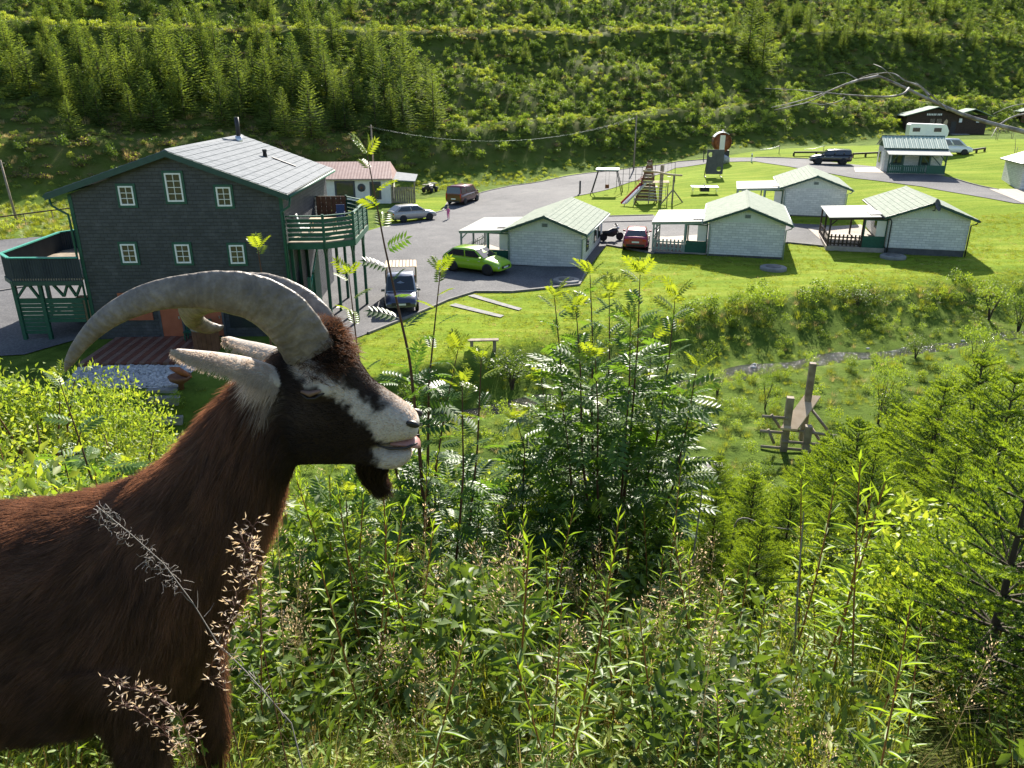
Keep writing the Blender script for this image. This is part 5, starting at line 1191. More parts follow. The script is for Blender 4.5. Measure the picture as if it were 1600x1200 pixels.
RLV, RLF = rowan_leaf()
def rowan_bush(name, label, stems, volume, base, rg, leaf=.17, step=.05, young=.14):
    """stems: polylines bottom to top; volume: (centre, radii, count) of inner leaves"""
    t = thing(name, label, 'shrub', tuple(base)); bo = np.array(base)
    pos, dr, sc, yg = [], [], [], []
    for k, st in enumerate(stems):
        st = np.array([np.array(p) for p in st])-bo; seg = np.r_[0, np.cumsum(np.linalg.norm(np.diff(st, axis=0), axis=1))]; L = seg[-1]; m = max(6, int(L/.06)); s = np.linspace(0, L, m)
        pl = np.stack([np.interp(s, seg, st[:, i]) for i in range(3)], 1); gs = G(); gs.tube(pl, np.linspace(.0045+.004*L, .0022, m), 6); link('stem', gs.mesh('stem', M['rowan_stem'], True), t)
        a = rg.uniform(0, 6.28); s0 = L*.3
        while s0 < L:
            f = s0/L; a += 2.4+rg.uniform(-.4, .4); p = np.array([np.interp(s0, seg, st[:, i]) for i in range(3)])
            up = .35+.55*f**4; v = np.array([math.cos(a), math.sin(a), up]); pos.append(p); dr.append(v); sc.append(leaf*rg.uniform(.7, 1.15)*(1-.35*f**3)); yg.append(f > 1-young); s0 += step*rg.uniform(.7, 1.3)
        for j in range(4): a += 1.7; pos.append(st[-1]); dr.append(np.array([math.cos(a)*.6, math.sin(a)*.6, .9])); sc.append(leaf*rg.uniform(.4, .7)); yg.append(True)
    for c, r, n in volume:
        u = unit(rg.standard_normal((n, 3)))*rg.uniform(.35, 1, (n, 1))**.6; p = np.array(c)-bo+u*np.array(r)
        for q, w_ in zip(p, u): pos.append(q); dr.append(np.array([w_[0], w_[1], rg.uniform(-.1, .6)])+rg.standard_normal(3)*.3); sc.append(leaf*rg.uniform(.65, 1.1)); yg.append(rg.random() < .05)
    pos, dr, sc, yg = np.array(pos), np.array(dr), np.array(sc), np.array(yg); up = np.tile([0, 0, 1.], (len(pos), 1))+.35*rg.standard_normal((len(pos), 3))
    gl = G()
    for m, kx in ((0, ~yg), (1, yg)):
        if kx.any(): V, F = place(RLV, RLF, pos[kx], dr[kx], up[kx], sc[kx]); gl.add(V, F, m)
    tag(link('leaves', gl.mesh('leaves', [M['rowan'], M['rowan_young']]), t), kind='stuff'); return t
def willowherb(rg, h=.8, n=46, lw=.17):
    g_ = G(); z = np.linspace(0, h, 9); bend = rg.uniform(-.06, .06, 2); st = np.stack([bend[0]*(z/h)**2, bend[1]*(z/h)**2, z], 1); g_.tube(st, np.linspace(.0045, .002, 9), 5, 1)
    f = np.linspace(.12, .995, n); a = np.arange(n)*2.4+rg.uniform(0, .4, n); p = np.stack([bend[0]*f**2, bend[1]*f**2, f*h], 1)
    elev = .25+.9*f**5+rg.uniform(-.25, .25, n); d = np.stack([np.cos(a)*np.cos(elev), np.sin(a)*np.cos(elev), np.sin(elev)], 1)
    L = (.105-.055*f**3)*rg.uniform(.75, 1.2, n)*(.6+.4*np.minimum(1, f*3)); V, F = place(leaf_t(lw), LEAF_F, p, d, np.tile([0, 0, 1.], (n, 1))+.3*rg.standard_normal((n, 3)), L); g_.add(V, F, 0)
    return g_
def herb(rg, h=.35, n=40):
    g_ = G()
    for k in range(4):
        b = rg.uniform(-.06, .06, 2); top = np.array([b[0]*2.4, b[1]*2.4, h*rg.uniform(.6, 1.1)]); st = np.linspace(0, 1, 5)[:, None]*(top-np.array([b[0], b[1], 0]))+np.array([b[0], b[1], 0]); g_.tube(st, np.linspace(.003, .0015, 5), 4, 1)
        m = n//4; f = rg.uniform(.15, 1, m); p = np.array([b[0], b[1], 0])+f[:, None]*(top-np.array([b[0], b[1], 0])); a = rg.uniform(0, 6.28, m); e = rg.uniform(-.1, .7, m); d = np.stack([np.cos(a), np.sin(a), e], 1)
        V, F = place(leaf_t(.30), LEAF_F, p, d, np.tile([0, 0, 1.], (m, 1))+.3*rg.standard_normal((m, 3)), rg.uniform(.035, .075, m)); g_.add(V, F, 0)
    return g_
def tuft(rg, h=.45, n=46, w_=.006, spread=.10, m=0):
    g_ = G(); a = rg.uniform(0, 6.28, n); r = spread*rg.uniform(0, 1, n)**.5; p = np.stack([r*np.cos(a), r*np.sin(a), np.zeros(n)], 1); lean = rg.uniform(.05, .75, n)
    d0 = np.stack([np.cos(a)*lean, np.sin(a)*lean, np.ones(n)], 1); L = h*rg.uniform(.45, 1.05, n); d0 = unit(d0); side = unit(np.cross(d0, np.array([0, 0, 1.])+1e-3)); V = []; F = []
    mid_ = p+d0*(L*.55)[:, None]; tip = mid_+unit(d0+np.stack([np.cos(a)*.5, np.sin(a)*.5, -.35*np.ones(n)], 1))*(L*.45)[:, None]; s = side*w_*.5
    V = np.stack([p-s, p+s, mid_-s*.8, mid_+s*.8, tip], 1).reshape(-1, 3); F = (BLADE_F[None]+(np.arange(n)*5)[:, None, None]).reshape(-1, 3); g_.add(V, F, m); return g_
def seedgrass(rg, h=.75, n=60, m_stem=1, m_seed=2, spik=.011, spread=.11):
    g_ = tuft(rg, h*.45, 22, .004, .06, 0); z = np.linspace(0, 1, 8); b = rg.uniform(-.14, .14, 2); st = np.stack([b[0]*z**2, b[1]*z**2, z*h], 1); g_.tube(st, np.linspace(.0016, .0007, 8), 3, m_stem)
    f = rg.uniform(.55, 1.0, n); a = rg.uniform(0, 6.28, n); r = spread*(1.08-f)/.5*rg.uniform(.3, 1, n); p0 = np.stack([b[0]*f**2, b[1]*f**2, f*h], 1); p = p0+np.stack([r*np.cos(a), r*np.sin(a), r*.55], 1)
    V = np.stack([p0, p0+[.0009, 0, 0], p], 1).reshape(-1, 3); g_.add(V, np.arange(n*3).reshape(-1, 3), m_stem)
    V, F = place(leaf_t(.36), LEAF_F, p, np.stack([np.cos(a)*.6, np.sin(a)*.6, np.full(n, .7)], 1), rg.standard_normal((n, 3)), np.full(n, spik)*rg.uniform(.7, 1.3, n)); g_.add(V, F, m_seed); return g_
def spruce_near(rg, h=2.2, dens=420, nl=.027, nw=.0085, whorls=11):
    """young spruce: trunk, whorled branches, side twigs, single needles; pale shoots at the tips"""
    tr = G(); tr.tube([(0, 0, -.1), (.01, 0, h*.5), (0, .01, h)], [.012*h+.01, .008*h+.004, .003], 7)
    tw = []                                                     # twigs: start, direction, length, isnew share
    for k in range(whorls):
        f = (k+.6)/whorls; z = h*f; nb = 8 if f < .7 else 6; L = .52*h*(1-f)**.85+.12
        for j in range(nb):
            a = 2*math.pi*j/nb+k*1.1+rg.uniform(-.25, .25); e = .15+.55*f+rg.uniform(-.1, .1); l = L*rg.uniform(.75, 1.1)
            d = np.array([math.cos(a)*math.cos(e), math.sin(a)*math.cos(e), math.sin(e)]); s = np.array([0, 0, z]); pts = [s+d*l*u+np.array([0, 0, -.10*l*u*u+.06*l*u**3]) for u in np.linspace(0, 1, 6)]
            tr.tube(pts, np.linspace(.006+.003*l, .0015, 6), 4); side = np.cross(d, [0, 0, 1]); side /= np.linalg.norm(side)+1e-9
            for i in range(5): tw.append((pts[i], pts[i+1]-pts[i], i >= 4, i < 1))
            for u in np.arange(.18, .98, .055/max(l, .25)):
                for sg in (-1, 1):
                    q = s+d*l*u+np.array([0, 0, -.10*l*u*u+.06*l*u**3]); ll = (.42*l*(1-u)+.05)*rg.uniform(.7, 1.1); dd = d*.72+side*sg*.7+np.array([0, 0, rg.uniform(-.12, .18)]); dd /= np.linalg.norm(dd)
                    if ll > .09: tw.append((q, dd*(ll-.07), False, False)); tw.append((q+dd*(ll-.07), dd*.075, True, False))
                    else: tw.append((q, dd*ll, True, False))
    P, D, NW = [], [], []
    for s, v, new, bare in tw:
        l = np.linalg.norm(v); n = max(2, int(l*dens*(.8 if bare else 1)*(1.25 if new else 1))); u = rg.uniform(0, 1, n)[:, None]; d = v/(l+1e-9); rad = rg.standard_normal((n, 3)); rad -= (rad@d)[:, None]*d; rad = unit(rad); rad[:, 2] = np.abs(rad[:, 2])*.8+rad[:, 2]*.2
        P.append(s+v*u); D.append(unit(rad*.85+d*.62)); NW.append(np.full(n, new))
    P, D, NW = np.concatenate(P), np.concatenate(D), np.concatenate(NW); n = len(P); L = nl*rg.uniform(.75, 1.15, n); sd = unit(np.cross(D, rg.standard_normal((n, 3))))*nw/2
    V = np.stack([P-sd, P+sd, P+D*L[:, None]], 1).reshape(-1, 3); F = np.arange(3*n).reshape(-1, 3)
    tm = tr.mesh('trunk', M['bark'], True); cm = mesh_np('crown', V, F, [M['needle_old'], M['needle_new']], NW.astype(int)); return tm, cm
def spruce_far(rg, h=8.0, whorls=24, width=.24):
    tr = G(); tr.tube([(0, 0, -.4), (0, 0, h*.5), (0, 0, h)], [.11, .07, .01], 6); P, D, U, Ls = [], [], [], []
    for k in range(whorls):
        f = (k+.3)/whorls; z = h*(.03+.97*f); L = width*h*(1-f)**.78*rg.uniform(.85, 1.12)+.12; nb = int(9-3*f)
        for j in range(nb):
            a = 2*math.pi*j/nb+k*.9+rg.uniform(-.3, .3); l = L*rg.uniform(.7, 1.15); e = -.12+.75*f; d = np.array([math.cos(a)*math.cos(e), math.sin(a)*math.cos(e), math.sin(e)]); side = np.array([-math.sin(a), math.cos(a), 0])
            m = max(3, int(l/.17))
            for i in range(m):
                u = (i+.7)/m; q = np.array([0, 0, z])+d*l*u+np.array([0, 0, -.18*l*u+.22*l*u*u])
                for sg in (-1, 0, 1):
                    if sg == 0 and i < m-1: continue
                    P.append(q); D.append(d*.75+side*sg*rg.uniform(.5, 1)+np.array([0, 0, rg.uniform(-.35, .25)])); U.append(np.array([0, 0, 1.])+.5*rg.standard_normal(3)); Ls.append((.20+.16*(1-u)*l*.4)*rg.uniform(.8, 1.25))
    P.append(np.array([0, 0, h-.25])); D.append(np.array([0, 0, 1.])); U.append(np.array([1., 0, 0])); Ls.append(.5)
    V, F = place(leaf_t(.55), LEAF_F, np.array(P), np.array(D), np.array(U), np.array(Ls)); return tr.mesh('trunk', M['bark'], True), mesh_np('crown', V, F, M['far_needle'])
def shrub_mesh(rg, r=(.8, .8, .7), n=300, ls=.14, m='bush_a', lobes=5, w_=.55, two=None):
    c = np.concatenate([[[0, 0, r[2]*.7]], np.stack([rg.uniform(-.55, .55, lobes)*r[0], rg.uniform(-.55, .55, lobes)*r[1], rg.uniform(.35, 1.15, lobes)*r[2]], 1)]); k = rg.integers(0, len(c), n); u = unit(rg.standard_normal((n, 3))); u[:, 2] = np.abs(u[:, 2])*.75+.25*u[:, 2]
    rr = np.where(k == 0, 1.0, .58)*rg.uniform(.6, 1.05, n); p = c[k]+u*rr[:, None]*np.array(r)*.75; p[:, 2] = np.maximum(p[:, 2], .02)
    V, F = place(leaf_t(w_), LEAF_F, p, u*.7+.8*rg.standard_normal((n, 3)), u+.5*rg.standard_normal((n, 3)), ls*rg.uniform(.6, 1.3, n))
    mi = np.repeat((rg.random(n) < .3).astype(int), 4) if two else None
    return mesh_np('foliage', V, F, [M[m], M[two]] if two else M[m], mi)
vg = np.random.default_rng(5)
# ---- young spruce plantation on the left of the hillside
SF = [spruce_far(vg, 8.0, 26, w_) for w_ in (.31, .34, .28, .37, .32, .30)]
used_sp = []
def far_spruce(px, py, hgt, label, grp, lo=80, v=None):
    q = ground_px(px, py, lo); k = rnd.randrange(6) if v is None else v
    t = thing('spruce_tree', label, 'tree', (q.x, q.y, q.z-.1), rnd.uniform(0, 6.28), grp); s = hgt/8.0; t.scale = (s*rnd.uniform(.9, 1.15), s*rnd.uniform(.9, 1.15), s)
    link('trunk', SF[k][0], t); link('crown', SF[k][1], t); used_sp.append((q.x, q.y)); return t
def px_h(px, py, top, lo=80):
    q = ground_px(px, py, lo); return atY(px, top, q.y).z-q.z
rows = []
for py, n, x0, x1, hp in ((206, 15, -20, 690, 84), (178, 17, -10, 700, 90), (150, 17, 0, 690, 88), (121, 16, 0, 660, 80), (92, 14, 0, 640, 72), (64, 12, 10, 600, 62), (36, 11, 20, 560, 52), (8, 9, 0, 500, 44)):
    for i in range(n):
        px = x0+(x1-x0)*(i+rnd.uniform(.15, .85))/n; yy = py+rnd.uniform(-10, 10)
        if py > 200 and (px < 100 or 250 < px < 330): continue
        if py > 175 and px < 60: continue
        rows.append((px, yy, hp*rnd.uniform(.6, 1.3)))
ORD = ['first', 'second', 'third', 'fourth', 'fifth', 'sixth', 'seventh', 'eighth', 'ninth', 'tenth', 'eleventh', 'twelfth', 'thirteenth', 'fourteenth', 'fifteenth', 'sixteenth', 'seventeenth', 'eighteenth', 'nineteenth', 'twentieth', 'twenty-first', 'twenty-second', 'twenty-third', 'twenty-fourth', 'twenty-fifth', 'twenty-sixth', 'twenty-seventh', 'twenty-eighth', 'twenty-ninth', 'thirtieth']
ORD += [a+'-'+b for a in ('thirty', 'forty', 'fifty', 'sixty') for b in ORD[:9]]
RW = ['lowest', 'second lowest', 'third lowest', 'fourth lowest', 'fifth lowest', 'third highest', 'second highest', 'highest']
ROWN = {0: 'young spruce in the lowest row of the plantation above the house', 1: 'young spruce in the middle rows of the hillside plantation', 2: 'small spruce in the uppermost rows of the left hillside plantation'}
for px, py, hp in rows:
    try: hh = px_h(px, py, py-hp)
    except Exception: continue
    k = min(7, max(0, int((206-py+14)/28.5))); kk_ = sum(1 for a, b, c in rows if min(7, max(0, int((206-b+14)/28.5))) == k and a < px)
    far_spruce(px, py, min(11, max(3, hh)), f'{ORD[kk_]} spruce from the left in the {RW[k]} row of the hillside plantation', 'spruces of the hillside plantation')
# front row that stands out against the dark
for px, py, tp, lab in ((540, 205, 118, 'tall narrow spruce at the front right corner of the plantation'), (612, 202, 130, 'bushy spruce standing forward at the right end of the plantation'), (425, 205, 125, 'broad spruce in the front row above the house roof ridge'), (100, 165, 85, 'slender pale spruce standing alone at the left of the plantation'), (180, 160, 70, 'broad dark spruce beside the slender pale one'), (20, 120, 20, 'tall spruce at the left edge of the frame')):
    far_spruce(px, py, px_h(px, py, tp), lab, 'spruces of the hillside plantation')
# right hillside: smaller scattered spruces
RL = 'small dark spruce scattered on the bushy slope up the valley'
for i in range(58):
    px = 1130+480*(i+rnd.uniform(.1, .9))/58; py = rnd.uniform(5, 95) if rnd.random() < .8 else rnd.uniform(100, 160); hp = rnd.uniform(28, 52)*(1.0 if py < 100 else .6)
    far_spruce(px, py, max(2.0, px_h(px, py, py-hp)), f'{ORD[i]} small spruce from the left on the bushy slope above the log house', 'scattered hillside spruces')
for i in range(26):
    px = 690+440*(i+rnd.uniform(.1, .9))/26; py = 40+(px-690)*.2+rnd.uniform(-40, 60); far_spruce(px, py, max(1.6, px_h(px, py, py-rnd.uniform(18, 34))), f'{ORD[i]} low spruce from the left among the bushes of the middle slope', 'low spruces of the middle slope')
far_spruce(1168, 95, px_h(1168, 95, -15), 'tall spruce in the gully between the two slopes', 'scattered hillside spruces'); far_spruce(1190, 110, px_h(1190, 110, 20), 'second tall spruce at the foot of the gully', 'scattered hillside spruces')
# ---- hillside undergrowth
BP_ = [proto('shrub_a', shrub_mesh(vg, (.9, .9, .8), 260, .17, 'bush_a')), proto('shrub_b', shrub_mesh(vg, (.8, .8, .55), 240, .17, 'bush_b')), proto('shrub_c', shrub_mesh(vg, (.9, .9, 1.0), 280, .18, 'bush_c')),
       proto('shrub_d', shrub_mesh(vg, (.7, .7, .9), 240, .15, 'bush_a', two='bush_b')), proto('bracken', shrub_mesh(vg, (.8, .8, .4), 200, .2, 'brown_dry', two='bush_b')), proto('tall_grass', tuft(vg, .9, 70, .03, .45).mesh('tall_grass', [M['gblade']])), proto('dry_grass', tuft(vg, .8, 60, .03, .45).mesh('dry_grass', [M['gdry']]))]
def spread(n, xr, yr, keep, kinds, probs, smin, smax, seed, name, label, protos, zs=(.8, 1.25), tilt=.12, sink=.05):
    g_ = np.random.default_rng(seed); x = g_.uniform(*xr, n); y = g_.uniform(*yr, n); k = keep(x, y, g_); x, y = x[k], y[k]; m = len(x); z = Hn(x, y)-sink
    kk = probs(x, y, g_) if callable(probs) else g_.choice(kinds, m, p=probs); s = g_.uniform(smin, smax, m) if not callable(smin) else smin(x, y, g_)
    rot = np.stack([g_.uniform(-tilt, tilt, m), g_.uniform(-tilt, tilt, m), g_.uniform(0, 6.28, m)], 1); sc = np.stack([s, s, s*g_.uniform(*zs, m)], 1)
    return scatter(name, protos, np.stack([x, y, z], 1), rot, sc, kk, label)
def inview(x, y, m=140):
    z = Hn(x, y)-CZ; dep = y*math.cos(PITCH)-z*math.sin(PITCH); up = y*math.sin(PITCH)+z*math.cos(PITCH); px = 800+FPX*x/np.maximum(dep, .1); py = 600-FPX*up/np.maximum(dep, .1)
    return (dep > .3) & (px > -m) & (px < 1600+m) & (py > -m) & (py < 1200+m)
def hk(x, y, g_):
    s = hill_s(x, y); patch = fbm(x, y, .07, 2, 41); u = g_.random(len(x)); r = np.full(len(x), 0)
    r = np.where(u < .30, 0, np.where(u < .44, 3, np.where(u < .80, 2, np.where(u < .92, 1, 4))))
    edge = ((s > 10.3) & (s < 14.5)) | ((s > 36) & (s < 41)); r = np.where(edge & (u < .8), np.where(g_.random(len(x)) < .5, 1, np.where(g_.random(len(x)) < .7, 5, 6)), r)
    foot = s < 4.0; r = np.where(foot & (u < .75), np.where(g_.random(len(x)) < .75, 5, 1), r)
    r = np.where((patch > .35) & (s > 16) & (u < .5), 1, r); r = np.where((patch < -.45) & (s > 16) & (u < .4), 4, r)
    left = (x < -18) & (s > 4) & (s < 18) & (u < .62); return np.where(left, np.where(g_.random(len(x)) < .5, 6, 4), r)
def hs(x, y, g_):
    s = hill_s(x, y); b = g_.uniform(.40, 1.15, len(x)); return np.where(s < 4, b*.55, np.where((s > 10.3) & (s < 14.5), b*.6, b))
spread(46000, (-95, 165), (60, 235), lambda x, y, g_: (hill_s(x, y) > .3) & (hill_s(x, y) < 105) & inview(x, y) & (g_.random(len(x)) < np.where(hill_s(x, y) < 16, 1.0, .75)), None, hk, hs, None, 3, 'hillside_undergrowth', 'bushes, bracken and grass covering the terraced hillside', BP_)
# left meadow beside the house
spread(5200, (-75, -18), (44, 100), lambda x, y, g_: (hill_s(x, y) <= .3) & inview(x, y) & ~inpoly(x, y, YARD) & ~((x > -27) & (y < 52)), [5, 6, 1], [.72, .12, .16], .35, .8, 8, 'meadow_grass', 'rough grass on the meadow behind the dark house', BP_)
spread(900, (-22, 6), (84, 106), lambda x, y, g_: (hill_s(x, y) <= .4) & (hill_s(x, y) > -5.5) & ~inpoly(x, y, YARD) & inview(x, y) & ((x > -9) | (y > 90)), [5, 1], [.85, .15], .25, .6, 9, 'verge_grass', 'long grass along the foot of the bank beside the road', BP_)
# ---- stream banks and near meadow
TG = [proto('bank_grass', tuft(vg, .55, 70, .012, .22).mesh('bank_grass', [M['gblade']])), proto('bank_dry_grass', tuft(vg, .6, 50, .010, .22).mesh('bank_dry_grass', [M['gdry']])), proto('bank_herb', shrub_mesh(vg, (.4, .4, .45), 220, .085, 'bush_a', two='bush_b')), proto('bank_shrub', shrub_mesh(vg, (.7, .7, .8), 420, .10, 'bush_c', two='bush_a')), proto('bank_pale_shrub', shrub_mesh(vg, (.55, .55, .8), 380, .085, 'bush_a'))]
notlawn = lambda x, y: ~inpoly(x, y, LAWN) & ~inpoly(x, y, YARD)
def terr(x, y): lx = (x+16.22)*math.cos(HR)+(y-37.2)*math.sin(HR); ly = -(x+16.22)*math.sin(HR)+(y-37.2)*math.cos(HR); return (lx > -11) & (lx < 10) & (ly > -7.1)
def sk(x, y, g_):
    sd = stream_d(x, y); u = g_.random(len(x)); far = (sd > 1.2) & (x > 3); return np.where(far, np.where(u < .5, 0, np.where(u < .62, 1, np.where(u < .84, 2, np.where(u < .93, 3, 4)))), np.where(u < .72, 0, np.where(u < .78, 1, np.where(u < .95, 2, 4))))
spread(15000, (-32, 62), (19, 56), lambda x, y, g_: notlawn(x, y) & ((stream_d(x, y) > 1.5) | (stream_d(x, y) < -1.9)) & inview(x, y) & ~terr(x, y) & (g_.random(len(x)) < np.where(np.abs(stream_d(x, y)) < 8, .95, .7)), None, sk, lambda x, y, g_: g_.uniform(.55, 1.15, len(x))*np.where((stream_d(x, y) > 1.2) & (x > 3), .55+.6*sstep(3, 6, stream_d(x, y)), .66), None, 12, 'bank_vegetation', 'long grass and herbs on the stream banks and near meadow', TG)
sgrng = np.random.default_rng(2); sx = []
for (a, b), (c_, d_) in zip(STREAM[2:-2], STREAM[3:-1]):
    for j in range(12): f = sgrng.random(); o_ = sgrng.uniform(-1.5, 1.5); sx.append((a+(c_-a)*f+o_*.3, b+(d_-b)*f+o_))
sx = np.array(sx); tag(stones('stream_stones', np.column_stack([sx, Hn(sx[:, 0], sx[:, 1])+.12]), .08, .26, M['stone'], .6, 8), 'grey stones lying in and along the stream', 'stones', kind='stuff')
# shrubs by the stream, each its own
bs = [shrub_mesh(vg, (1.0, 1.0, 1.2), 1500, .085, 'bush_c', 7), shrub_mesh(vg, (.9, .9, 1.3), 1300, .08, 'bush_a', 7, .4)]
def stream_shrub(px, py, wd, ht, k, label):
    q = ground_px(px, py, 18); t = thing('stream_shrub', label, 'shrub', tuple(q), rnd.uniform(0, 6), 'shrubs beside the stream'); link('foliage', bs[k], t); t.scale = (wd, wd, ht)
    g_ = G()
    for j in range(4): a = j*1.6; g_.tube([(0, 0, -.1), (.1*math.cos(a), .1*math.sin(a), .5), (.4*math.cos(a), .4*math.sin(a), 1.2)], [.04, .025, .01], 5)
    link('stem', g_.mesh('stem', M['bark']), t)
for a in ((800, 608, 1.5, 1.15, 0, 'dark rounded bush on the far stream bank behind the rowans'), (1372, 662, .75, 1.5, 1, 'slim upright shrub on the near meadow right of the climbing frame'), (1385, 668, .9, .9, 0, 'low dark bush at the foot of the slim upright shrub'), (1195, 640, .6, 1.0, 1, 'small shrub left of the timber climbing frame'), (1520, 590, 1.0, 1.4, 1, 'grey-green shrub on the near bank at the stream bend'),
          (1490, 640, .9, 1.1, 1, 'shrub in the meadow before the stream bend'), (1430, 560, .8, .7, 0, 'dark shrub on the far bank above the water'), (1545, 500, 1.3, 1.2, 1, 'tall pale shrub on the far bank near the frame edge'), (1590, 520, 1.2, 1.4, 0, 'dark shrub on the far bank at the frame edge'), (1340, 480, 1.1, .7, 0, 'broad low shrub on the bank below the cabin with the dish'), (1120, 620, .6, .7, 1, 'small pale shrub beside the water near the rowan'),
          (640, 640, .9, .8, 0, 'dark bush on the stream bank right of the goat muzzle')): stream_shrub(*a)
# ---- bushes on the slope left of the goat
lbm = [shrub_mesh(vg, (1.0, 1.0, 1.25), 4200, .07, 'bush_a', 9, .5, two='bush_b'), shrub_mesh(vg, (1.1, 1.1, 1.0), 3800, .065, 'bush_b', 9, .45, two='bush_a')]
for i, (px, Y, top, wd, k, lab) in enumerate(((30, 12, 556, 1.5, 0, 'leafy bush at the left frame edge below the dark house'), (130, 13.5, 585, 1.1, 0, 'leafy green bush just below the gravel bed'), (195, 11, 628, .9, 0, 'green bush left of the stone steps'), (30, 8, 640, 1.1, 1, 'yellow-green bush at the left frame edge above the goat back'), (180, 9.5, 655, 1.1, 1, 'yellow-green bush behind the slender rowan sapling'), (110, 7, 700, .8, 1, 'low yellow-green bush behind the goat back'), (275, 15, 690, .7, 0, 'small yellow-green bush at the foot of the stone steps'), (-40, 6, 690, .9, 1, 'bush cut by the left frame edge beside the goat rump'), (330, 16, 680, .8, 1, 'low bush seen over the goat neck'), (500, 5.0, 760, .55, 0, 'small-leaved bush under the goat throat'), (620, 5.6, 740, .6, 0, 'small-leaved bush behind the slender rowan'), (770, 5.4, 770, .6, 0, 'small-leaved bush between the two rowans'), (470, 3.6, 880, .38, 1, 'low yellow-green bush beside the goat chest'))):
    x = atY(px, top, Y).x; zt = atY(px, top, Y).z; z0 = H(x, Y); t = thing('slope_bush', lab, 'bush', (x, Y, z0), rnd.uniform(0, 6), 'bushes on the near slope'); link('foliage', lbm[k], t); hh = max(.6, zt-z0); t.scale = (wd, wd, hh/1.9)
    g_ = G()
    for j in range(5): a = j*1.3; g_.tube([(0, 0, -.1), (.15*math.cos(a), .15*math.sin(a), .6), (.5*math.cos(a), .5*math.sin(a), 1.5)], [.03, .02, .006], 5)
    link('stem', g_.mesh('stem', M['rowan_stem']), t)
# ---- rowans
def pth(Y, pts, dy=None): return [np.array(atY(a, b, Y+(dy or 0)*i/len(pts))) for i, (a, b) in enumerate(pts)]
def gbase(px, Y): x = atY(px, 800, Y).x; return Vector((x, Y, H(x, Y)))
Yc = 4.1; b0 = gbase(955, Yc)
stems = []
for tops, dy in (((922, 430), .1), ((1000, 430), -.1), ((1055, 466), .15), ((866, 462), 0), ((900, 480), -.25), ((952, 458), .25), ((1088, 574), -.2), ((845, 590), .2), ((1020, 520), .3), ((985, 500), -.3), ((880, 640), -.35), ((1065, 640), .2), ((930, 560), -.4)):
    tx, ty = tops; T = np.array(atY(tx, ty, Yc+dy)); B = np.array(b0)+np.array([(tx-960)*.0008, dy*.4, 0]); midp = B*.45+T*.55+np.array([(tx-960)*.0006, 0, .04]); stems.append([B, B*.75+midp*.25, midp, midp*.4+T*.6+np.array([.01, 0, 0]), T])
cb = np.array(atY(945, 740, Yc)); rowan_bush('rowan_shrub', 'big bushy rowan shrub in the middle of the slope right of the goat', stems, [(cb, (.52, .52, .50), 280), (np.array(atY(955, 640, Yc)), (.50, .45, .36), 130), (np.array(atY(930, 860, Yc)), (.55, .5, .34), 190)], b0, vg, .19, .05, .04)
Yl = 3.3; b1 = gbase(665, Yl)
stems = [pth(Yl, [(676, 960), (668, 860), (655, 700), (640, 560), (622, 480), (600, 380), (574, 243)]), pth(Yl+.15, [(672, 930), (668, 760), (670, 600), (680, 500), (688, 425)]), pth(Yl+.1, [(700, 980), (731, 850), (746, 700), (752, 560)]), pth(Yl+.25, [(680, 960), (680, 737), (696, 640), (716, 545)]), pth(Yl-.1, [(690, 980), (715, 860), (724, 740), (722, 600)]), pth(Yl+.3, [(650, 960), (640, 820), (610, 700), (560, 560), (545, 430)])]
rowan_bush('rowan_shrub', 'tall slender rowan with red stems in front of the goat muzzle', stems, [(np.array(atY(690, 800, Yl+.1)), (.22, .25, .30), 130), (np.array(atY(650, 620, Yl+.2)), (.14, .2, .2), 22), (np.array(atY(780, 860, Yl+.3)), (.2, .2, .2), 50)], b1, vg, .15, .075)
Ys = 2.9; b2 = gbase(412, Ys)
rowan_bush('rowan_shrub', 'single rowan shoot rising behind the goat horns', [pth(Ys, [(440, 800), (432, 640), (420, 500), (403, 390)])], [], b2, vg, .115, .12, .1)
Yq = 3.6; b3 = gbase(150, Yq)
rowan_bush('rowan_shrub', 'slender rowan sapling over the goat back at the left', [pth(Yq, [(160, 840), (145, 755), (125, 690), (108, 640), (92, 592)]), pth(Yq-.2, [(130, 830), (110, 760), (95, 700)]), pth(Yq+.2, [(170, 830), (185, 770), (195, 725)])], [(np.array(atY(130, 740, Yq)), (.22, .2, .12), 26)], b3, vg, .15, .08, .05)
rowan_bush('rowan_shrub', 'low rowan growing between the big rowan and the slender one', [pth(3.9, [(800, 960), (815, 820), (820, 700), (806, 655)]), pth(3.9, [(790, 960), (770, 820), (758, 740)])], [(np.array(atY(800, 820, 3.9)), (.28, .3, .32), 110)], gbase(800, 3.9), vg, .15, .06)
rowan_bush('rowan_shrub', 'low leafy rowan below the goat chin', [pth(3.1, [(560, 960), (545, 850), (540, 770)]), pth(3.2, [(590, 960), (600, 860), (612, 790)]), pth(3.0, [(520, 980), (500, 880), (488, 820)])], [(np.array(atY(545, 850, 3.15)), (.26, .3, .26), 120)], gbase(560, 3.1), vg, .13, .06, .05)
rowan_bush('rowan_shrub', 'small rowan among the herbs before the slender rowan', [pth(2.75, [(650, 1060), (640, 950), (632, 880)]), pth(2.8, [(680, 1060), (700, 960), (705, 900)])], [(np.array(atY(665, 950, 2.8)), (.2, .2, .18), 60)], gbase(660, 2.75), vg, .12, .06, .05)
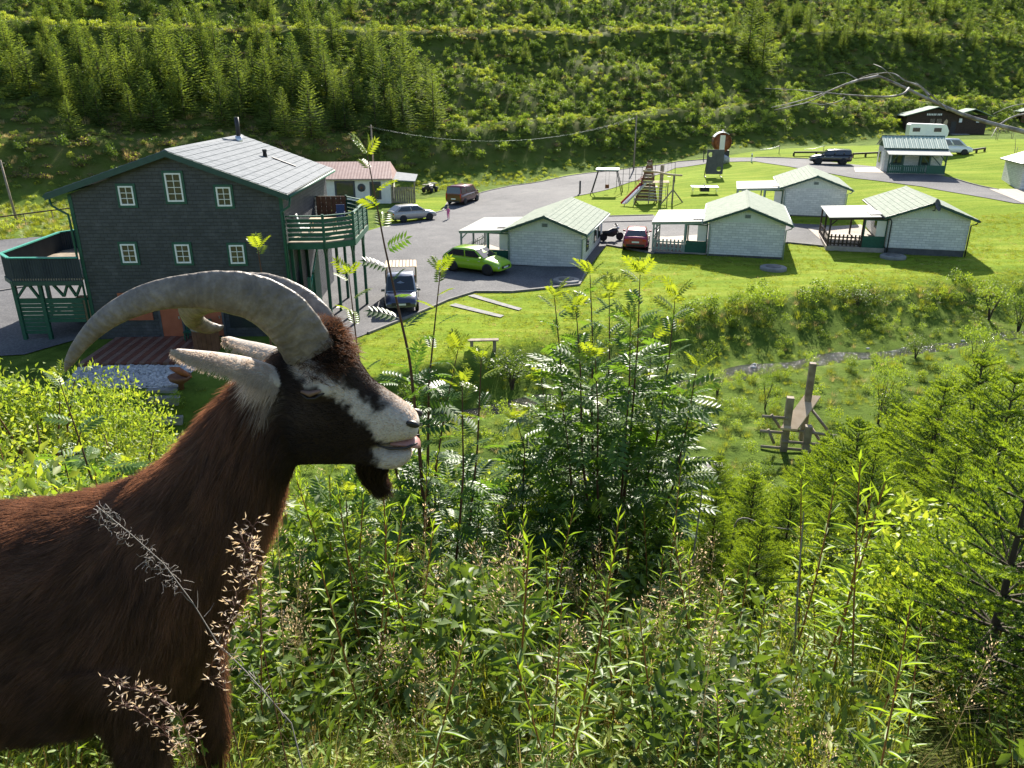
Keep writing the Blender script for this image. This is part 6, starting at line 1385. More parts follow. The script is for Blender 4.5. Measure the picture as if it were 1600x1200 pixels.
# ---- young spruces on the right of the near slope
SN = [spruce_near(vg, 2.3, 400, whorls=13), spruce_near(vg, 1.7, 430, whorls=11), spruce_near(vg, 2.6, 380, whorls=14)]
for i, (px, Y, top, k, lab) in enumerate(((1290, 6.2, 688, 0, 'young spruce in front of the timber climbing frame'), (1345, 5.2, 662, 1, 'young spruce with upright pale leader right of the climbing frame'), (1480, 5.6, 600, 2, 'tall young spruce near the right frame edge'), (1590, 4.9, 585, 0, 'young spruce cut by the right frame edge'), (1180, 5.0, 745, 1, 'low spruce right of the big rowan'), (1420, 7.2, 640, 1, 'spruce further down the slope between two taller ones'), (1540, 7.5, 560, 0, 'spruce far down the slope at the right'), (1300, 4.1, 790, 1, 'small spruce low in the tangle of spruces'), (1430, 4.0, 770, 2, 'spreading spruce with dead twigs below the tall one'), (1125, 6.0, 715, 0, 'spruce half hidden behind the big rowan'), (1600, 3.2, 790, 1, 'spruce at the lower right frame edge with pale shoots'), (880, 4.9, 800, 1, 'small dark spruce below the big rowan'), (1030, 3.7, 870, 1, 'small spruce under the right side of the big rowan'), (1650, 3.9, 680, 2, 'spruce just entering at the right frame edge'), (1370, 4.5, 700, 0, 'bushy spruce in the middle of the spruce thicket'), (1240, 4.6, 765, 1, 'spruce at the left end of the spruce thicket'), (1500, 4.3, 700, 0, 'bushy spruce right of the thicket middle'), (1190, 3.9, 830, 1, 'little spruce at the foot of the dead stem'), (1390, 3.3, 860, 1, 'little spruce behind the right-hand willowherbs'), (1530, 3.4, 800, 1, 'little spruce before the right frame edge'), (1120, 4.4, 770, 1, 'little spruce touching the right side of the big rowan'))):
    P_ = atY(px, top, Y); z0 = H(P_.x, Y); hh = max(.6, P_.z-z0); bh = (2.3, 1.7, 2.6)[k]; t = thing('spruce_sapling', lab, 'spruce', (P_.x, Y, z0-.02), rnd.uniform(0, 6.28), 'young spruces on the near slope')
    s = hh/bh; wd = s*(1.0 if s < 1.2 else .9); t.scale = (wd, wd, s); link('trunk', SN[k][0], t); link('crown', SN[k][1], t)
tm, cm = spruce_near(vg, 1.15, 800, .018, .0042, 9); x = atY(1625, 900, 2.35).x
t = thing('spruce_sapling', 'bright-tipped little spruce reaching in from the lower right edge', 'spruce', (1.76, 2.3, H(1.76, 2.3)-.05), .7, 'young spruces on the near slope'); link('trunk', tm, t); link('crown', cm, t)
# ---- tall willowherbs in front
WH = [willowherb(vg, .85).mesh('willowherb', [M['fire'], M['fire_stem']]) for _ in range(5)]
WLAB = 'willowherb'
spots = ((1168, 868, 2.5), (1197, 930, 2.25), (1292, 950, 2.3), (1365, 915, 2.45), (1422, 930, 2.5), (1060, 978, 2.4), (1128, 1000, 2.3), (985, 1000, 2.4), (940, 995, 2.5), (826, 1020, 2.4), (775, 1005, 2.6), (1512, 1020, 2.2), (1250, 1000, 2.15), (880, 1040, 2.2), (1335, 985, 2.2), (720, 1050, 2.3), (640, 1030, 2.5), (1080, 1080, 2.0), (1440, 1060, 2.05), (560, 1060, 2.4))
for i, (px, py, Y) in enumerate(spots):
    P_ = atY(px, py, Y); z0 = H(P_.x, Y); hh = max(.25, P_.z-z0); k = i % 5
    wh = ('tallest willowherb', 'tall willowherb', 'willowherb', 'short willowherb')[min(3, int(4*(1-min(hh, .95))))] if i else 'tallest willowherb'
    pos_ = ['near the middle of the lower edge', 'in the lower right quarter', 'below the big rowan'][0 if px < 900 else 2 if px < 1120 else 1]
    t = thing('willowherb', f'{wh} with narrow leaves, plant number {i+1} along the lower edge' if False else f'{ORD[sum(1 for q_ in spots if q_[0] < px)]} tall willowherb from the left along the lower edge', 'plant', (P_.x, Y, z0), rnd.uniform(0, 6), 'tall willowherbs in front'); s = hh/.85; t.scale = (max(.8, s), max(.8, s), s)
    link('stem_and_leaves', WH[k], t)
# ---- herb layer of the near slope
NP = [proto('p_fire', WH[0]), proto('p_fire2', WH[3]), proto('p_herb', herb(vg).mesh('herb', [M['fire'], M['fire_stem']])), proto('p_herb2', herb(vg, .28, 52).mesh('herb2', [M['bush_b'], M['fire_stem']])), proto('p_tuft', tuft(vg, .42, 46, .005).mesh('tuft', [M['gblade']])), proto('p_dry', tuft(vg, .38, 40, .004, .12).mesh('drytuft', [M['gdry']])),
      proto('p_seed', seedgrass(vg).mesh('seedgrass', [M['gblade'], M['gdry'], M['seed']])), proto('p_seed2', seedgrass(vg, .6, 80).mesh('seedgrass2', [M['gblade'], M['gdry'], M['seed']])), proto('p_shrub', shrub_mesh(vg, (.5, .5, .6), 900, .05, 'bush_a', 8, .45, two='bush_b')), proto('p_fern', shrub_mesh(vg, (.45, .45, .4), 500, .07, 'bush_c', 6, .4))]
def goatzone(x, y): return (x < -.35) & (y > 1.0) & (y < 1.85)
def nk(x, y, g_):
    u = g_.random(len(x)); midl = (x < 1.0) & (x > -1.2) & (y < 4.5)
    a = np.where(u < .13, 0, np.where(u < .24, 1, np.where(u < .42, 2, np.where(u < .58, 3, np.where(u < .76, 4, np.where(u < .81, 5, np.where(u < .87, 6, np.where(u < .92, 7, np.where(u < .98, 8, 9)))))))))
    b = np.where(u < .16, 0, np.where(u < .40, 2, np.where(u < .56, 3, np.where(u < .68, 4, np.where(u < .74, 5, np.where(u < .86, 6, np.where(u < .96, 7, 9)))))))
    r = np.where(midl, b, a); low = (y > 2.9) & (x > .8) & (r < 2); return np.where(low, 4, r)
spread(420, (-2.2, -.2), (1.15, 1.9), lambda x, y, g_: inview(x, y, 500), [2, 3, 4, 5], [.35, .3, .25, .1], .45, .7, 35, 'short_undergrowth', 'short herbs and grass round the feet of the goat', NP, tilt=.25, sink=.02)
spread(5200, (-3.5, 5.0), (1.35, 6.5), lambda x, y, g_: inview(x, y, 400) & ~goatzone(x, y) & (g_.random(len(x)) < np.clip(2.6/y, .25, 1)*np.where((x > .9) & (y > 2.9), .45, np.where(x > .9, .6, 1))*np.where(np.hypot(x-1.55, y-2.25) < .42, .12, 1)), None, nk, lambda x, y, g_: g_.uniform(.6, 1.15, len(x))*np.where(y < 1.9, .7, 1)*np.where((x > 1.0) & (y > 2.8), .6, 1), None, 31, 'slope_undergrowth', 'tangle of grasses, seed heads and herbs covering the near slope', NP, tilt=.25, sink=.02)
spread(3400, (-16, 24), (6.5, 23), lambda x, y, g_: inview(x, y, 300) & (g_.random(len(x)) < np.clip(9/y, .3, 1)), [8, 9, 4, 2, 3], [.06, .16, .38, .20, .20], .7, 1.1, 32, 'lower_slope_undergrowth', 'bushes and grass on the lower part of the near slope', NP, tilt=.2)

# ---- mown grass: short tufts over the near part of the lawn
LG = [proto('p_lawn', tuft(vg, .085, 26, .012, .16).mesh('lawn_tuft', [M['gblade']])), proto('p_lawn_dry', tuft(vg, .07, 20, .012, .16).mesh('lawn_tuft_dry', [M['gdry']]))]
spread(26000, (-14, 48), (32, 66), lambda x, y, g_: inpoly(x, y, LAWN) & ~inpoly(x, y, YARD) & inview(x, y) & (g_.random(len(x)) < .35+.65*(fbm(x, y, .35, 2, 71) > 0)), [0, 1], [.93, .07], .6, 1.5, 61, 'lawn_grass', 'short mown grass of the lawn round the cabins', LG, tilt=.1, sink=.0)
# ------------------------------------------------------------------ goat
GY = 1.5
def gpt(px, py, Y=GY): return atY(px, py, Y)
goat = thing('goat', 'dark brown billy goat with long curved horns and white muzzle sticking out its tongue', 'goat', (gpt(150, 1000).x, GY, H(gpt(150, 1000).x, GY)))
GO = Vector(goat.location)
def oval(top, bot, hw, n=20, Y=GY, ex=2.3, shift=0.0):
    """ring between two points of the side view, hw wide to each side; superellipse"""
    a, b = gpt(*top, Y), gpt(*bot, Y); c = (a+b)/2; u = (a-b)/2; ring = []
    for j in range(n):
        t = 2*math.pi*j/n; cs, sn = math.cos(t), math.sin(t)
        p = math.copysign(abs(cs)**(2/ex), cs); q = math.copysign(abs(sn)**(2/ex), sn)
        ring.append(c+u*p+Vector((0, 1, 0))*(hw*q)-GO)
    return ring
mb = MB()
trunk = [((-352, 930), (-345, 990), .05), ((-335, 880), (-300, 1060), .115), ((-270, 838), (-200, 1115), .165), ((-165, 818), (-55, 1140), .185), ((-50, 805), (95, 1128), .188), ((50, 795), (215, 1108), .178), ((112, 782), (300, 1075), .165), ((165, 770), (345, 1000), .145), ((222, 746), (378, 925), .122), ((276, 706), (410, 855), .103), ((320, 652), (432, 795), .090), ((362, 606), (446, 752), .080), ((410, 572), (462, 728), .072), ((450, 548), (480, 712), .062)]
mb.loft([oval(a, b, h) for a, b, h in trunk])
head = [((428, 560), (432, 690), .045), ((455, 535), (452, 716), .070), ((485, 520), (480, 721), .080), ((512, 516), (505, 719), .082), ((536, 530), (532, 716), .072), ((556, 560), (556, 708), .058), ((578, 592), (582, 700), .049), ((604, 611), (606, 690), .043), ((630, 628), (630, 685), .040), ((648, 644), (646, 682), .034), ((656, 656), (653, 678), .022)]
mb.loft([oval(a, b, h) for a, b, h in head])
jaw = [((520, 640), (505, 720), .055), ((552, 660), (545, 720), .045), ((585, 685), (578, 725), .036), ((606, 694), (602, 731), .031), ((628, 697), (625, 729), .027), ((645, 699), (642, 717), .018)]
mb.loft([oval(a, b, h) for a, b, h in jaw])
# brow bulge over each closed eye, forelock hump
for s in (-1, 1):
    mb.loft([[gpt(508, 588, GY)+Vector((.045*math.cos(t)*r, s*(.062+dy), .030*math.sin(t)*r))-GO for t in np.linspace(0, 6.283, 12, False)] for r, dy in ((.3, -.01), (.9, 0), (1, .008), (.8, .018), (.3, .024))])
mb.loft([oval(a, b, h, 14) for a, b, h in (((478, 505), (470, 560), .03), ((505, 500), (500, 570), .05), ((530, 512), (525, 575), .045), ((545, 540), (540, 590), .025))])
# legs
def leg(px, Y, top, hind=False):
    x = gpt(px, 1000, GY).x; g0 = H(x, Y)-.01; zt = gpt(px, top, GY).z; L = zt-g0
    if hind: pts = [(x+.06, zt+.12, .12), (x+.07, zt-.05, .095), (x+.03, g0+L*.62, .062), (x-.07, g0+L*.42, .040), (x-.05, g0+L*.2, .029), (x-.035, g0+.07, .030), (x-.01, g0+.04, .034), (x+.0, g0+.0, .038)]
    else: pts = [(x-.02, zt+.15, .10), (x, zt, .082), (x+.01, g0+L*.62, .055), (x+.015, g0+L*.45, .043), (x, g0+L*.25, .030), (x, g0+.08, .030), (x+.01, g0+.04, .035), (x+.015, g0+.0, .038)]
    mb.loft([[Vector((px_+r*math.cos(t), Y+r*.85*math.sin(t), z))-GO for t in np.linspace(0, 6.283, 12, False)] for px_, z, r in pts])
    return Vector((pts[-1][0], Y, g0))
hooves = [leg(222, GY-.105, 1045), leg(262, GY+.10, 1045), leg(-250, GY-.10, 1040, True), leg(-215, GY+.10, 1040, True)]
raw = mb.build('body', M['brown'], goat)
rm = raw.modifiers.new('remesh', 'REMESH'); rm.mode = 'VOXEL'; rm.voxel_size = .0075
sm = raw.modifiers.new('smooth', 'SMOOTH'); sm.factor = .5; sm.iterations = 5
dg = bpy.context.evaluated_depsgraph_get(); gm = bpy.data.meshes.new_from_object(raw.evaluated_get(dg)); raw.modifiers.clear(); raw.data = gm
for p in gm.polygons: p.use_smooth = True
nv = len(gm.vertices); gv = np.empty(nv*3, np.float32); gm.vertices.foreach_get('co', gv); gv = gv.reshape(-1, 3).astype(float); gn = np.empty(nv*3, np.float32); gm.vertices.foreach_get('normal', gn); gn = gn.reshape(-1, 3).astype(float)
def side_px(v):
    """side-view coordinates (as read off the photograph) of points of the body, independent of their y"""
    x = v[:, 0]+GO.x; z = v[:, 2]+GO.z-CZ; dep = GY*math.cos(PITCH)-z*math.sin(PITCH); up = GY*math.sin(PITCH)+z*math.cos(PITCH); return 800+FPX*x/dep, 600-FPX*up/dep
def blob(px, py, poly, soft=9):
    """soft mask of a polygon"""
    ins = inpoly(px, py, poly); d = np.full(len(px), 1e9); n = len(poly)
    for i in range(n):
        ax, ay = poly[i]; bx, by = poly[(i+1) % n]; dx, dy = bx-ax, by-ay; t = np.clip(((px-ax)*dx+(py-ay)*dy)/(dx*dx+dy*dy), 0, 1); d = np.minimum(d, np.hypot(px-ax-t*dx, py-ay-t*dy))
    return sstep(-soft, soft, np.where(ins, d, -d))
def coat(v):
    px, py = side_px(v); jx, jy = px+6*vnoise(px*.11, py*.11, 3)+5*vnoise(px*.35, py*.35, 4), py+6*vnoise(px*.11+9, py*.11, 5)
    n1 = fbm(px, py, .02, 3, 61)[:, None]; base = np.array([.125, .066, .039])*(1+.4*n1)
    dark = np.array([.017, .010, .007]); face = sstep(400, 470, px+.25*(py-600)*0)*sstep(800, 730, py); col = base*(1-face[:, None])+dark*face[:, None]
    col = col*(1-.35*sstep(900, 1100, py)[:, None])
    white = np.array([.52, .48, .43]); grey = np.array([.30, .27, .24])
    def put(poly, c, soft=9, k=1.0):
        nonlocal col
        w_ = (blob(jx, jy, poly, soft)*k)[:, None]; col = col*(1-w_)+c*w_
    put([(470, 552), (500, 553), (526, 565), (548, 590), (575, 615), (600, 640), (598, 676), (578, 652), (553, 622), (535, 600), (505, 582), (478, 572)], white, 5, .9)
    put([(595, 628), (622, 622), (648, 640), (664, 655), (660, 690), (630, 690), (598, 682), (585, 660)], white, 5, .95)
    put([(588, 690), (622, 692), (662, 694), (655, 722), (622, 737), (594, 728)], white, 7, .9)
    put([(590, 598), (622, 612), (652, 640), (640, 648), (610, 628)], grey, 7, .7)
    put([(392, 570), (440, 566), (452, 600), (440, 632), (408, 612)], np.array([.42, .37, .30]), 14, .75)
    put([(470, 585), (500, 605), (520, 640), (470, 650), (450, 620)], np.array([.06, .042, .032]), 25, .6)
    return np.clip(col, .006, .8)
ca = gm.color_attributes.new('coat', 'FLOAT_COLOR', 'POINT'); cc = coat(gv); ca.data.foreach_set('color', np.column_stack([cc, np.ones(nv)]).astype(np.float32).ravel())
def coat_mat(name, hair):
    m, t, out = nodes(name); at = N(t, 'ShaderNodeAttribute', attribute_name='coat')
    if hair:
        h = N(t, 'ShaderNodeBsdfPrincipled', i_Roughness=.42); h.inputs['Specular IOR Level'].default_value = .4; t.links.new(at.outputs['Color'], h.inputs['Base Color']); tr = N(t, 'ShaderNodeBsdfTranslucent'); t.links.new(mixc(t, 1.0, at.outputs['Color'], (1.9, 1.55, 1.3), 'MULTIPLY'), tr.inputs[0]); mx = N(t, 'ShaderNodeMixShader'); mx.inputs[0].default_value = .45; t.links.new(h.outputs[0], mx.inputs[1]); t.links.new(tr.outputs[0], mx.inputs[2]); t.links.new(mx.outputs[0], out.inputs[0])
    else:
        p = N(t, 'ShaderNodeBsdfPrincipled', i_Roughness=.75); p.inputs['Specular IOR Level'].default_value = .2; t.links.new(at.outputs['Color'], p.inputs['Base Color']); t.links.new(bump(t, noise(t, 160, 3), .4, .002), p.inputs['Normal']); t.links.new(p.outputs[0], out.inputs[0])
    return m
M['hide'] = coat_mat('goat_hide', False); M['fur'] = coat_mat('goat_fur', True); gm.materials.clear(); gm.materials.append(M['hide'])
# horns
def hornmat():
    m, t, out = nodes('ringed_horn'); at = N(t, 'ShaderNodeAttribute', attribute_name='along'); sp = N(t, 'ShaderNodeSeparateColor'); t.links.new(at.outputs['Color'], sp.inputs[0])
    nz = noise(t, 14, 4, .6); ad = N(t, 'ShaderNodeMath', operation='MULTIPLY_ADD'); t.links.new(nz, ad.inputs[0]); ad.inputs[1].default_value = .14; t.links.new(sp.outputs[0], ad.inputs[2])
    ml = N(t, 'ShaderNodeMath', operation='MULTIPLY'); t.links.new(ad.outputs[0], ml.inputs[0]); ml.inputs[1].default_value = 190; sn = N(t, 'ShaderNodeMath', operation='SINE'); t.links.new(ml.outputs[0], sn.inputs[0])
    col = ramp(t, noise(t, 22, 6, .7), [(.3, (.10, .085, .07)), (.48, (.175, .145, .115)), (.70, (.31, .265, .215))]); col = mixc(t, .14, col, ramp(t, sn.outputs[0], [(.2, (.11, .095, .08)), (.9, (.28, .25, .215))]))
    p = N(t, 'ShaderNodeBsdfPrincipled', i_Roughness=.5); p.inputs['Specular IOR Level'].default_value = .4; t.links.new(col, p.inputs['Base Color'])
    b = bump(t, sn.outputs[0], .22, .003); b = bump(t, noise(t, 70, 4), .5, .004, b); t.links.new(b, p.inputs['Normal']); t.links.new(p.outputs[0], out.inputs[0]); return m
M['horn'] = hornmat()
def horn(path, label):
    """path: (px, py, Y, half height in the side view, half thickness)"""
    A = np.array([[*(gpt(a, b, Y)-GO), r, w_] for a, b, Y, r, w_ in path]); s = np.r_[0, np.cumsum(np.linalg.norm(np.diff(A[:, :3], axis=0), axis=1))]; u = np.linspace(0, s[-1], 150); from_ = []
    # Catmull-Rom through the path
    def cr(t):
        i = min(max(np.searchsorted(s, t)-1, 0), len(s)-2); h = s[i+1]-s[i]; f = (t-s[i])/h; p0, p1, p2, p3 = A[max(i-1, 0)], A[i], A[i+1], A[min(i+2, len(s)-1)]
        m1 = (p2-p0)/(s[i+1]-s[max(i-1, 0)])*h; m2 = (p3-p1)/(s[min(i+2, len(s)-1)]-s[i])*h
        return (2*f**3-3*f**2+1)*p1+(f**3-2*f**2+f)*m1+(-2*f**3+3*f**2)*p2+(f**3-f**2)*m2
    Q = np.array([cr(t) for t in u]); D = unit(np.gradient(Q[:, :3], axis=0)); n = 28; V = []; al = []
    for k in range(len(u)):
        d = D[k]; sd = np.array([0, 1., 0]); sd = sd-d*(sd@d); sd /= np.linalg.norm(sd); upv = np.cross(sd, d); upv = upv if upv[2] > 0 or k < 30 else upv
        f = u[k]/s[-1]; rip = 1+.014*float(vnoise(u[k]*130, 1.3, 6))*(1-.6*f)+.010*math.sin(u[k]*190+3*math.sin(u[k]*23))*(1-f)+.016*float(vnoise(u[k]*22, 7.7, 8))
        for j in range(n):
            t = 2*math.pi*j/n; c_, s_ = math.cos(t), math.sin(t); keel = 1+.16*max(0, c_)**6*(1-f); V.append(Q[k, :3]+(upv*c_*Q[k, 3]*keel+sd*s_*Q[k, 4]*(1-.18*c_))*rip); al.append(f)
    F = []
    for k in range(len(u)-1):
        for j in range(n): a, b = k*n+j, k*n+(j+1) % n; F.append((a, b, b+n, a+n))
    me = mesh_np('horn', np.array(V), np.array(F), M['horn'], smooth=True); at = me.color_attributes.new('along', 'FLOAT_COLOR', 'POINT'); al = np.array(al); at.data.foreach_set('color', np.stack([al, al, al, np.ones_like(al)], 1).astype(np.float32).ravel())
    o = link('horn', me, goat); o['label'] = label; return o
horn([(482, 552, 1.462, .049, .030), (462, 518, 1.452, .050, .031), (436, 489, 1.44, .049, .029), (398, 467, 1.425, .044, .027), (350, 457, 1.41, .0385, .023), (296, 456, 1.395, .0315, .020), (244, 463, 1.38, .0265, .017), (198, 480, 1.365, .0225, .015), (158, 505, 1.355, .0185, .012), (126, 538, 1.35, .0135, .009), (108, 566, 1.35, .0085, .006), (102, 580, 1.35, .002, .0015)], 'long grey horn nearest the viewer, sweeping back to a point')
horn([(498, 548, 1.545, .048, .030), (488, 511, 1.56, .048, .031), (460, 481, 1.585, .046, .029), (418, 461, 1.62, .043, .027), (366, 458, 1.67, .039, .024), (322, 466, 1.73, .036, .022), (300, 480, 1.79, .033, .019), (302, 500, 1.84, .027, .016), (322, 511, 1.87, .019, .012), (342, 512, 1.89, .009, .007), (350, 509, 1.895, .002, .0015)], 'far horn whose tip curls forward below the near one')
# ears
M['ear'] = mat('pale_ear_skin', (.40, .36, .32), (.50, .46, .41), 30, .7)
def ear(path, label):
    rings = []
    for px, py, Y, hw, th, roll in path:
        c = gpt(px, py, Y)-GO; ring = []
        for j in range(16):
            t = 2*math.pi*j/16; a = hw*math.cos(t); b = th*math.sin(t)+.35*th*0; b += (.95 if a > 0 else .15)*(a*a)/max(hw, 1e-4)     # cupped
            ring.append(c+Vector((0.10*a, math.cos(roll)*b+math.sin(roll)*a*.5, a*math.cos(roll*.6)+.0)) if False else c+Vector((a*.12, b*math.cos(roll)-a*math.sin(roll), a*math.cos(roll)+b*math.sin(roll))))
        rings.append(ring)
    o = MB().loft(rings).build('ear', M['ear'], goat); o['label'] = label; ss = o.modifiers.new('sub', 'SUBSURF'); ss.levels = ss.render_levels = 1; return o
near_ear = [(470, 606, 1.478, .010, .016, -.1), (446, 599, 1.455, .018, .014, -.15), (418, 590, 1.425, .024, .009, -.2), (386, 580, 1.40, .026, .006, -.25), (352, 570, 1.375, .021, .005, -.3), (324, 562, 1.355, .016, .005, -.3), (302, 557, 1.34, .012, .006, -.3), (286, 551, 1.33, .007, .005, -.3), (273, 546, 1.32, .002, .002, -.3)]
far_ear = [(468, 568, 1.54, .012, .014, -.1), (445, 562, 1.565, .017, .014, -.1), (420, 556, 1.60, .021, .010, -.15), (395, 549, 1.635, .020, .007, -.2), (372, 541, 1.665, .015, .005, -.25), (357, 533, 1.685, .012, .006, -.3), (351, 528, 1.69, .004, .003, -.3)]
ear(near_ear, 'pale ear turned towards the viewer'); ear(far_ear, 'far pale ear')
# nose, mouth, tongue, closed eye
M['nose'] = mat('goat_nose', (.018, .015, .014), (.035, .03, .028), 40, .4); M['tongue'] = mat('pink_tongue', (.34, .16, .14), (.42, .22, .19), 30, .35); M['lid'] = mat('eyelid_skin', (.17, .105, .08), None, rough=.5)
for s in (-1, 1):
    c = gpt(645, 653)-GO; MB().loft([[c+Vector((.013*r*math.cos(t)+.004, s*y, .007*r*math.sin(t)-.003*r*math.cos(t))) for t in np.linspace(0, 6.283, 12, False)] for r, y in ((1.0, .024), (1.1, .034), (.9, .0375), (.3, .038))]).build('nostril', M['nose'], goat)
    e = gpt(505, 596)-GO; yy = s*.0865
    MB().tube([e+Vector((-.026, yy-s*.006, .004)), e+Vector((-.012, yy, -.004)), e+Vector((.004, yy, -.003)), e+Vector((.018, yy-s*.002, .005)), e+Vector((.028, yy-s*.008, .010))], [.0012, .0026, .003, .0024, .001], 6).build('closed_eye', M['nose'], goat)
    MB().tube([e+Vector((-.024, yy-s*.004, .010)), e+Vector((-.006, yy+s*.001, .007)), e+Vector((.016, yy-s*.001, .013))], [.003, .0065, .003], 8).build('eyelid', M['lid'], goat)
mp_ = [gpt(a, b)-GO for a, b in ((594, 684), (615, 690), (638, 690), (654, 686))]
for s in (-1, 1): MB().tube([p+Vector((0, s*w_, 0)) for p, w_ in zip(mp_, (.038, .036, .031, .02))], [.002, .003, .003, .002], 6).build('mouth_line', M['nose'], goat)
MB().loft([[gpt(a, b)-GO+Vector((0, w_*math.cos(t), h_*math.sin(t))) for t in np.linspace(0, 6.283, 12, False)] for a, b, w_, h_ in ((612, 688, .022, .006), (632, 688, .026, .008), (648, 690, .026, .010), (654, 693, .020, .008), (657, 695, .009, .005))]).build('tongue', M['tongue'], goat)
for p in hooves: MB().loft([[Vector((p.x+.012+r*1.15*math.cos(t), p.y+r*.9*math.sin(t), p.z+z))-GO for t in np.linspace(0, 6.283, 12, False)] for z, r in ((-.02, .046), (.0, .046), (.055, .037))]).build('hoof', M['nose'], goat)
# fur
tri = np.array([(p.vertices[0], p.vertices[i], p.vertices[i+1]) for p in gm.polygons for i in range(1, len(p.vertices)-1)]); fr = np.random.default_rng(77)
A_, B_, C_ = gv[tri[:, 0]], gv[tri[:, 1]], gv[tri[:, 2]]; cen = (A_+B_+C_)/3; area = np.linalg.norm(np.cross(B_-A_, C_-A_), axis=1)/2; cpx, cpy = side_px(cen)
isface = sstep(430, 480, cpx)*sstep(770, 720, cpy); dens = area*(1+2.2*isface)*np.where(cpx < -60, .25, 1); NH = 105000
ti = fr.choice(len(tri), NH, p=dens/dens.sum()); b1_ = fr.random((NH, 2)); fl = b1_.sum(1) > 1; b1_[fl] = 1-b1_[fl]
root = A_[ti]+(B_[ti]-A_[ti])*b1_[:, :1]+(C_[ti]-A_[ti])*b1_[:, 1:]; nrm = unit((gn[tri[ti, 0]]+gn[tri[ti, 1]]+gn[tri[ti, 2]])); rx, ry = side_px(root)
wf = sstep(425, 490, rx)*sstep(775, 725, ry); wn = sstep(120, 260, rx)*(1-wf)
flow = np.array([-.80, 0, -.45])[None]*(1-wn-wf)[:, None]+np.array([-.42, 0, -.88])[None]*wn[:, None]+np.array([-.80, 0, .42])[None]*wf[:, None]
jaw_ = sstep(650, 700, ry)*wf; flow = flow*(1-jaw_[:, None])+np.array([-.75, 0, -.35])[None]*jaw_[:, None]
fc = np.stack([vnoise(rx*.035, ry*.035, 7), vnoise(rx*.035, ry*.035, 8)*.6, vnoise(rx*.035, ry*.035, 9)], 1); flow = flow+.35*fc*(1-wf)[:, None]+.12*fr.standard_normal((NH, 3))
tang = unit(flow-nrm*(flow*nrm).sum(1, keepdims=True)); ln = (.042+.016*fbm(rx, ry, .03, 2, 3))*(1-wf)*(1-.25*sstep(900, 1100, ry))+.0075*wf; ln = ln*np.where((rx > 560) & (ry < 760), .6, 1)
crest = blob(rx, ry, [(470, 500), (540, 508), (550, 560), (520, 575), (480, 560)], 10); ln = ln+.026*crest
beard = blob(rx, ry, [(562, 712), (605, 722), (612, 738), (575, 735)], 5); ln = ln*fr.uniform(.6, 1.2, NH)
lift = .34+.30*fr.random(NH)**2; lift = np.where(wf > .5, .22, lift); K = 5; tt = np.linspace(0, 1, K)
dirv = unit(tang+nrm*lift[:, None]); grav = np.array([0, 0, -1.])
pts_ = root[:, None]+dirv[:, None]*(ln[:, None]*tt)[..., None]+(tang[:, None]*.35+grav*.25)*((ln[:, None]*.5)*(tt**2))[..., None]*(1-.5*wf)[:, None, None]
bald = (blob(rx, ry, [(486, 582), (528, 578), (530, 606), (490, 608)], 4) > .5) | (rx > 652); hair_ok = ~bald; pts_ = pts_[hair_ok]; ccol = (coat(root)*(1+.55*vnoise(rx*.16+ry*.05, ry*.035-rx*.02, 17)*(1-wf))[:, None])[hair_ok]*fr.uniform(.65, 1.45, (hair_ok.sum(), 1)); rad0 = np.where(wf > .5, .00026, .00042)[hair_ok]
# ear hair
exl, exc = [], []
def ear_hair(path, n, lo, hi):
    P_ = np.array([[*(gpt(a, b, Y)-GO), hw] for a, b, Y, hw, *_ in path]); f = fr.uniform(0, len(P_)-1.01, n); i = f.astype(int); w_ = (f-i)[:, None]; q = P_[i]*(1-w_)+P_[i+1]*w_; t_ = fr.uniform(-1, 1, n); base = q[:, :3]+np.stack([0*t_, -.010+0*t_, t_*q[:, 3]*.85], 1)+np.stack([0*t_, .95*np.clip(t_, 0, 1)**2*q[:, 3], 0*t_], 1)
    d = unit(np.array([-.7, -.25, .0])+np.stack([0*t_, 0*t_, -.9*np.clip(-t_, 0, 1)+.3*t_], 1)+.25*fr.standard_normal((n, 3))); l = fr.uniform(lo, hi, n)*(1+1.2*np.clip(-t_, 0, 1)); exl.append(base[:, None]+d[:, None]*(l[:, None]*tt)[..., None]+np.array([-.2, 0, -.5])*(l[:, None]*tt**2)[..., None]*.5); exc.append(np.array([.50, .47, .43])*fr.uniform(.7, 1.1, (n, 1)))
ear_hair(near_ear, 3600, .003, .006); ear_hair(near_ear[:4], 1500, .010, .022); ear_hair(far_ear, 900, .003, .006)
# forelock
nc_ = 2400; cz_ = crest > .25; ci = fr.choice(np.nonzero(cz_ & hair_ok)[0], nc_); cd_ = unit(nrm[ci]*.9+np.array([.25, 0, .35])+.55*fr.standard_normal((nc_, 3))+.5*np.stack([vnoise(rx[ci]*.09, ry[ci]*.09, 91), vnoise(rx[ci]*.09, ry[ci]*.09, 92), 0*rx[ci]], 1)); cl_ = fr.uniform(.012, .032, nc_); exl.append(root[ci][:, None]+cd_[:, None]*(cl_[:, None]*tt)[..., None]+np.array([.1, 0, -.55])*(cl_[:, None]*tt**2)[..., None]*.7); exc.append(np.array([.07, .036, .02])*fr.uniform(.5, 1.6, (nc_, 1)))
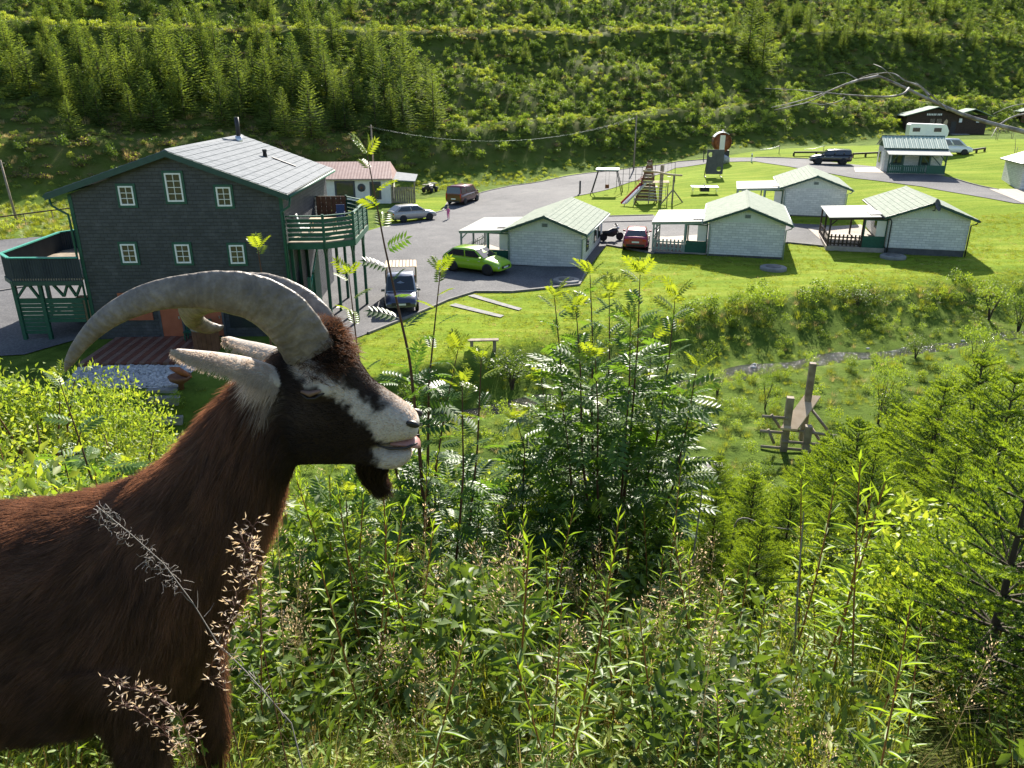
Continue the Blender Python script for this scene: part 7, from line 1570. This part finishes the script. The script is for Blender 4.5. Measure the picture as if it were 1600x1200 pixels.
# beard
nb_ = 2600; f = fr.random(nb_); bx = np.array([gpt(560+50*a, 712+16*a, GY)-GO for a in f]); bx[:, 1] += fr.normal(0, .014, nb_); tipx = np.array([gpt(588+24*a, 782-12*abs(a-.4), GY)-GO for a in np.clip(f+fr.normal(0, .2, nb_), -.2, 1.1)]); l = fr.uniform(.6, 1.05, nb_)[:, None, None]
dv_ = (tipx-bx)[:, None]*l; exl.append(bx[:, None]+dv_*tt[None, :, None]+np.array([-.012, 0, 0])*np.sin(math.pi*tt)[None, :, None]+.004*fr.standard_normal((nb_, 1, 3))*tt[None, :, None]); exc.append(np.array([.022, .013, .009])*fr.uniform(.5, 1.9, (nb_, 1)))
# a few pale eyebrow and muzzle whiskers
pts_ = np.concatenate([pts_]+exl); ccol = np.concatenate([ccol]+exc); rad0 = np.concatenate([rad0]+[np.full(len(e_), .0004) for e_ in exl]); nh = len(pts_)
hc = bpy.data.hair_curves.new('fur'); hc.add_curves([K]*nh); hc.attributes['position'].data.foreach_set('vector', pts_.astype(np.float32).ravel())
ra = hc.attributes.get('radius') or hc.attributes.new('radius', 'FLOAT', 'POINT'); ra.data.foreach_set('value', (rad0[:, None]*np.array([1, .95, .8, .55, .15])[None]).astype(np.float32).ravel())
ha = hc.attributes.new('coat', 'FLOAT_COLOR', 'CURVE'); ha.data.foreach_set('color', np.column_stack([np.clip(ccol, .004, .85), np.ones(nh)]).astype(np.float32).ravel()); hc.materials.append(M['fur'])
fo = bpy.data.objects.new('fur', hc); C.objects.link(fo); fo.parent = goat; fo['kind'] = 'stuff'
# ------------------------------------------------------------------ stalks in front of the goat
def panicle(label, path, Y, n, spread_, spik, seed):
    rg = np.random.default_rng(seed); P_ = np.array([np.array(atY(a, b, Y)) for a, b in path]); b0_ = np.array([P_[0][0]+.05, Y, H(P_[0][0]+.05, Y)-.02]); t = thing('grass_stalk', label, 'grass', tuple(b0_)); P_ = np.vstack([b0_, P_])-b0_
    s = np.r_[0, np.cumsum(np.linalg.norm(np.diff(P_, axis=0), axis=1))]; u = np.linspace(0, s[-1], 30); pl = np.stack([np.interp(u, s, P_[:, i]) for i in range(3)], 1); g_ = G(); g_.tube(pl, np.linspace(.0012, .0005, 30), 4); link('stalk', g_.mesh('stalk', M['rowan_stem']), t)
    s0 = s[1]; f = rg.uniform(s0, s[-1], n); p0 = np.stack([np.interp(f, s, P_[:, i]) for i in range(3)], 1); a = rg.uniform(0, 6.28, n); r = spread_*rg.uniform(.25, 1, n); p = p0+np.stack([r*np.cos(a), r*np.sin(a)*.6, r*rg.uniform(-.1, .8, n)], 1); g_ = G()
    for i in range(n): g_.tube([p0[i], (p0[i]+p[i])/2+[0, 0, .003], p[i]], [.0004, .0003, .0003], 3, 0)
    V, F = place(leaf_t(.24), LEAF_F, np.repeat(p, 2, 0), unit(np.repeat(p-p0, 2, 0))+.5*rg.standard_normal((2*n, 3)), rg.standard_normal((2*n, 3)), spik*rg.uniform(.7, 1.25, 2*n)); g_.add(V, F, 1); tag(link('spikelets', g_.mesh('spikelets', [M['rowan_stem'], M['seed']]), t), kind='stuff')
panicle('pinkish grass seed head in front of the goat chest', [(350, 1080), (352, 1000), (375, 920), (385, 860), (400, 812)], .80, 120, .022, .0080, 1)
panicle('grass seed head bending right beside the goat neck', [(410, 1010), (405, 930), (398, 880), (372, 830)], .82, 60, .016, .0078, 2)
panicle('bent grass seed head in front of the goat foreleg', [(300, 1180), (285, 1120), (240, 1085), (175, 1068)], .80, 85, .021, .0084, 3)
panicle('second grass seed head low before the goat foreleg', [(290, 1190), (255, 1140), (215, 1110), (190, 1100)], .81, 50, .018, .0080, 4)
ds = np.array([np.array(atY(a, b, .86)) for a, b in ((455, 1130), (385, 1050), (340, 1005), (300, 940), (255, 880), (205, 835), (150, 790))]); b0_ = np.array([ds[0][0]+.08, .86, H(ds[0][0]+.08, .86)-.02]); t = thing('dead_stalk', 'dry grey weed stalk with curly tip leaning across the goat shoulder', 'weed stalk', tuple(b0_)); pl = np.vstack([b0_, ds])-b0_
g_ = G(); g_.tube(pl, np.linspace(.0010, .0005, len(pl)), 5); link('stalk', g_.mesh('stalk', M['deadwood']), t); g_ = G()
for i in range(110):
    f = fr.random()**.7; q = pl[4]+(pl[-1]-pl[4])*f+fr.normal(0, .0045, 3); d = unit(fr.standard_normal(3)); e = unit(np.cross(d, fr.standard_normal(3))); l = fr.uniform(.004, .013); g_.tube([q, q+d*l*.5+e*l*.3, q+d*l*.8+e*l*.9, q+d*l*.5+e*l*1.3], [.00035, .00035, .0003, .0002], 3)
for i in range(26):
    f = fr.random(); q = pl[1]+(pl[4]-pl[1])*f; d = unit(fr.standard_normal(3)); g_.tube([q, q+d*.012, q+d*.02+[0, 0, .004]], [.0006, .0004, .0002], 3)
tag(link('curled_bracts', g_.mesh('curled_bracts', M['deadwood']), t), kind='stuff')
# ------------------------------------------------------------------ dead birch leaning in from the right
def limb(nm, pts, r0, r1, par, off, m='birchbark'):
    A = np.array([np.array(p) for p in pts])-off; s = np.r_[0, np.cumsum(np.linalg.norm(np.diff(A, axis=0), axis=1))]; u = np.linspace(0, s[-1], max(12, len(A)*5)); pl = np.stack([np.interp(u, s, A[:, i]) for i in range(3)], 1)
    k = np.ones(5)/5; pl2 = np.stack([np.convolve(np.pad(pl[:, i], 2, 'edge'), k, 'valid') for i in range(3)], 1); pl2[0], pl2[-1] = pl[0], pl[-1]; g_ = G(); g_.tube(pl2, np.linspace(r0, r1, len(u))*(1+.12*vnoise(u*9, u*0, 4)), 8); return link(nm, g_.mesh(nm, M[m], True), par)
M['birchbark'] = mat('pale_birch_bark', (.13, .11, .095), (.42, .39, .36), 7, .7, .3, 30, .3, .01)
YB = 12.0; rb = np.array([11.0, 11.2, H(11.0, 11.2)-.2]); t = thing('dead_birch', 'dead bare birch leaning in from the right edge over the log house', 'tree', tuple(rb))
trunkp = [rb, rb+[-.1, .3, 2.2], rb+[-.6, .6, 4.4]]+[np.array(atY(a, b, YB)) for a, b in ((1660, 222), (1600, 205), (1540, 192), (1480, 172), (1425, 140), (1370, 118))]
limb('trunk', trunkp, .085, .018, t, rb)
for pts, r0 in (([(1372, 119), (1330, 128), (1290, 145), (1250, 158), (1205, 168)], .022), ([(1420, 138), (1412, 148), (1385, 152), (1345, 150), (1300, 146), (1240, 140), (1195, 138)], .018), ([(1452, 150), (1440, 135), (1412, 126), (1395, 112), (1350, 118), (1330, 130)], .016), ([(1290, 146), (1265, 160), (1240, 165), (1210, 172)], .010), ([(1320, 152), (1310, 160), (1285, 164), (1262, 160)], .008), ([(1480, 172), (1450, 143), (1430, 128)], .014), ([(1340, 124), (1320, 112), (1290, 118)], .006), ([(1620, 176), (1585, 180), (1560, 195), (1549, 214)], .016), ([(1620, 160), (1580, 165), (1552, 178)], .009), ([(1400, 126), (1380, 106), (1365, 100)], .006)):
    limb('branch', [np.array(atY(a, b, YB-.05+.3*math.sin(a))) if j else np.array(atY(a, b, YB)) for j, (a, b) in enumerate(pts)], r0, .003, t, rb)
# bare dead twigs among the near spruces
for i, (pts, Y, lab) in enumerate((([(1065, 1010), (1078, 900), (1092, 810), (1100, 740)], 3.4, 'grey dead stem standing right of the big rowan'), ([(1235, 1130), (1242, 1000), (1248, 900), (1256, 800)], 2.3, 'thin tall dead stalk among the willowherbs'), ([(975, 900), (968, 850), (955, 815)], 3.6, 'short dead stem in the middle of the big rowan'), ([(1150, 800), (1200, 825), (1250, 828), (1320, 830)], 4.4, 'dead fallen branch lying in the spruces'), ([(1250, 890), (1290, 870), (1350, 850), (1400, 820)], 3.9, 'bare crooked twig below the spreading spruce'))):
    A = [np.array(atY(a, b, Y)) for a, b in pts]; q = np.array([A[0][0], Y, H(A[0][0], Y)]); A = ([q] if A[0][2]-q[2] < .6 else [])+A; t = thing('bare_twig', lab, 'dead stem', tuple(A[0])); limb('stem', A, .009 if i in (0, 3) else .005, .002, t, np.array(A[0]), 'deadwood')
